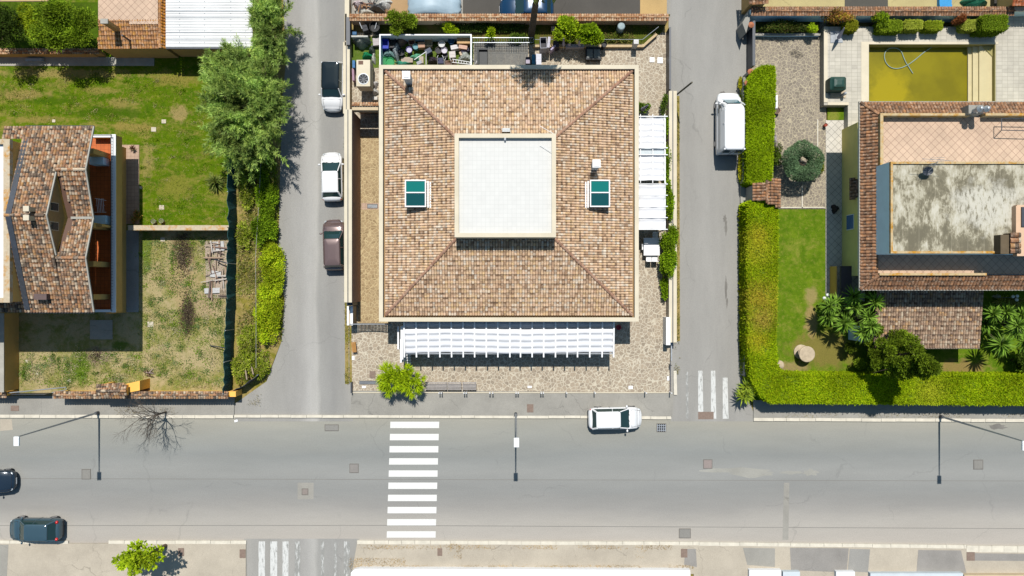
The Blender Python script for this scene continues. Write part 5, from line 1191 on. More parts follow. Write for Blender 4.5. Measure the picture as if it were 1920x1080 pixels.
for i, (px, y0, y1, lab) in enumerate(((1390,412,560,'low green creeper strip outside the long hedge, upper stretch'),(1391,560,716,'low green creeper strip outside the long hedge, lower stretch'),(1389,178,200,'low green creeper strip behind the nose of the white van'))):
    shrub('creeper', lab, px, (y0+y1)/2, (4,(y1-y0)/2), .5, 2200, .11, [(.10,.14,.01),(.16,.18,.012),(.06,.09,.01)], 'creeper', 'creepers along the right lane wall', 70+i, .02, nb=26)
# --- clipped hedges
def hedge(name, label, poly_px, h, n, cs, bumps=.16, size=.14, group=None, patch=None, tilt=0.0):
    k = (HC-h)/1280; P2 = [((a-960)*k, (540-b)*k) for a, b in poly_px]; cx = sum(p[0] for p in P2)/len(P2); cy = sum(p[1] for p in P2)/len(P2)
    t = thing(name, label, 'hedge', (cx, cy, .05), group=group)
    m = MB(); inn = []
    nP = len(P2); ar = sum(P2[i][0]*P2[(i+1)%nP][1]-P2[(i+1)%nP][0]*P2[i][1] for i in range(nP)); sgn = 1 if ar > 0 else -1
    for i in range(nP):
        a, b, c = Vector(P2[i-1]), Vector(P2[i]), Vector(P2[(i+1)%nP]); e1 = (b-a).normalized(); e2 = (c-b).normalized()
        nn = Vector((-e1.y-e2.y, e1.x+e2.x))*sgn; nn = nn.normalized()/max(.5, math.sqrt((1+e1.dot(e2))/2)); inn.append(tuple(b+nn*.2))
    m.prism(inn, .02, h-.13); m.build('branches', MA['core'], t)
    arr = np.array(P2)
    def inside(q):
        r = np.zeros(len(q), bool)
        for i in range(nP):
            x1, y1 = arr[i]; x2, y2 = arr[(i+1)%nP]; c = ((y1 > q[:,1]) != (y2 > q[:,1])) & (q[:,0] < (x2-x1)*(q[:,1]-y1)/(y2-y1+1e-12)+x1); r ^= c
        return r
    lo, hi = arr.min(0), arr.max(0); frac = abs(ar/2)/np.prod(hi-lo); q = lo + (hi-lo)*RNG.random((int(n*1.35/frac), 2)); q = q[inside(q)]; nt = len(q)
    z = h - .09 + bumps*.4*(np.sin(q[:,0]*3.1+np.sin(q[:,1]*2.7)*1.5)*.3+np.sin(q[:,1]*4.3+q[:,0]*1.9)*.3) - .06*RNG.random(nt)
    Pt = np.stack([q[:,0], q[:,1], z], 1); Dt = rdir(nt, .25)
    per = []; 
    for i in range(nP):
        a, b = np.array(P2[i]), np.array(P2[(i+1)%nP]); Ls = np.linalg.norm(b-a); ns = int(Ls*h*n/(abs(ar/2))*.8)
        u = RNG.random((ns, 1)); nn = np.array([(b-a)[1], -(b-a)[0]])/Ls*sgn
        o = a + (b-a)*u + nn*(RNG.normal(0, .06, (ns, 1))-.05); zz = RNG.random(ns)*(h-.1)+.02
        per.append((np.column_stack([o, zz]), np.column_stack([np.tile(nn, (ns, 1)), np.full(ns, .2)])))
    Ps = np.concatenate([p[0] for p in per]); Ds = np.concatenate([p[1] for p in per]) + RNG.normal(size=(len(Ps), 3))*.6
    Pa = np.concatenate([Pt, Ps]); Da = np.concatenate([Dt, Ds]); n2 = len(Pa); C = clump_cols(Pa, n2, cs, .7, .22)
    if patch is not None:
        for (px, py, r), pc in patch:
            c = W(px, py, h); w = np.clip(1.3-np.linalg.norm(Pa[:,:2]-np.array([c.x, c.y]), axis=1)/(r*M1)+RNG.normal(0,.25,n2), 0, 1)[:,None]*.8; C = C*(1-w) + np.array(pc)*w*RNG.uniform(.7,1.3,(n2,1))
    L = size*RNG.uniform(.6, 1.3, n2); mm = MB(); mm.leaves(Pa, Da, L, L*.55, C); mm.build('foliage', MA['leaf'], t); return t
hedge('clipped_hedge', 'tall clipped hedge beside the white van above the tiled gate canopy', [(1405,150),(1412,136),(1432,123),(1452,124),(1454,140),(1450,260),(1447,342),(1404,342),(1403,250)], 1.9, 22000, HEDGE[:3]+[(.22,.3,.01)])
hedge('clipped_hedge', 'long L shaped clipped hedge turning the corner along lane and main road', [(1404,379),(1459,379),(1458,500),(1455,640),(1458,685),(1470,700),(1500,704),(2300,708),(2300,762),(1445,755),(1425,738),(1410,712),(1405,640)], 2.2, 90000, HEDGE,
      patch=[((1428,560,34),(.36,.26,.03)),((1430,600,22),(.38,.28,.05)),((1422,640,20),(.4,.34,.02)),((1420,470,30),(.36,.34,.02)),((1745,735,30),(.34,.36,.02)),((1423,440,20),(.38,.33,.02))])
for i, (q, h, cs, lab, r) in enumerate((((1622,34,1652,56),1.5,LIME+GREEN,'round green clipped bush left end of the pool border',1),((1652,38,1692,56),1.1,[(.14,.2,.012),(.2,.27,.015)],'low clipped hedge block right of the round green bush',0),
    ((1700,38,1730,52),1.1,[(.34,.38,.05),(.28,.32,.03)],'pale yellow clipped hedge block left of the dark red shrub gap',0),((1739,40,1768,53),1.0,[(.2,.27,.015),(.26,.3,.02)],'green clipped hedge block before the red round shrub',0),
    ((1809,38,1840,53),1.0,[(.34,.38,.06),(.28,.32,.04)],'pale yellow clipped hedge block right of the red round shrub',0),((1845,28,1891,54),1.7,[(.12,.19,.01),(.17,.24,.012)],'largest green clipped hedge block at the right end of the pool border',0),
    ((1590,38,1608,54),1.0,[(.2,.22,.012),(.26,.26,.02)],'small clipped hedge block beside the orange red bush',0))):
    x0, y0, x1, y1 = q
    if r: shrub('clipped_bush', lab, (x0+x1)/2, (y0+y1)/2, (16,12), h, 2600, .11, cs, 'bush', 'clipped shrubs along the pool wall', 80+i, .8)
    else: hedge('clipped_hedge', lab, [(x0,y0),(x1,y0),(x1,y1),(x0,y1)], h+.8, 2400, cs, .06, .1, 'clipped shrubs along the pool wall')
shrub('red_shrub', 'rusty red round shrub in front of the pool wall', 1787, 43, (12,10), 1.6, 1800, .11, [(.22,.08,.03),(.3,.1,.04),(.15,.06,.02)], 'shrub', 'clipped shrubs along the pool wall', 90, .7)
shrub('red_shrub', 'orange and yellow mottled shrub at the left corner of the pool wall', 1566, 38, (24,12), 1.8, 3000, .13, [(.38,.16,.05),(.32,.3,.02),(.3,.14,.06)], 'shrub', None, 91, .6, nb=9)
shrub('round_bush', 'round lime ball bush among dark plants of the courtyard bed', 1521, 53, 9, 1.3, 1500, .1, [(.28,.4,.01),(.34,.44,.02)], 'bush', None, 92, .3, nb=9)
shrub('dark_bushes', 'dark mixed bushes along the courtyard bed', 1465, 52, (48,10), 1.0, 5000, .14, [(.05,.09,.012),(.09,.13,.02),(.12,.1,.03)], 'plants', None, 93, .2, nb=22)
for i, (q, lab) in enumerate((((1455,372,9,16),'small shrub squeezed between the tall hedge and the round olive tree'),)): pass
shrub('garden_shrub', 'small shrub squeezed between the tall hedge and the round olive tree', 1457, 292, (9,18), 1.1, 1500, .13, GREEN, seed=95, nb=9)
shrub('garden_shrub', 'yellowish small shrub right of the round olive tree', 1536, 312, (7,15), .6, 900, .13, [(.24,.28,.02),(.18,.22,.02)], seed=96, nb=9)
# --- ring-shaped olive tree
t = thing('olive_tree', 'round blue green clipped olive tree with a hollow centre in the courtyard', 'tree', (GX(1488), GY(312), .1))
c = W(1505, 303, 1.9); P = []; n = 16000; th = RNG.random(n)*2*PI; ph_ = RNG.random(n)*2*PI; rr_ = .5 + .5*RNG.random(n)**.4
Rr, r0 = 1.02, .60
dx = np.cos(ph_)*rr_; wob = 1+.05*np.sin(th*5); P = np.stack([c.x+(Rr+dx*r0)*wob*np.cos(th)+.0, c.y+(Rr+dx*r0)*wob*np.sin(th), c.z+np.sin(ph_)*rr_*.5], 1)
P[:,0] += -.0; k = np.hypot(P[:,0]-c.x-.05, P[:,1]-c.y) > .36; P = P[k]; n = len(P)
m = MB(); Lf = .13*RNG.uniform(.6, 1.2, n); m.leaves(P, rdir(n, .5), Lf, Lf*.4, clump_cols(P, n, OLIVE, 1.6, .3)); m.build('crown', MA['leaf'], t)
b = (GX(1488), GY(312), .1); m = trunk_mb(b, (c.x-.2, c.y+.1, 1.2), .11, [(c.x+1.0*math.cos(a), c.y+1.0*math.sin(a), 1.8) for a in (0, 1.2, 2.4, 3.6, 4.8, 5.7)], 3); m.build('trunk', MA['bark'], t)
# --- big shrub tree by the porch
t = thing('garden_conifer', 'tall dense green tree leaning over the porch and the long hedge', 'tree', (GX(1628), GY(662), .06))
bl = []; rr0 = random.Random(21); b0 = Vector((GX(1628), GY(655), 0))
for i in range(84):
    f = rr0.random()**1.25; z = .9 + 7.5*f; R0 = 2.4*(1-f)**.8+.22; th = rr0.uniform(0, 2*PI); u = rr0.uniform(.35, 1)
    bl.append(((b0.x+.2*f+R0*u*math.cos(th), b0.y-.4*f+R0*u*math.sin(th), z), (.42,.42,.34)))
leafy(MB(), bl, 44000, .15, [(.10,.15,.008),(.15,.21,.012),(.06,.095,.008)], .4, .5, .5, .5).build('crown', MA['leaf'], t)
trunk_mb((b0.x, b0.y, 0), (b0.x+.2, b0.y-.4, 7.6), .17, [q[0] for q in bl[:6]], 5).build('trunk', MA['bark'], t)
# --- yuccas
def rosette(m, c, r, n=60, cs=YUCCA, w=.07, droop=.25):
    c = np.array(c, float); th = RNG.random(n)*2*PI; el = RNG.uniform(-.25, 1.35, n); D = np.stack([np.cos(th)*np.cos(el), np.sin(th)*np.cos(el), np.sin(el)], 1)
    L = r*RNG.uniform(.8, 1.1, n); C = cols(n, *cs); side = np.cross(D, [0,0,1.0]); side /= np.linalg.norm(side, axis=1, keepdims=True)+1e-9; ww = w*.5
    P0 = np.tile(c, (n, 1)); P1 = P0 + D*L[:,None]*.55; P2 = P0 + D*L[:,None] - np.array([0,0,1])*droop*r*RNG.random((n,1))
    V = np.stack([P0-side*ww*.5, P0+side*ww*.5, P1+side*ww, P1-side*ww, P2], 1).reshape(-1, 3)
    F1 = np.arange(n)[:,None]*5 + np.array([0,1,2,3]); m.add(V, F1, C); m.F.append(np.arange(n)[:,None]*5 + np.array([3,2,4]) + (m.n - 5*n)); m.C.append(C*1.1); m.M.append(np.zeros(n))
def yucca(label, bpx, heads, r=1.0):
    t = thing('yucca', label, 'yucca', (GX(bpx[0]), GY(bpx[1]), .06), group='yuccas around the tiled porch')
    m = MB(); s = MB(); b = Vector((GX(bpx[0]), GY(bpx[1]), .06))
    for px, py, h in heads:
        c = W(px, py, h); rosette(m, (c.x, c.y, h), r*RNG.uniform(.85, 1.1), 80, w=.09); rosette(m, (c.x, c.y, h-.25), r*.8, 40, [(.07,.12,.03),(.1,.15,.04)], .08)
        s.path([b, b.lerp(c, .5)+Vector((0,0,.1)), c], [.12, .09, .06], 6)
    m.build('leaves', MA['leaf'], t); s.build('stem', MA['bark'], t)
yucca('yucca clump left of the tiled porch, its heads nearest the green lawn', (1543,590), [(1556,573,2.6),(1552,592,1.9),(1568,566,2.2)], 1.0)
yucca('yucca with three heads against the upper left corner of the porch roof', (1575,580), [(1600,556,3.2),(1602,576,2.9),(1584,606,2.4)], 1.0)
yucca('yucca with heads overlapping the left edge of the porch roof', (1600,588), [(1640,566,3.7),(1628,594,3.2),(1634,612,3.4),(1618,622,2.9)], .95)
yucca('yucca nearest the right edge of the porch roof', (1838,590), [(1862,588,3.0),(1886,585,3.0),(1848,606,1.6)], 1.05)
yucca('yucca with a single large head right of the porch', (1845,620), [(1877,645,3.0)], 1.1)
yucca('yucca with crowded heads at the right edge of the photo', (1870,600), [(1908,610,3.2),(1914,590,2.8),(1900,622,2.6),(1920,640,2.4)], 1.05)
shrub('garden_shrub', 'dense green shrub at the right edge above the long hedge', 1915, 678, (14,22), 2.2, 3500, .18, GREEN, seed=97, nb=9)
shrub('garden_shrub', 'light flowering ground plants behind the right yuccas', 1890, 565, (28,9), .6, 1600, .14, [(.24,.28,.04),(.3,.26,.08)], seed=98, nb=14)
t = thing('agave', 'spiky dark green agave on the left lawn near the net fence', 'agave', (GX(404), GY(342), .05)); m = MB()
rosette(m, (*W(404,342,.3)[:2], .3), .95, 90, [(.08,.12,.02),(.12,.16,.03),(.16,.17,.05)], .09, .1); rosette(m, (*W(404,342,.3)[:2], .35), .6, 50, [(.14,.18,.03)], .08, 0); m.build('leaves', MA['leaf'], t)
t = thing('small_palm', 'small palm at the corner where the right lane meets the long hedge', 'palm', (GX(1393), GY(735), .05)); m = MB()
a = W(1400,738,1.3)
for i in range(5): rosette(m, (a.x+RNG.normal(0,.2), a.y+RNG.normal(0,.2), 1.2), .85, 40, [(.2,.28,.02),(.28,.34,.03),(.1,.15,.02)], .09, .3)
m.build('leaves', MA['leaf'], t); m = MB(); m.tube((GX(1393), GY(735), 0), (a.x, a.y, 1.2), .1); m.build('stem', MA['bark'], t)
m = MB(); rosette(m, (GX(253), GY(279), .3), .35, 40, [(.12,.04,.03),(.08,.08,.03)], .05); 
tag(m.build('potted_plant', MA['leaf']), 'dark reddish plant on the sunlit corner of the left patio', 'plant')
shrub('garden_shrub', 'dark plants along the left edge of the shaded patio', 228, 330, (4,18), .7, 600, .14, DARK, seed=99)
shrub('flower_bed', 'small flowers and plants at the lower edge of the shaded patio', 256, 405, (9,12), .5, 500, .12, [(.2,.24,.02),(.12,.14,.03),(.35,.12,.05)], seed=100, cat='plants')
# --- fan palm bush
t = thing('fan_palm_bush', 'round bright lime fan palm bush on the pavement side of the veranda', 'palm', (GX(745), GY(709), .1)); m = MB()
for (px, py, R0, nn) in ((737,712,1.35,60), (768,717,1.2,44), (752,706,1.1,30)):
    c = W(px, py, 1.8)
    for i in range(nn):
        th = RNG.random()*2*PI; el = RNG.uniform(.15, 1.3); rr_ = R0*RNG.uniform(.35, .85); e = Vector((c.x+math.cos(th)*math.cos(el)*rr_, c.y+math.sin(th)*math.cos(el)*rr_, 1.35+math.sin(el)*rr_*.9))
        d = Vector((math.cos(th)*math.cos(el), math.sin(th)*math.cos(el), math.sin(el)*.6+.1)); n = 26; D = np.array(d)[None] + RNG.normal(size=(n, 3))*.45
        m.leaves(np.tile(np.array(e), (n, 1)), D, .62*RNG.uniform(.7, 1.1, n), .06, cols(n, (.30,.42,.008), (.38,.48,.012), (.22,.33,.008), jit=.15))
m.build('fronds', MA['leaf'], t); m = MB()
for px, py in ((735,712),(768,718)): a = W(px,py,.6); m.tube((a.x,a.y,.1), (a.x,a.y,1.3), .14)
m.build('stem', MA['bark'], t)
# --- tall palm at the top
t = thing('tall_palm', 'tall palm with dark trunk rising at the top centre of the photo', 'palm', (GX(996), GY(68), .14)); b = Vector((GX(996), GY(68), .1)); tp_ = b + Vector((.25, .1, 11.0)); m = MB()
pts = [b.lerp(tp_, i/24) for i in range(25)]; m.path(pts, [.26+.03*(i % 2) - .003*i for i in range(25)], 10); m.build('trunk', m_plain('palm_bark', A(112,98,82), .95, .35, 8), t)
m = MB()
def frond(m, c, th, el, Ln, cs, w=.55, nl=34):
    pts = []; d = Vector((math.cos(th)*math.cos(el), math.sin(th)*math.cos(el), math.sin(el))); p = Vector(c)
    for i in range(9): pts.append(p.copy()); p += d*(Ln/8); d = (d + Vector((0,0,-.20))).normalized()
    m.path(pts, [.035*(1-i/9)+.006 for i in range(9)], 4, cs[0])
    P = []; D = []; 
    for i in range(nl):
        f = .15+.85*i/nl; k_ = min(7, int(f*8)); q = pts[k_].lerp(pts[k_+1], f*8-k_); tg = (pts[k_+1]-pts[k_]).normalized(); sd_ = tg.cross(Vector((0,0,1))).normalized()
        for s_ in (1, -1): P.append(q); D.append(tg*.6 + sd_*s_*1.0 + Vector((0,0,-.25)))
    n = len(P); m.leaves(np.array([tuple(p) for p in P]), np.array([tuple(d) for d in D]), w*RNG.uniform(.7,1.1,n), .05, cols(n, *cs))
for i in range(34): frond(m, tp_, RNG.random()*2*PI, RNG.uniform(-.7, 1.2), RNG.uniform(1.7, 2.2), [(.14,.18,.04),(.2,.22,.07),(.1,.14,.03)])
m.build('crown', MA['leaf'], t)
# --- bare tree
t = thing('bare_tree', 'leafless street tree on the upper left pavement', 'tree', (GX(313), GY(772), .12)); m = MB(); rb = random.Random(5)
def branch(p, d, L_, r, dep):
    q = p + d*L_*.5 + Vector((rb.uniform(-.06,.06), rb.uniform(-.06,.06), 0)); e = q + (d + Vector((rb.uniform(-.15,.15), rb.uniform(-.15,.15), .02))).normalized()*L_*.5
    m.path([p, q, e], [r, r*.8, r*.55], 5 if dep < 2 else 3)
    if dep >= 5: return
    for k_ in range(3):
        nd = (d + Vector((rb.gauss(0,.5), rb.gauss(0,.5), rb.gauss(0,.25)))).normalized(); branch(p.lerp(e, rb.uniform(.5, 1)), nd, L_*rb.uniform(.6, .85), r*.55, dep+1)
branch(Vector((GX(313), GY(772), .1)), Vector((-.08, -.02, 1)).normalized(), 1.5, .08, 0)
branch(Vector((GX(313), GY(772), 1.2)), Vector((-.5, -.15, .8)).normalized(), 1.6, .05, 1); branch(Vector((GX(313), GY(772), 1.0)), Vector((-.9, -.15, .6)).normalized(), 1.45, .05, 1); branch(Vector((GX(313), GY(772), 1.4)), Vector((.35, -.1, .8)).normalized(), 1.3, .05, 1); branch(Vector((GX(313), GY(772), 1.4)), Vector((-.3, .4, .8)).normalized(), 1.2, .05, 1)
m.build('branches', m_plain('dry_bark', A(110,100,90), .95, .2, 9), t)
m = MB(); m.path([L(490,292,1.2), L(484,400,.9), L(479,480,1.2), L(480,600,1.1), L(480,690,.9)], .018, 4); tag(m.build('cable', MA['concrete']), 'thin pale cable strung along the weedy verge', 'cable')
for i, (a, b_, l) in enumerate((((456,665,.2),(463,712,1.1),'grey broken pole leaning at the lower end of the verge, left one'),((470,680,.2),(475,702,1.1),'short grey pole leaning at the lower end of the verge, right one'))):
    m = MB(); m.tube(L(*a), L(*b_), .06); tag(m.build('broken_pole', MA['wood']), l, 'pole')
# ================= VEHICLES =================
def paint(name, c, rough=.25, metal=0.0):
    t = NT(name, rough, .5, metal); t.b.inputs['Coat Weight'].default_value = .6; t.b.inputs['Coat Roughness'].default_value = .08
    f = t.noise(1.5, t.pos(obj=True), 5); return t.out(t.ramp(f, [(.3, sc4(c, .94)), (.7, c)]))
MA['tyre'] = MA['rubber']; MA['rim'] = m_plain('alloy_rim', (.4,.4,.42,1), .35, .05, 4, .5, .8)
MA['red'] = m_glass('tail_light_red', (.4,.01,.01,1), .2); MA['lamp'] = m_glass('headlight_glass', (.5,.55,.58,1), .1)
MA['blackplastic'] = m_plain('black_plastic', (.02,.02,.022,1), .6, .1, 6)
def rrect(x0, x1, w, rf, rb, n=5):        # rounded rectangle outline: rear x0, front x1
    P = []
    for cx, cy, r, a0 in ((x1-rf, w-rf*.8, rf, 0), (x0+rb, w-rb*.8, rb, PI/2), (x0+rb, -w+rb*.8, rb, PI), (x1-rf, -w+rf*.8, rf, 1.5*PI)):
        for i in range(n): th = a0 + PI/2*i/(n-1); P.append((cx + r*math.cos(th), cy + r*.8*math.sin(th)))
    return P
def loft(m, rings, cap=True, col=None, mi=0):
    n = len(rings[0]); V = [p for r in rings for p in r]; F = [(i*n+k, i*n+(k+1)%n, (i+1)*n+(k+1)%n, (i+1)*n+k) for i in range(len(rings)-1) for k in range(n)]
    m.add(V, F, col, mi)
    if cap:
        m.F.append(np.array([[ (len(rings)-1)*n+k for k in range(n)]]) + m.n - len(V)); m.C.append(np.ones((1,3))); m.M.append(np.full(1, mi))
def car(name, label, Ln, Wd, H, body, roofm, cowl, rf_, rr_, rg, loc, rz, cat='car', van=False, belt=.98, taper=.70, group='parked cars', glassm=None, rails=False, tlz=.80):
    t = thing(name, label, cat, (0,0,0), 0, group); hw = Wd/2; glassm = glassm or MA['glass']
    X = lambda f: f*Ln
    st = [(-.5,.52,.62,.42),(-.493,.70,.80,.34),(-.475,.84,.90,.3),(-.445,.93,.96,.28),(-.40,.985,belt,.24),(-.3,1.0,belt+.01,.22),(0,1.0,belt,.22),(cowl,.995,belt-.0,.22),(cowl+.06,.985,belt-.05,.22),((cowl+.5)*.5+.02,.965,belt-.11,.24),(.40,.925,belt-.16,.25),(.44,.85,belt-.20,.27),(.475,.69,belt-.28,.32),(.493,.5,belt-.37,.38),(.5,.34,belt-.44,.44)]
    if van: st = [(-.5,.93,1.0,.4),(-.495,.97,1.05,.35),(-.4,1.0,1.1,.3),(0,1.0,1.12,.28),(cowl,.99,1.12,.28),(cowl+.05,.97,1.06,.28),(.42,.93,.94,.3),(.47,.84,.85,.32),(.492,.7,.75,.36),(.5,.52,.62,.42)]
    V = []; nr = 0
    for f, w, zt, zb in st:
        w *= hw; x = X(f); half = [(w*.90, zb), (w, zb+(zt-zb)*.35), (w*.995, zb+(zt-zb)*.7), (w*.965, zt-.05), (w*.88, zt), (w*.5, zt+.035), (0, zt+.05)]
        ring = [(x, y, z) for y, z in half] + [(x, -y, z) for y, z in half[-2::-1]]; nr = len(ring); V += ring
    m = MB(); F = [(i*nr+k, i*nr+k+1, (i+1)*nr+k+1, (i+1)*nr+k) for i in range(len(st)-1) for k in range(nr-1)]
    m.add(V, F); m.F.append(np.array([list(range(nr))[::-1]])); m.C.append(np.ones((1,3))); m.M.append(np.zeros(1)); m.F.append(np.array([[ (len(st)-1)*nr+k for k in range(nr)]])); m.C.append(np.ones((1,3))); m.M.append(np.zeros(1))
    if not van:
        xs_ = X(cowl+.035)
        m.path([(xs_, y*hw*.8, belt-.02+.035*(1-abs(y))) for y in (-1,-.5,0,.5,1)], .012, 4, None, 1)
        m.path([(X(.455), y*hw*.72, belt-.19) for y in (-1,-.5,0,.5,1)], .012, 4, None, 1)
        for s in (1,-1): m.path([(X(cowl+.03), s*hw*.8, belt-.01), (X((cowl+.5)*.5), s*hw*.74, belt-.085), (X(.455), s*hw*.68, belt-.19)], .012, 4, None, 1)
        for s in (1,-1):
            for f in (cowl-.03, -.10, -.33): m.box(X(f)-.01, X(f)+.01, s*hw*.985-.02*(s<0), s*hw*.985+.02*(s>0), .35, belt-.05, None, 1)
    b = m.build('body', [body, MA['blackplastic']], t, smooth=True, local=True)
    # glasshouse
    zb, zt = (belt-.02 if not van else 1.08), H-.04
    m = MB(); vr = .5 if van else 0; R0 = rrect(X(rg), X(cowl+.01), hw*(.965 if van else .93), .30+vr, .22); R1 = rrect(X((rg*.5+rr_*.5)), X((cowl+rf_)*.5+.012), hw*(.945 if van else (.93+taper)*.5)+.015, .26+vr*.7, .2); R2 = rrect(X(rr_), X(rf_), hw*taper, .22+vr*.5, .18+vr*.2)
    loft(m, [[(x, y, zb) for x, y in R0], [(x, y, (zb+zt)/2) for x, y in R1], [(x, y, zt) for x, y in R2]]); m.build('windows', glassm, t, smooth=False, local=True)
    # roof
    m = MB(); Ra = rrect(X(rr_)-.05, X(rf_)+.03, hw*taper+(.045 if not van else .01), .22+vr*.5, .18+vr*.2); Rb = [(x*.94+X((rr_+rf_)/2)*.06, y*.86) for x, y in Ra]; Rc = [(x*.5+X((rr_+rf_)/2)*.5, y*.4) for x, y in Ra]
    loft(m, [[(x, y, H-.07) for x, y in Ra], [(x, y, H-.035) for x, y in Ra], [(x, y, H-.005) for x, y in Rb], [(x, y, H+.015) for x, y in Rc]]); m.build('roof', roofm, t, smooth=True, local=True)
    # pillars
    m = MB()
    for s in (1, -1):
        w0, w1 = hw*.925*s, (hw*taper+.03)*s
        m.tube((X(cowl)-.03, w0*.97, zb), (X(rf_)-.02, w1*.97, zt), .045, n=6); m.tube((X(rg)+.06, w0*.96, zb), (X(rr_)+.02, w1*.95, zt), .075, n=6)
        m.tube((X(-.06), w0, zb), (X(-.07), w1, zt), .03, n=4); m.tube((X(rg)+.1, w0*1.0, zb), (X(cowl)-.1, w0*1.0, zb), .022, n=4)
        if rails: m.tube((X(rr_)+.1, w1*.93, H+.03), (X(rf_)-.15, w1*.93, H+.03), .025, n=5)
    m.build('pillars', body, t, local=True)
    for s in (1, -1):
        m = MB(); m.ell((X(cowl)-.22, s*(hw+.09), belt+.03), (.08,.12,.07), 10, 6); m.tube((X(cowl)-.22, s*hw*.93, belt-.02), (X(cowl)-.22, s*(hw+.06), belt), .025, n=5); m.build('mirror', body, t, smooth=True, local=True)
    for fx in (.315, -.31):
        for s in (1, -1):
            w = thing('wheel', None, None, (0,0,0)); w.parent = t; ORG[w.name] = None
            m = MB(); r = .31; n = 20; prof = [(.0,.2),(.22,.22),(r,.21),(r+.01,.12),(r,.02),(.2,.0)]; V = []
            for rad, yy in prof:
                for k in range(n): th = 2*PI*k/n; V.append((X(fx)+max(rad,.001)*math.cos(th), s*(hw-.22+yy), .32+max(rad,.001)*math.sin(th)))
            m.add(V, [(i*n+k, i*n+(k+1)%n, (i+1)*n+(k+1)%n, (i+1)*n+k) for i in range(len(prof)-1) for k in range(n)]); m.build('tyre', MA['tyre'], w, smooth=True, local=True)
            m = MB(); V = [(X(fx)+.2*math.cos(2*PI*k/n), s*(hw+.004), .32+.2*math.sin(2*PI*k/n)) for k in range(n)]; m.add(V, [tuple(range(n))]); m.build('rim', MA['rim'], w, local=True)
    for s in (1, -1):
        m = MB(); m.ell((X(.43), s*hw*.68, belt-.28 if not van else .88), (.17,.15,.075), 10, 6); m.build('headlight', MA['lamp'], t, smooth=True, local=True)
        m = MB(); m.ell((X(-.452), s*hw*.76, tlz if not van else 1.0), (.12,.14,.12 if not van else .25), 10, 6); m.build('tail_light', MA['red'], t, smooth=True, local=True)
    m = MB(); m.box(X(.5)-.03, X(.5)+.012, -.26, .26, .42, .52); m.build('number_plate', MA['white'], t, local=True)
    m = MB(); m.box(X(-.5)-.02, X(-.5)+.03, -hw*.72, hw*.72, .36, .5); m.build('bumper_trim', MA['blackplastic'], t, local=True)
    m = MB()
    for y in (-.35, .3): m.tube((X(cowl)+.02, y*hw*.9-.1, zb+.03), (X(cowl)-.13, y*hw*.9+.35, zb+.14), .012, n=4)
    m.build('wipers', MA['blackplastic'], t, local=True)
    t.location = (GX(loc[0]), GY(loc[1]), .01); t.rotation_euler = (0, 0, rz); return t
white = paint('white_car_paint', (.6,.6,.6,1)); blackglass = m_glass('black_roof_glass', (.006,.01,.012,1), .05)
# loc are ground pixels of the car centre
car('parked_car', 'white car with black glass roof parked nose down at the top of the left lane', 4.05, 1.78, 1.55, white, blackglass, .24, .10, -.42, -.47, (628,167), -PI/2-.01, taper=.74)
car('parked_car', 'white hatchback parked nose up in the left lane, middle of three cars', 4.0, 1.72, 1.45, white, white, .29, .08, -.33, -.43, (627,334), PI/2+.02)
car('parked_car', 'brown metallic car parked nose up in the left lane, lowest of three cars', 4.15, 1.78, 1.55, paint('brown_metallic_paint', A(150,126,122), .25, .35), paint('brown_metallic_roof', A(150,126,122), .25, .35), .27, .10, -.40, -.45, (631,460), PI/2+.03, rails=True)
car('parked_car', 'white hatchback parked at the kerb of the main road below the villa', 4.35, 1.78, 1.48, white, white, .26, .07, -.36, -.44, (1151,781), .02)
tc = paint('teal_grey_paint', A(78,108,122), .3, .2)
car('parked_car', 'teal grey car with red tail lights parked at the lower left kerb', 4.25, 1.8, 1.52, tc, tc, .25, .08, -.34, -.45, (77,987), PI-.01, tlz=.95)
db = paint('dark_blue_paint', A(44,62,80), .25, .2)
car('parked_car', 'dark blue car half cut off by the left edge on the main road', 4.2, 1.8, 1.45, db, db, .22, .05, -.36, -.45, (-9,898), 0.0, group=None)
vn = car('parked_van', 'white panel van parked in the right lane beside the hedge', 5.0, 1.95, 2.4, white, white, .35, .225, -.475, -.496, (1360,236), PI/2, 'van', True, 1.1, .80, None, white)
for ch in list(vn.children):
    if ch.name.startswith('windows'): ch.name = 'cargo_body'
m = MB(); X = lambda f: f*5.0
m.add([(X(.36)+.05,-.62,1.14),(X(.36)+.05,.62,1.14),(X(.225)+.13,.52,2.27),(X(.225)+.13,-.52,2.27)], [(0,1,2,3)]); m.build('windscreen', m_glass('van_windscreen', (.05,.12,.14,1), .1), vn, local=True)
for s in (1,-1):
    m = MB(); m.add([(X(.30),s*.955,1.2),(X(.14),s*.955,1.2),(X(.14),s*.90,1.9),(X(.22),s*.90,1.9)], [(0,1,2,3)]); m.build('side_window', MA['glass'], vn, local=True)
m = MB()
for y in (-.55,-.28,0,.28,.55): m.box(X(-.44), X(.13), y-.012, y+.012, 2.405, 2.43)
m.box(X(.14)-.015, X(.14)+.015, -.72, .72, 2.38, 2.425); m.build('roof_ribs', white, vn, local=True)
m = MB(); m.box(X(-.5)-.015, X(-.5)+.01, -.01, .01, .6, 2.25); 
for s in (1,-1): m.box(X(-.5)-.012, X(-.5)+.01, s*.75, s*.22, 1.5, 2.05)
m.build('rear_doors', MA['glass'], vn, local=True)
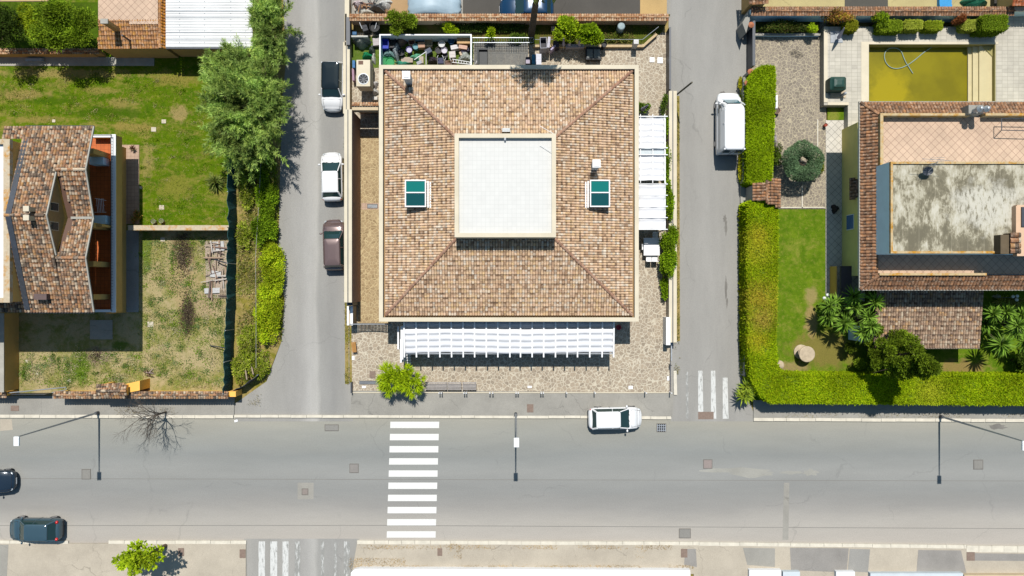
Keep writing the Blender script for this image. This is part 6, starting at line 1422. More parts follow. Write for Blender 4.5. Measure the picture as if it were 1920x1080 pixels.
# covered car and dark car in the neighbour yard
def covered(label, px, py, Ln, Wd, mat, name='covered_car'):
    m = MB(); rings = []
    N = 26; st = [(-.5,.45,.5),(-.49,.8,.75),(-.45,.96,.95),(-.32,1,1.25),(-.15,.99,1.45),(.05,.98,1.42),(.2,.98,1.12),(.33,.97,.98),(.45,.9,.82),(.49,.7,.62),(.5,.4,.45)]
    V = []
    for fi, (f, w, z) in enumerate(st):
        for k in range(N):
            a = PI*k/(N-1); y = math.cos(a); s_ = math.sin(a)
            zz = z*min(1, s_**.45)+.02 + .025*math.sin(k*2.3+fi*1.7); yy = math.copysign(abs(y)**.6, y)*w*Wd/2*(1+.03*math.sin(k*1.7+fi*2.1))
            V.append((f*Ln + .04*math.sin(k*1.1+fi), yy, zz))
    m.add(V, [(i*N+k, i*N+k+1, (i+1)*N+k+1, (i+1)*N+k) for i in range(len(st)-1) for k in range(N-1)])
    o = m.build(name, mat, None, base=(0,0,0), smooth=True); o.location = (GX(px), GY(py), .06); return tag(o, label, 'car')
covered('car under a wrinkled pale blue cover behind the terracotta coping wall', 816, 18, 4.3, 1.9, m_plain('pale_blue_cover', A(190,214,228), .5, .1, 1.3, .4))
bl_ = paint('deep_blue_paint', A(20,70,110), .2, .2)
car('parked_car', 'dark blue car with covered roof in the shade behind the palm trunk', 4.4, 1.8, 1.45, bl_, bl_, .22, .05, -.36, -.45, (987,22), PI, group=None)
# ================= STREET FURNITURE =================
def lamp(label, bpx, head_dx, cut=0):
    t = thing('street_lamp', label, 'street lamp', (GX(bpx[0]), GY(bpx[1]), .1), 0, 'street lamps along the main road'); x, y = GX(bpx[0]), GY(bpx[1]); H = 9.3
    m = MB(); m.path([(x,y,.1),(x,y,3),(x,y,6.5),(x,y,H-.1)], [.085,.075,.06,.045], 8); m.build('pole', MA['metal_gr'], t)
    m = MB(); m.tube((x,y,.1),(x,y,.5),.13); m.build('base_collar', MA['metal_dk'], t)
    m = MB(); m.tube((x,y,H-.1),(x,y-.25,H),.04); m.build('arm', MA['metal_gr'], t)
    m = MB(); m.obox((x, y-.28, H-.04), (.34,.62,.12)); m.obox((x, y-.28, H+.08), (.26,.5,.04)); hd = m.build('lamp_head', m_plain('lamp_white_metal', (.7,.72,.74,1), .4, .03, 3), t)
    m = MB(); m.obox((x, y-.3, H-.055), (.24,.42,.012)); m.build('lamp_glass', MA['lamp'], hd)
lamp('street lamp at the left beside the bare tree, its head near the left edge', (186,773), 0)
lamp('street lamp in the middle of the photo directly below the veranda', (967,775), 0)
lamp('street lamp at the right with its head touching the right edge of the photo', (1761,780), 0)
# bollards at the edge of the villa paving
bd = []
for px in (825.5,829.5,871.5,875.5,919,924.5,967.5,971.5,1014,1018,1061,1113.5,1208,1254.5): bd.append(px)
def bollard(px, py):
    t = thing('bollard', 'short white post standing at the pavement edge of the villa paving', 'bollard', (0,0,0), 0, 'white posts along the pavement edge'); m = MB(); m.tube((0,0,0),(0,0,.8),.045,.04,8); m.build('post', MA['white'], t, local=True)
    m = MB(); m.lathe((0,0,.8), [(.06,0),(.06,.03),(.03,.07),(.001,.08)], 8); m.build('cap', MA['white'], t, local=True); t.location = (GX(px), GY(py), .11); return t
b0 = bollard(bd[0], 734)
for px in bd[1:]: c_ = copy_tree(b0); c_.location = (GX(px), GY(734), .11)
m = MB(); m.box(GX(662), GX(1258), GY(736.5), GY(735), .1, .17); tag(m.build('edging_strip', MA['cream_cop']), 'low cream edging strip between the villa paving and the pavement', 'edging')
m = MB(); m.box(GX(660.5), GX(662.5), GY(735), GY(715), .1, .6); tag(m.build('edge_rail', MA['metal_dk']), 'short dark rail at the lower left corner of the villa paving', 'rail')
m = MB(); m.box(GX(1255), GX(1257), GY(735), GY(680), .1, .14); m.tube((GX(1254),GY(683),.1),(GX(1254),GY(683),.95),.04); tag(m.build('gate_track', MA['metal_dk']), 'dark gate track with a post at the lower right corner of the villa paving', 'rail')
# benches / wooden racks
def rack(x0, x1, lab):
    t = thing('slatted_bench', lab, 'bench', (GX((x0+x1)/2), GY(722), .1), 0, 'slatted benches beside the palm bush'); k = R(x0, 716, x1, 731, .55); m = MB()
    for i in range(6): a = k[2]+(k[3]-k[2])*i/6; m.box(k[0], k[1], a+.012, a+(k[3]-k[2])/6-.025, .50, .55)
    m.build('seat', m_plain('grey_wood', A(200,192,186), .85, .15, 6), t)
    for X_ in (k[0]+.08, k[1]-.08):
        for Y_ in (k[2]+.08, k[3]-.08): m = MB(); m.box(X_-.04, X_+.04, Y_-.04, Y_+.04, .1, .5); m.build('leg', MA['wood'], t)
rack(797,838,'slatted grey bench touching the palm bush, left of three'); rack(839,865,'slatted grey bench in the middle of the row of three'); rack(867,893,'slatted grey bench at the right end of the row of three')
t = thing('bench', 'orange wooden bench at the left edge of the villa paving', 'bench', (GX(666), GY(650), .1), .12); m = MB()
for i in range(4): m.box(-.16+i*.09, -.09+i*.09, -.42, .42, .38, .42)
m.build('seat', m_plain('orange_wood', A(215,155,80), .7, .12, 5), t, local=True)
for s in (-.34,.34): m = MB(); m.box(-.15,.15,s-.03,s+.03,0,.38); m.build('leg', MA['wood'], t, local=True)
m = MB(); a = W(1160,614,.5); m.lathe((a.x,a.y,.1), [(.001,0),(.14,0),(.2,.35),(.22,.4),(.15,.4),(.12,.3),(.001,.3)], 14); tag(m.build('flower_pot', m_plain('red_pot', (.25,.02,.03,1), .5)), 'dark red pot in the shade at the right end of the veranda', 'pot')
# garden table with cloth and chairs
t = thing('garden_table', 'square table with white cloth on the right side of the villa', 'table', (*W(1221,462,.8)[:2], .1)); k = R(1207,446,1237,479,.82); m = MB(); m.box(k[0],k[1],k[2],k[3],.78,.82); m.build('tabletop', MA['fabric'], t)
for X_ in (k[0]+.08,k[1]-.08):
    for Y_ in (k[2]+.08,k[3]-.08): m = MB(); m.tube((X_,Y_,.1),(X_,Y_,.78),.03); m.build('leg', MA['metal_gr'], t)
def chair(lab, px, py, rz, mat, z=.1, cat='chair', grp='white garden chairs'):
    t = thing('garden_chair', lab, cat, (0,0,0), 0, grp); m = MB(); m.box(-.22,.22,-.22,.22,.42,.46); m.build('seat', mat, t, local=True); m = MB(); m.box(-.22,.22,.2,.24,.46,.88); m.build('backrest', mat, t, local=True)
    for sx in (-.2,.2):
        for sy in (-.2,.2): m = MB(); m.tube((sx,sy,0),(sx,sy,.42),.02,n=6); m.build('leg', mat, t, local=True)
    t.location = (GX(px), GY(py), z); t.rotation_euler = (0,0,rz)
chair('white garden chair below the square white table, left one', 1214, 486, PI, MA['white']); chair('white garden chair below the square white table, right one', 1225, 486, PI, MA['white']); chair('white garden chair left of the square white table', 1205, 464, PI/2, MA['white']); chair('white garden chair above the square white table', 1226, 442, 0, MA['white'])
# closed parasols
def parasol(lab, b, top, h, mat, grp=None, r=.16):
    t = thing('closed_parasol', lab, 'parasol', (GX(b[0]), GY(b[1]), .1), 0, grp); p = Vector((GX(b[0]), GY(b[1]), .1)); q = W(top[0], top[1], h); m = MB(); m.tube(p, q, .03); m.build('pole', MA['white'], t)
    m = MB(); n = 8; pts = [p.lerp(q, .35+.65*i/n) for i in range(n+1)]; m.path(pts, [r*.6, r, r*.95, r*.8, r*.75, r*.6, r*.5, r*.35, .03], 9); m.build('folded_cloth', mat, t)
lav = m_plain('lavender_cloth', A(205,200,222), .8, .1, 5)
parasol('closed lavender parasol beside the top end of the side pergola', (1197,212), (1215,197), 2.6, lav)
parasol('closed grey parasol at the corner of the pool terrace', (1565,83), (1583,52), 2.9, lav)
for i, (px, l) in enumerate(((1057,'closed grey parasol nearest the upturned table in the villa garden'),(1068,'closed grey parasol in the middle of three in the villa garden'),(1087,'closed grey parasol under the round green shrub'))): parasol(l, (px-1,93), (px,72), 1.9, lav, 'closed parasols in the villa garden', .13)
# heat pump
t = thing('heat_pump', 'big cream heat pump box with round fan in the yard left of the villa', 'heat pump', (*W(680,137,0)[:2], .1)); k = R(668,112,694,162,2.0); m = MB(); m.box(k[0],k[1],k[2],k[3],.7,2.0); m.build('casing', MA['cream_cop'], t, bevel=.03)
a = W(681.5,148,2.0); m = MB(); m.lathe((a.x,a.y,2.0), [(.44,0),(.44,.03),(.39,.03),(.39,.0)], 24); f = m.build('fan_ring', MA['metal_gr'], t); m = MB(); m.lathe((a.x,a.y,2.003), [(.39,0),(.001,0)], 24); m.build('fan_well', MA['black'], f)
m = MB()
for i in range(8):
    th = 2*PI*i/8; c, s = math.cos(th), math.sin(th); c2, s2 = math.cos(th+.42), math.sin(th+.42); m.quad((a.x+.08*c,a.y+.08*s,2.012),(a.x+.37*c,a.y+.37*s,2.02),(a.x+.37*c2,a.y+.37*s2,2.012),(a.x+.08*c2,a.y+.08*s2,2.008))
m.lathe((a.x,a.y,2.01), [(.1,0),(.1,.02),(.001,.02)], 12); m.build('fan_blades', MA['metal_dk'], f)
m = MB(); q = R(672,114,681,121,2.0)
m.box(q[0],q[1],q[2],q[3],2.0,2.006); 
for X_ in (q[0],(q[0]+q[1])/2-.02,q[1]-.04): m.box(X_, X_+.04, q[2], q[3], 2.006, 2.012)
m.build('handle_plate', m_plain('brown_trim', (.12,.07,.05,1)), t); m = MB()
for X_ in (k[0]+.1,k[1]-.1):
    for Y_ in (k[2]+.1,k[3]-.1): m.box(X_-.04,X_+.04,Y_-.04,Y_+.04,.1,.7)
m.build('stand', MA['metal_gr'], t)
# storage yard frame
t = thing('storage_pen', 'white framed pen full of clutter on the upper left side of the villa', 'pen', (*W(797,95,0)[:2], .1)); m = MB(); k = R(712,65,884,122,1.5)
m.box(k[0],k[1],k[3]-.06,k[3],.1,1.5); m.box(k[0],k[0]+.06,k[2],k[3]-.06,.1,1.5); m.box(k[1]-.06,k[1],k[2],k[3]-.06,.1,1.5); m.build('panel', MA['bluegrey'], t); m = MB(); m.box(k[0]-.02,k[1]+.02,k[3]-.08,k[3]+.02,1.5,1.56); m.box(k[0]-.02,k[0]+.08,k[2],k[3]-.08,1.5,1.56); m.box(k[1]-.08,k[1]+.02,k[2],k[3]-.08,1.5,1.56); m.build('frame', MA['white'], t)
# clutter
CM = {}
def cm(c, rough=.6):
    if c not in CM: CM[c] = m_plain('clutter_%d' % len(CM), A(*c), rough, .12, 6)
    return CM[c]
def bucket(px, py, r, h, c, lab, inner=(40,40,45), z=.12, name='bucket'):
    a = W(px, py, h+z); R_ = r*M1; t = thing(name, lab, name.replace('_',' '), (a.x, a.y, z)); m = MB(); m.lathe((a.x,a.y,z), [(.001,0),(R_*.75,0),(R_,h),(R_*1.06,h),(R_*1.06,h-.03)], 16); m.build('shell', cm(c), t, smooth=False)
    m = MB(); m.lathe((a.x,a.y,z+h*.85), [(R_*.9,0),(.001,0)], 16); m.build('contents', cm(inner), t)
def crate(px, py, w, d, h, c, lab, rz=0, inner=(60,60,60), z=.12, name='crate', cat='crate'):
    a = W(px, py, h+z); w *= M1; d *= M1; t = thing(name, lab, cat, (a.x,a.y,z), rz); m = MB(); s = .03
    m.box(-w/2,w/2,-d/2,-d/2+s,0,h); m.box(-w/2,w/2,d/2-s,d/2,0,h); m.box(-w/2,-w/2+s,-d/2+s,d/2-s,0,h); m.box(w/2-s,w/2,-d/2+s,d/2-s,0,h); m.box(-w/2,w/2,-d/2,d/2,-.0,.02); m.build('shell', cm(c), t, local=True)
    m = MB(); m.box(-w/2+s,w/2-s,-d/2+s,d/2-s,.02,h*.6); m.build('contents', cm(inner), t, local=True)
def boxy(px, py, w, d, h, c, lab, rz=0, z=.12, name='box', cat='box', bev=.03):
    a = W(px, py, h+z); m = MB(); m.box(-w*M1/2,w*M1/2,-d*M1/2,d*M1/2,0,h); m.box(-w*M1/2-.015,w*M1/2+.015,-.02,.02,h*.4,h+.012)
    o = m.build(name, cm(c), None, base=(0,0,0), bevel=bev); o.location = (a.x,a.y,z); o.rotation_euler = (0,0,rz); tag(o, lab, cat)
def heap(px, py, rx, ry, h, c, lab, seed=1, z=.12, name='tarpaulin', cat='tarpaulin'):
    a = W(px, py, h*.6+z); rr = random.Random(seed); m = MB(); n, mm = 18, 8; V = []
    for i in range(mm+1):
        f = i/mm
        for k_ in range(n): th = 2*PI*k_/n; r = (1-f)*(1+.22*math.sin(3*th+seed)+.12*math.sin(7*th+seed*2)); V.append((rx*M1*r*math.cos(th), ry*M1*r*math.sin(th), h*(1-(1-f)**2.2)+rr.uniform(-.05,.05)*h*(0 < i < mm)))
    m.add(V, [(i*n+k_, i*n+(k_+1)%n, (i+1)*n+(k_+1)%n, (i+1)*n+k_) for i in range(mm) for k_ in range(n)]); o = m.build(name, cm(c), None, base=(0,0,0)); o.location = (a.x,a.y,z); tag(o, lab, cat)
crate(721,82,14,17,.9,(40,80,225),'bright blue lidded bin in the top left corner of the pen', 0, (30,60,200), name='bin', cat='bin')
crate(735,76,12,26,.8,(50,40,60),'dark purple crate behind the blue bin', 0)
heap(728,99,13,11,.6,(130,165,165),'grey teal tarpaulin below the blue bin',3); heap(742,94,7,18,.8,(190,200,205),'pale silver sheet standing between bin and buckets',5)
bucket(720,114,7,.5,(20,200,110),'bright green tub against the villa roof edge, left one',(10,150,80)); bucket(731,116,8,.55,(30,215,120),'bright green tub against the villa roof edge, right one',(15,170,90))
heap(751,77,10,8,.7,(140,130,118),'brownish grey bundle at the top of the pen',7); bucket(752,98,6,.5,(60,60,80),'dark bucket below the brownish bundle'); bucket(767,93,5.5,.6,(120,110,190),'violet bucket with pale lid',(220,215,245)); bucket(779,87,5,.6,(120,190,200),'pale turquoise bucket in the middle of the pen',(110,170,180))
crate(772,79,12,9,.5,(225,200,165),'beige crate with bottles at the top of the pen',.1,(110,60,40)); boxy(790,84,13,10,.6,(205,160,130),'tan cardboard box in the middle of the pen',.05); crate(803,80,14,12,.5,(230,215,180),'crate of pale bottles right of the tan box',0,(190,170,130))
boxy(803,95,12,9,.6,(90,100,120),'dark case below the crate of pale bottles',.5,name='case',cat='case'); bucket(828,82,6,.8,(235,235,235),'white round drum at the right part of the pen',(240,240,240)); bucket(822,94,6,.6,(120,110,100),'grey brown bucket left of the round white stool'); bucket(833,94,5.5,.7,(225,210,235),'round white stool in the pen',(235,230,240),name='stool'); bucket(835,103,5,.5,(45,45,50),'black bucket under the round white stool')
bucket(846,76,6,.7,(30,110,160),'petrol blue bucket in the top right corner of the pen',(20,80,120)); boxy(869,76,24,11,.9,(225,180,120),'large tan cardboard box in the top right corner of the pen',0); boxy(852,88,14,8,.6,(245,240,240),'white box left of the folded blankets',.2); boxy(868,88,16,7,.8,(235,190,165),'peach coloured folded blanket',-.15,name='folded_blanket',cat='blanket'); boxy(872,94,15,6,.6,(40,35,70),'dark navy bundle below the peach blanket',.3,name='bundle',cat='bundle')
boxy(848,102,12,12,.6,(235,225,220),'pale box with brown edge near the right side of the pen',.1); heap(872,106,14,12,.8,(200,205,195),'wrinkled translucent plastic sheet in the lower right of the pen',9); heap(779,106,12,7,.4,(110,190,150),'pale green net bag on the turf of the pen',11,name='net_bag',cat='bag'); boxy(763,112,22,10,.2,(200,180,160),'beige board lying at the lower edge of the pen',0,name='board',cat='board',bev=.01)
boxy(790,112,8,13,.3,(205,190,165),'small beige board at the lower edge of the pen',0,name='board',cat='board',bev=.01); heap(755,118,14,5,.3,(70,170,140),'teal cloth at the lower edge of the pen',13,name='cloth',cat='cloth'); heap(812,112,12,7,.5,(60,50,60),'dark heap of bags left of the folding chairs',15,name='bag_heap',cat='bags'); boxy(786,117,10,6,.5,(190,190,200),'grey case at the lower edge of the pen',.4,name='case',cat='case')
heap(846,116,12,5,.6,(150,120,90),'brown bundle under the ladder',17,name='bundle',cat='bundle'); boxy(866,99,9,7,.5,(225,200,170),'small cream box above the plastic sheet',.5)
m = MB(); m.tube(L(777,112,1.4), L(799,97,1.6), .035); m.tube(L(799,97,1.6), L(799,121,1.0), .04); tag(m.build('angled_pole', MA['white']), 'bent white pole standing up from the pen', 'pole')
for i, (px, py, l) in enumerate(((826,112,'folding chair with navy cloth at the lower edge of the pen'),(840,117,'folding chair with brown cloth at the lower edge of the pen'))):
    t = thing('folding_chair', l, 'chair', (*W(px,py,.4)[:2], .12)); m = MB(); a = W(px,py,.7)
    m.box(a.x-.24,a.x+.24,a.y-.26,a.y+.2,.55,.58); m.build('seat', cm((40,45,90) if i == 0 else (120,85,65)), t); m = MB()
    for s in (-.27,.27): m.path([(a.x+s,a.y-.4,.12),(a.x+s*.95,a.y+.1,.9),(a.x+s*.6,a.y+.25,1.0)], .025, 5)
    m.build('frame', MA['white'], t)
t = thing('ladder', 'white ladder lying along the lower right of the pen', 'ladder', (*W(866,116,.9)[:2], .12)); m = MB(); m.tube(L(848,111,.9), L(884,117,.9), .03); m.tube(L(848,117,.9), L(884,121,.9), .03); m.build('rail', MA['white'], t); m = MB()
for i in range(7): m.tube(L(850+i*5,111.5+i*.8,.9), L(850+i*5,117.3+i*.6,.9), .02, n=4)
m.build('rung', MA['white'], t)
# left of the pen
heap(676,77,16,9,1.0,(165,170,158),'grey green covered shape above the heat pump yard',19); boxy(674,68,30,3,1.2,(225,225,215),'pale beam at the top of the heat pump yard',0,name='beam',cat='beam',bev=.01); heap(687,103,10,7,.5,(20,150,95),'green plastic net beside the turf above the heat pump',21,name='green_net',cat='net'); heap(697,92,6,9,.6,(95,105,100),'dark grey cloth above the green net',23,name='cloth',cat='cloth'); boxy(705,78,12,14,.4,(210,200,200),'pale patterned mat left of the pen',.1,name='mat',cat='mat',bev=.01)
boxy(663,120,5,14,.7,(60,130,190),'blue container beside the heat pump',0,name='container',cat='container'); boxy(662,140,4,22,.6,(190,150,170),'pinkish bag left of the heat pump',.05,name='bag',cat='bag'); heap(703,157,5,7,.5,(235,230,225),'white bag right of the heat pump, upper one',25,name='bag',cat='bag'); heap(702,171,6,7,.5,(225,222,215),'white bag right of the heat pump, lower one',27,name='bag',cat='bag'); boxy(703,184,9,6,.3,(240,235,225),'white box near the passage lintel',0); heap(700,108,4,12,.4,(225,225,215),'pale crumpled bag between turf and pen',29,name='bag',cat='bag')
bucket(702,50,9,1.0,(35,38,45),'black drum in the shade above the heat pump yard',(20,20,24),name='drum'); boxy(684,52,10,12,.9,(50,52,60),'dark cabinet in the shade above the heat pump yard',.3,name='cabinet',cat='cabinet'); boxy(664,62,9,6,.3,(60,120,170),'blue tray in the shade above the heat pump yard',0,name='tray',cat='tray')
m = MB(); m.tube(L(674,42,1.3), L(679,54,1.0), .03); m.tube(L(706,43,1.3), L(703,54,1.0), .03); tag(m.build('white_rods', MA['white']), 'two white rods leaning on the boundary wall', 'rods')
# debris behind the wall
heap(670,6,10,8,.6,(235,215,215),'pale pinkish rubbish heap in the neighbour yard',31,.07,'rubbish_heap','rubbish'); heap(685,22,18,6,.5,(225,220,205),'pale sheet lying in the debris of the neighbour yard',33,.07,'plastic_sheet','sheet'); heap(706,13,14,7,.9,(120,120,120),'grey wrapped object in the debris of the neighbour yard',35,.07,'wrapped_object','bundle'); heap(722,6,12,10,.5,(230,228,222),'white plastic heap behind the wrapped object',37,.07,'plastic_sheet','sheet'); heap(727,22,8,6,.5,(190,150,115),'brown tarpaulin in the debris of the neighbour yard',39,.07)
t = thing('scrap_pile', 'pile of brown scrap wood in the neighbour yard', 'scrap', (GX(682), GY(14), .07)); m = MB(); rs = random.Random(3)
for i in range(26): m.obox((GX(665+rs.uniform(0,40)), GY(4+rs.uniform(0,20)), .1+rs.uniform(0,.4)), (rs.uniform(.3,1.0),.07,.05), rs.uniform(0,PI), A(*rs.choice([(130,80,45),(90,60,45),(170,120,70),(220,205,190),(60,50,50)])))
m.build('planks', MA['tinted'], t)
# deck with loungers
t = thing('wooden_deck', 'grey slatted deck with railing above the villa roof edge', 'deck', (*W(940,98,0)[:2], .1)); k = R(889,78,990,128,.3); m = MB()
n = 46
for i in range(n): m.box(k[0]+(k[1]-k[0])*i/n, k[0]+(k[1]-k[0])*(i+.82)/n, k[2], k[3], .12, .3)
m.build('boards', m_plain('grey_board', A(128,130,128), .9, .12, 4, obj=False), t); m = MB()
k2 = R(886,70,1000,80,1.1); m.box(k2[0],k2[1],k2[3]-.04,k2[3],1.06,1.1); m.box(k2[0],k2[1],k2[2],k2[2]+.03,1.06,1.09)
for i in range(26): X_ = k2[0]+(k2[1]-k2[0])*i/25; m.tube((X_,k2[3]-.02,.1),(X_,k2[3]-.02,1.08),.012,n=4); m.tube((X_,k2[3]-.02,1.08),(X_,k2[2],1.08),.01,n=4)
m.build('railing', MA['metal_gr'], t)
t = thing('sofa', 'charcoal garden sofa on the grey deck', 'sofa', (*W(906,104,.5)[:2], .3)); k = R(898,94,914,122,.8); m = MB(); m.box(k[0],k[1],k[2],k[3],.3,.7); m.build('seat', cm((82,84,84)), t, bevel=.04); m = MB(); m.box(k[0]-.15,k[0],k[2],k[3],.3,1.05); m.build('backrest', cm((60,62,64)), t); m = MB(); m.box(k[0],k[1],k[3],k[3]+.12,.3,.9); m.build('armrest', cm((60,62,64)), t)
heap(894,118,4,5,.3,(240,235,240),'small white bag beside the charcoal sofa',41,.3,'bag','bag')
crate(990,113,9,13,.6,(60,55,62),'dark crate with white cloth at the right end of the deck',0,(200,190,210)); boxy(1001,111,7,18,.9,(40,125,160),'petrol blue panel beside the white shelf',0,name='panel',cat='panel'); boxy(1010,111,10,20,1.0,(240,240,250),'white shelf rack at the villa roof edge',.0,name='shelf',cat='shelf')
crate(1019,80,12,20,1.3,(205,205,215),'grey metal barbecue frame beside the palm shadow',.05,(50,50,60),name='barbecue_frame',cat='barbecue'); boxy(1029,79,5,20,1.2,(215,212,225),'pale narrow rack right of the barbecue frame',-.1,name='rack',cat='rack'); boxy(1037,89,12,3,1.0,(215,200,235),'pale lilac folded board',.8,name='folded_board',cat='board')
boxy(1043,82,10,12,.9,(70,60,75),'dark folded chair stack left of the parasols',.1,name='chair_stack',cat='chairs'); boxy(1078,86,34,6,.5,(205,200,210),'pale low table behind the closed parasols',0,name='low_table',cat='table')
t = thing('garden_cabinet', 'dark double door cabinet lying open below the round shrub', 'cabinet', (*W(1113,98,.5)[:2], .1)); k = R(1099,88,1127,111,.7); m = MB(); m.box(k[0],k[1],k[2],k[3],.12,.66); m.build('frame', cm((55,58,62)), t)
for a_, b_ in ((1101,1111.5),(1113.5,1125)): q = R(a_,92,b_,108,.72); m = MB(); m.box(q[0],q[1],q[2],q[3],.66,.69); m.build('door', cm((135,142,140)), t)
bucket(1133,83,5,.9,(40,42,52),'dark drum right of the garden cabinet',(25,25,32),name='drum')
boxy(1193,78,9,8,1.2,(245,243,240),'white sign board standing behind the stone edging',.0,name='board',cat='board',bev=.01)
a = W(1165,49,1.2); m = MB(); m.lathe((a.x,a.y,.2), [(.3,0),(.3,1.0),(.25,1.05),(.001,1.08)], 14); tag(m.build('water_tank', cm((175,195,198))), 'grey cylindrical tank against the pink boundary wall', 'tank')
a = W(1037,53,.5); m = MB(); m.obox((a.x,a.y,.14), (.3,.34,.4)); m.obox((a.x,a.y,.54), (.1,.1,.05)); tag(m.build('stool', cm((220,205,190))), 'pale square stool right of the palm trunk', 'stool')
# barbecue by the pool
t = thing('covered_barbecue', 'barbecue under a dark green cover beside the pool', 'barbecue', (*W(1573,160,Zp)[:2], Zp)); k = R(1558,143,1588,168,Zp+1.0); c = ((k[0]+k[1])/2, (k[2]+k[3])/2); m = MB()
rg_ = [(1.0,0),(1.02,.5),(1.0,.85),(.8,.95),(.62,1.08),(.3,1.12)]; rings = []
for s_, z in rg_: rings.append([(c[0]+(x*s_), c[1]+(y*s_), Zp+z) for x, y in rrect(-(k[1]-k[0])/2, (k[1]-k[0])/2, (k[3]-k[2])/2, .15, .15, 4)])
loft(m, rings); m.build('cover', m_plain('dark_green_cover', A(40,82,72), .5, .2, 3), t); a = W(1585,175,Zp+.6); m = MB(); m.lathe((a.x,a.y,Zp), [(.001,0),(.12,.05),(.13,.6),(.05,.7),(.001,.7)], 10); m.build('gas_bottle', MA['metal_gr'], t)
m = MB(); m.box(*R(1557,170,1586,183,Zp+.08), Zp, Zp+.06); tag(m.build('stone_slab', MA['stone']), 'pale slab below the covered barbecue', 'slab')
m = MB(); m.box(*R(1557,58,1580,80,Zp+.02), Zp, Zp+.04); m.box(*R(1566,62,1574,76,Zp+.06), Zp+.04, Zp+.07); tag(m.build('parasol_base', cm((195,200,205))), 'pale grey square base slab of the closed parasol on the pool terrace', 'base')
# round stone well
t = thing('stone_well', 'round stone pedestal on the green lawn', 'pedestal', (GX(1507), GY(669), .06)); a = W(1513,664,.95); m = MB(); m.lathe((a.x-.12,a.y+.1,.06), [(.6,0),(.6,.12),(.32,.2),(.28,.75),(.55,.82)], 24); m.build('foot', MA['stone'], t); m = MB(); m.lathe((a.x,a.y,.86), [(.55,0),(.64,.04),(.64,.12),(.6,.14),(.001,.16)], 28); m.build('round_top', MA['stone'], t)
m = MB(); a = W(1463,685,.3); m.ell((a.x,a.y,.2),(.36,.4,.26),12,8); o = tag(m.build('garden_rock', MA['stone']), 'pale rock at the inner corner of the long hedge', 'rock'); 
m = MB(); a = W(1457,686,.2); m.ell((a.x-.1,a.y+.1,.15),(.2,.22,.16),10,6); 
# courtyard things
t = thing('garden_bench', 'white bench against the tall hedge in the courtyard', 'bench', (GX(1452), GY(195), .1)); k = R(1452,178,1458,203,.5); m = MB(); m.box(k[0],k[1],k[2],k[3],.48,.52); m.build('seat', MA['white'], t); m = MB(); m.box(k[0]-.04,k[0],k[2],k[3],.5,.9); m.build('backrest', MA['white'], t)
bucket(1457,207,6,.4,(225,170,150),'pink clay pot below the white courtyard bench',(110,90,70),name='clay_pot')
heap(1454,262,4,12,.4,(200,190,195),'pale clutter of small pots beside the tall hedge',43,name='pot_cluster',cat='pots')
bucket(1549,234,3,.35,(215,90,50),'small orange pot in the corner grass bed',(180,70,40),z=.15,name='clay_pot'); bucket(1550,187,2.6,.3,(215,90,50),'tiny orange pot on the edge of the corner bed',(190,80,45),z=.15,name='clay_pot') if False else None
heap(1568,391,7,8,.5,(50,40,40),'dark potted shrub in the shaded side path',45,.14,'dark_planter','planter')
heap(1527,335,5,5,.4,(225,215,195),'small white stone figure beside the round olive tree',47,.1,'stone_figure','ornament')
t = thing('garden_light', 'white globe garden light with three balls above the left yuccas', 'garden light', (GX(1548), GY(560), .06)); m = MB()
for px, py in ((1546,559),(1552,553),(1554,561)): a = W(px,py,1.9); m.ell((a.x,a.y,1.85),(.13,.13,.13),10,8)
m.build('globe', MA['white'], t); m = MB(); a = W(1550,558,1.8); m.tube((GX(1547),GY(559),.06),(a.x,a.y,1.8),.035); m.build('post', MA['metal_dk'], t)
t = thing('garden_light', 'white globe garden light above the right yuccas', 'garden light', (GX(1896), GY(558), .06)); m = MB()
for px, py in ((1900,556),(1908,555),(1907,562)): a = W(px,py,1.9); m.ell((a.x,a.y,1.85),(.13,.13,.13),10,8)
m.build('globe', MA['white'], t); m = MB(); a = W(1904,558,1.8); m.tube((GX(1896),GY(558),.06),(a.x,a.y,1.8),.035); m.tube((a.x,a.y,1.7),(a.x-1.0,a.y,1.7),.02); m.build('post', MA['metal_dk'], t)
heap(1872,556,7,4,.4,(225,222,210),'pale stones above the right yuccas',49,.07,'stones','stones')
# dry yard debris
t = thing('scrap_pile', 'pile of old planks and iron bars beside the green net fence', 'scrap', (GX(408), GY(500), .09)); m = MB(); rs = random.Random(8)
for i in range(34):
    x, y = rs.uniform(388,429), rs.uniform(455,555); v = rs.random() < .6
    m.obox((GX(x), GY(y), .1+rs.uniform(0,.25)), (rs.uniform(.5,1.7), rs.uniform(.04,.12), .05), (PI/2 if v else 0)+rs.gauss(0,.15), A(*rs.choice([(205,185,165),(150,120,105),(225,215,205),(120,100,90),(190,160,135)])))
m.build('planks', MA['tinted'], t)
for px, py, w, d, l, rz in ((408,462,24,18,'round cornered concrete slab at the top of the scrap pile',.1),(404,514,20,12,'white concrete slab in the middle of the scrap pile',-.1),(398,545,30,10,'pale concrete slab at the lower end of the scrap pile',.05)): boxy(px,py,w,d,.12,(222,222,220),l,rz,.09,'concrete_slab','slab',.02)
t = thing('pallet', 'wooden pallet at the lower right of the scrap pile', 'pallet', (GX(421), GY(549), .09)); m = MB()
for i in range(6): m.box(GX(414+i*2.7), GX(415.8+i*2.7), GY(558), GY(541), .2, .23)
for y in (543,550,556): m.box(GX(414), GX(430), GY(y+1), GY(y-1), .1, .2)
m.build('slats', MA['wood'], t)
m = MB(); m.tube(L(404,487,.5), L(427,494,1.0), .05); tag(m.build('iron_bar', MA['metal_dk']), 'dark bar leaning from the scrap pile to the net fence', 'bar')
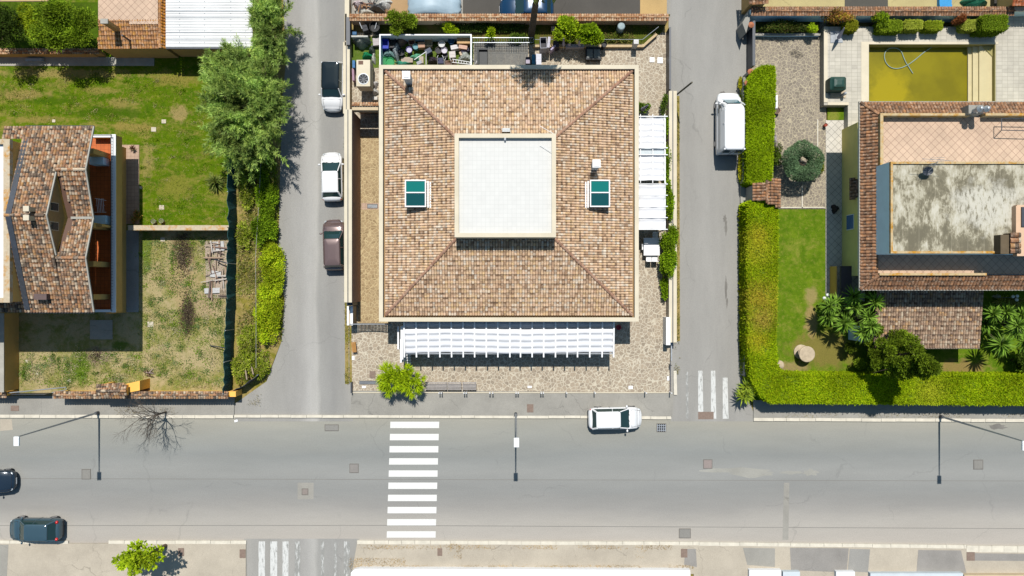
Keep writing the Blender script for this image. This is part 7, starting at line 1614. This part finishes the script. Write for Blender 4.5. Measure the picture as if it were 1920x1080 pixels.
m = MB(); m.tube(L(394,648,.2), L(427,653,.9), .04); tag(m.build('iron_bar', MA['metal_dk']), 'dark bar leaning on the net fence low in the dry yard', 'bar')
m = MB(); rs = random.Random(4)
for i in range(8): a = rs.uniform(0, PI); m.obox((GX(280+rs.uniform(-5,5)), GY(700+rs.uniform(-5,4)), .06+i*.03), (rs.uniform(.3,.7),.05,.04), a, A(*rs.choice([(90,60,45),(200,180,170),(110,80,70)])))
tag(m.build('twig_heap', MA['tinted']), 'small heap of sticks in the dry yard behind the street wall', 'heap')
for px, py, l in ((287,415,'pale pot by the garden wall, left one of two'),(302,414,'pale pot by the garden wall, right one of two')): bucket(px,py,4,.35,(225,222,205),l,(120,130,80),z=.06,name='flower_pot')
m = MB(); q = R(46,108,80,114,.4); m.box(q[0],q[1],q[2],q[3],.12,.3); m.box(q[0]+.1,q[1]-.1,q[2]+.05,q[3]-.02,.3,.36); tag(m.build('trough', MA['metal_gr']), 'dark metal trough in the shaded concrete channel', 'trough')
# north yard at the top right
q = R(1763,-40,1786,16,.5); m = MB(); m.box(q[0],q[1],q[2],q[3],.07,.4); q = R(1763,8,1786,16,.5); m.box(q[0],q[1],q[2],q[3],.4,.46); tag(m.build('blue_panel', cm((60,170,235))), 'bright blue panel behind the brown coping wall', 'panel')
heap(1832,4,22,12,1.0,(20,110,80),'dark green tarpaulin behind the brown coping wall',51,.07); boxy(1880,2,30,20,.5,(70,66,60),'dark mat behind the brown coping wall',0,.07,'dark_mat','mat'); 
t = thing('roof_corner', 'brown tiled roof corner of the house beyond the wall at the top', 'roof', (GX(1424), GY(2), 0)); m = MB(); tile_poly(m, [L(1407,9,2.6), L(1441,7,2.6), L(1441,-60,3.4), L(1407,-60,3.4)], PAL_RED, .24, .36); m.build('tiles', MA['tile'], t); m = MB(); m.box(*R(1410,-60,1438,3,2.5), 0, 2.5); m.build('wall', MA['tanwall'], t)
t = thing('roof_corner', 'orange red tiled roof corner at the very top right', 'roof', (GX(1910), GY(0), 0)); m = MB(); tile_poly(m, [L(1900,11,2.6), L(1960,11,2.6), L(1960,-60,3.4), L(1900,-60,3.4)], ([A(210,120,75),A(190,105,65)],[.6,.4]), .24, .36); m.build('tiles', MA['tile'], t); m = MB(); m.box(*R(1902,-60,1960,6,2.5), 0, 2.5); m.build('wall', MA['tanwall'], t)
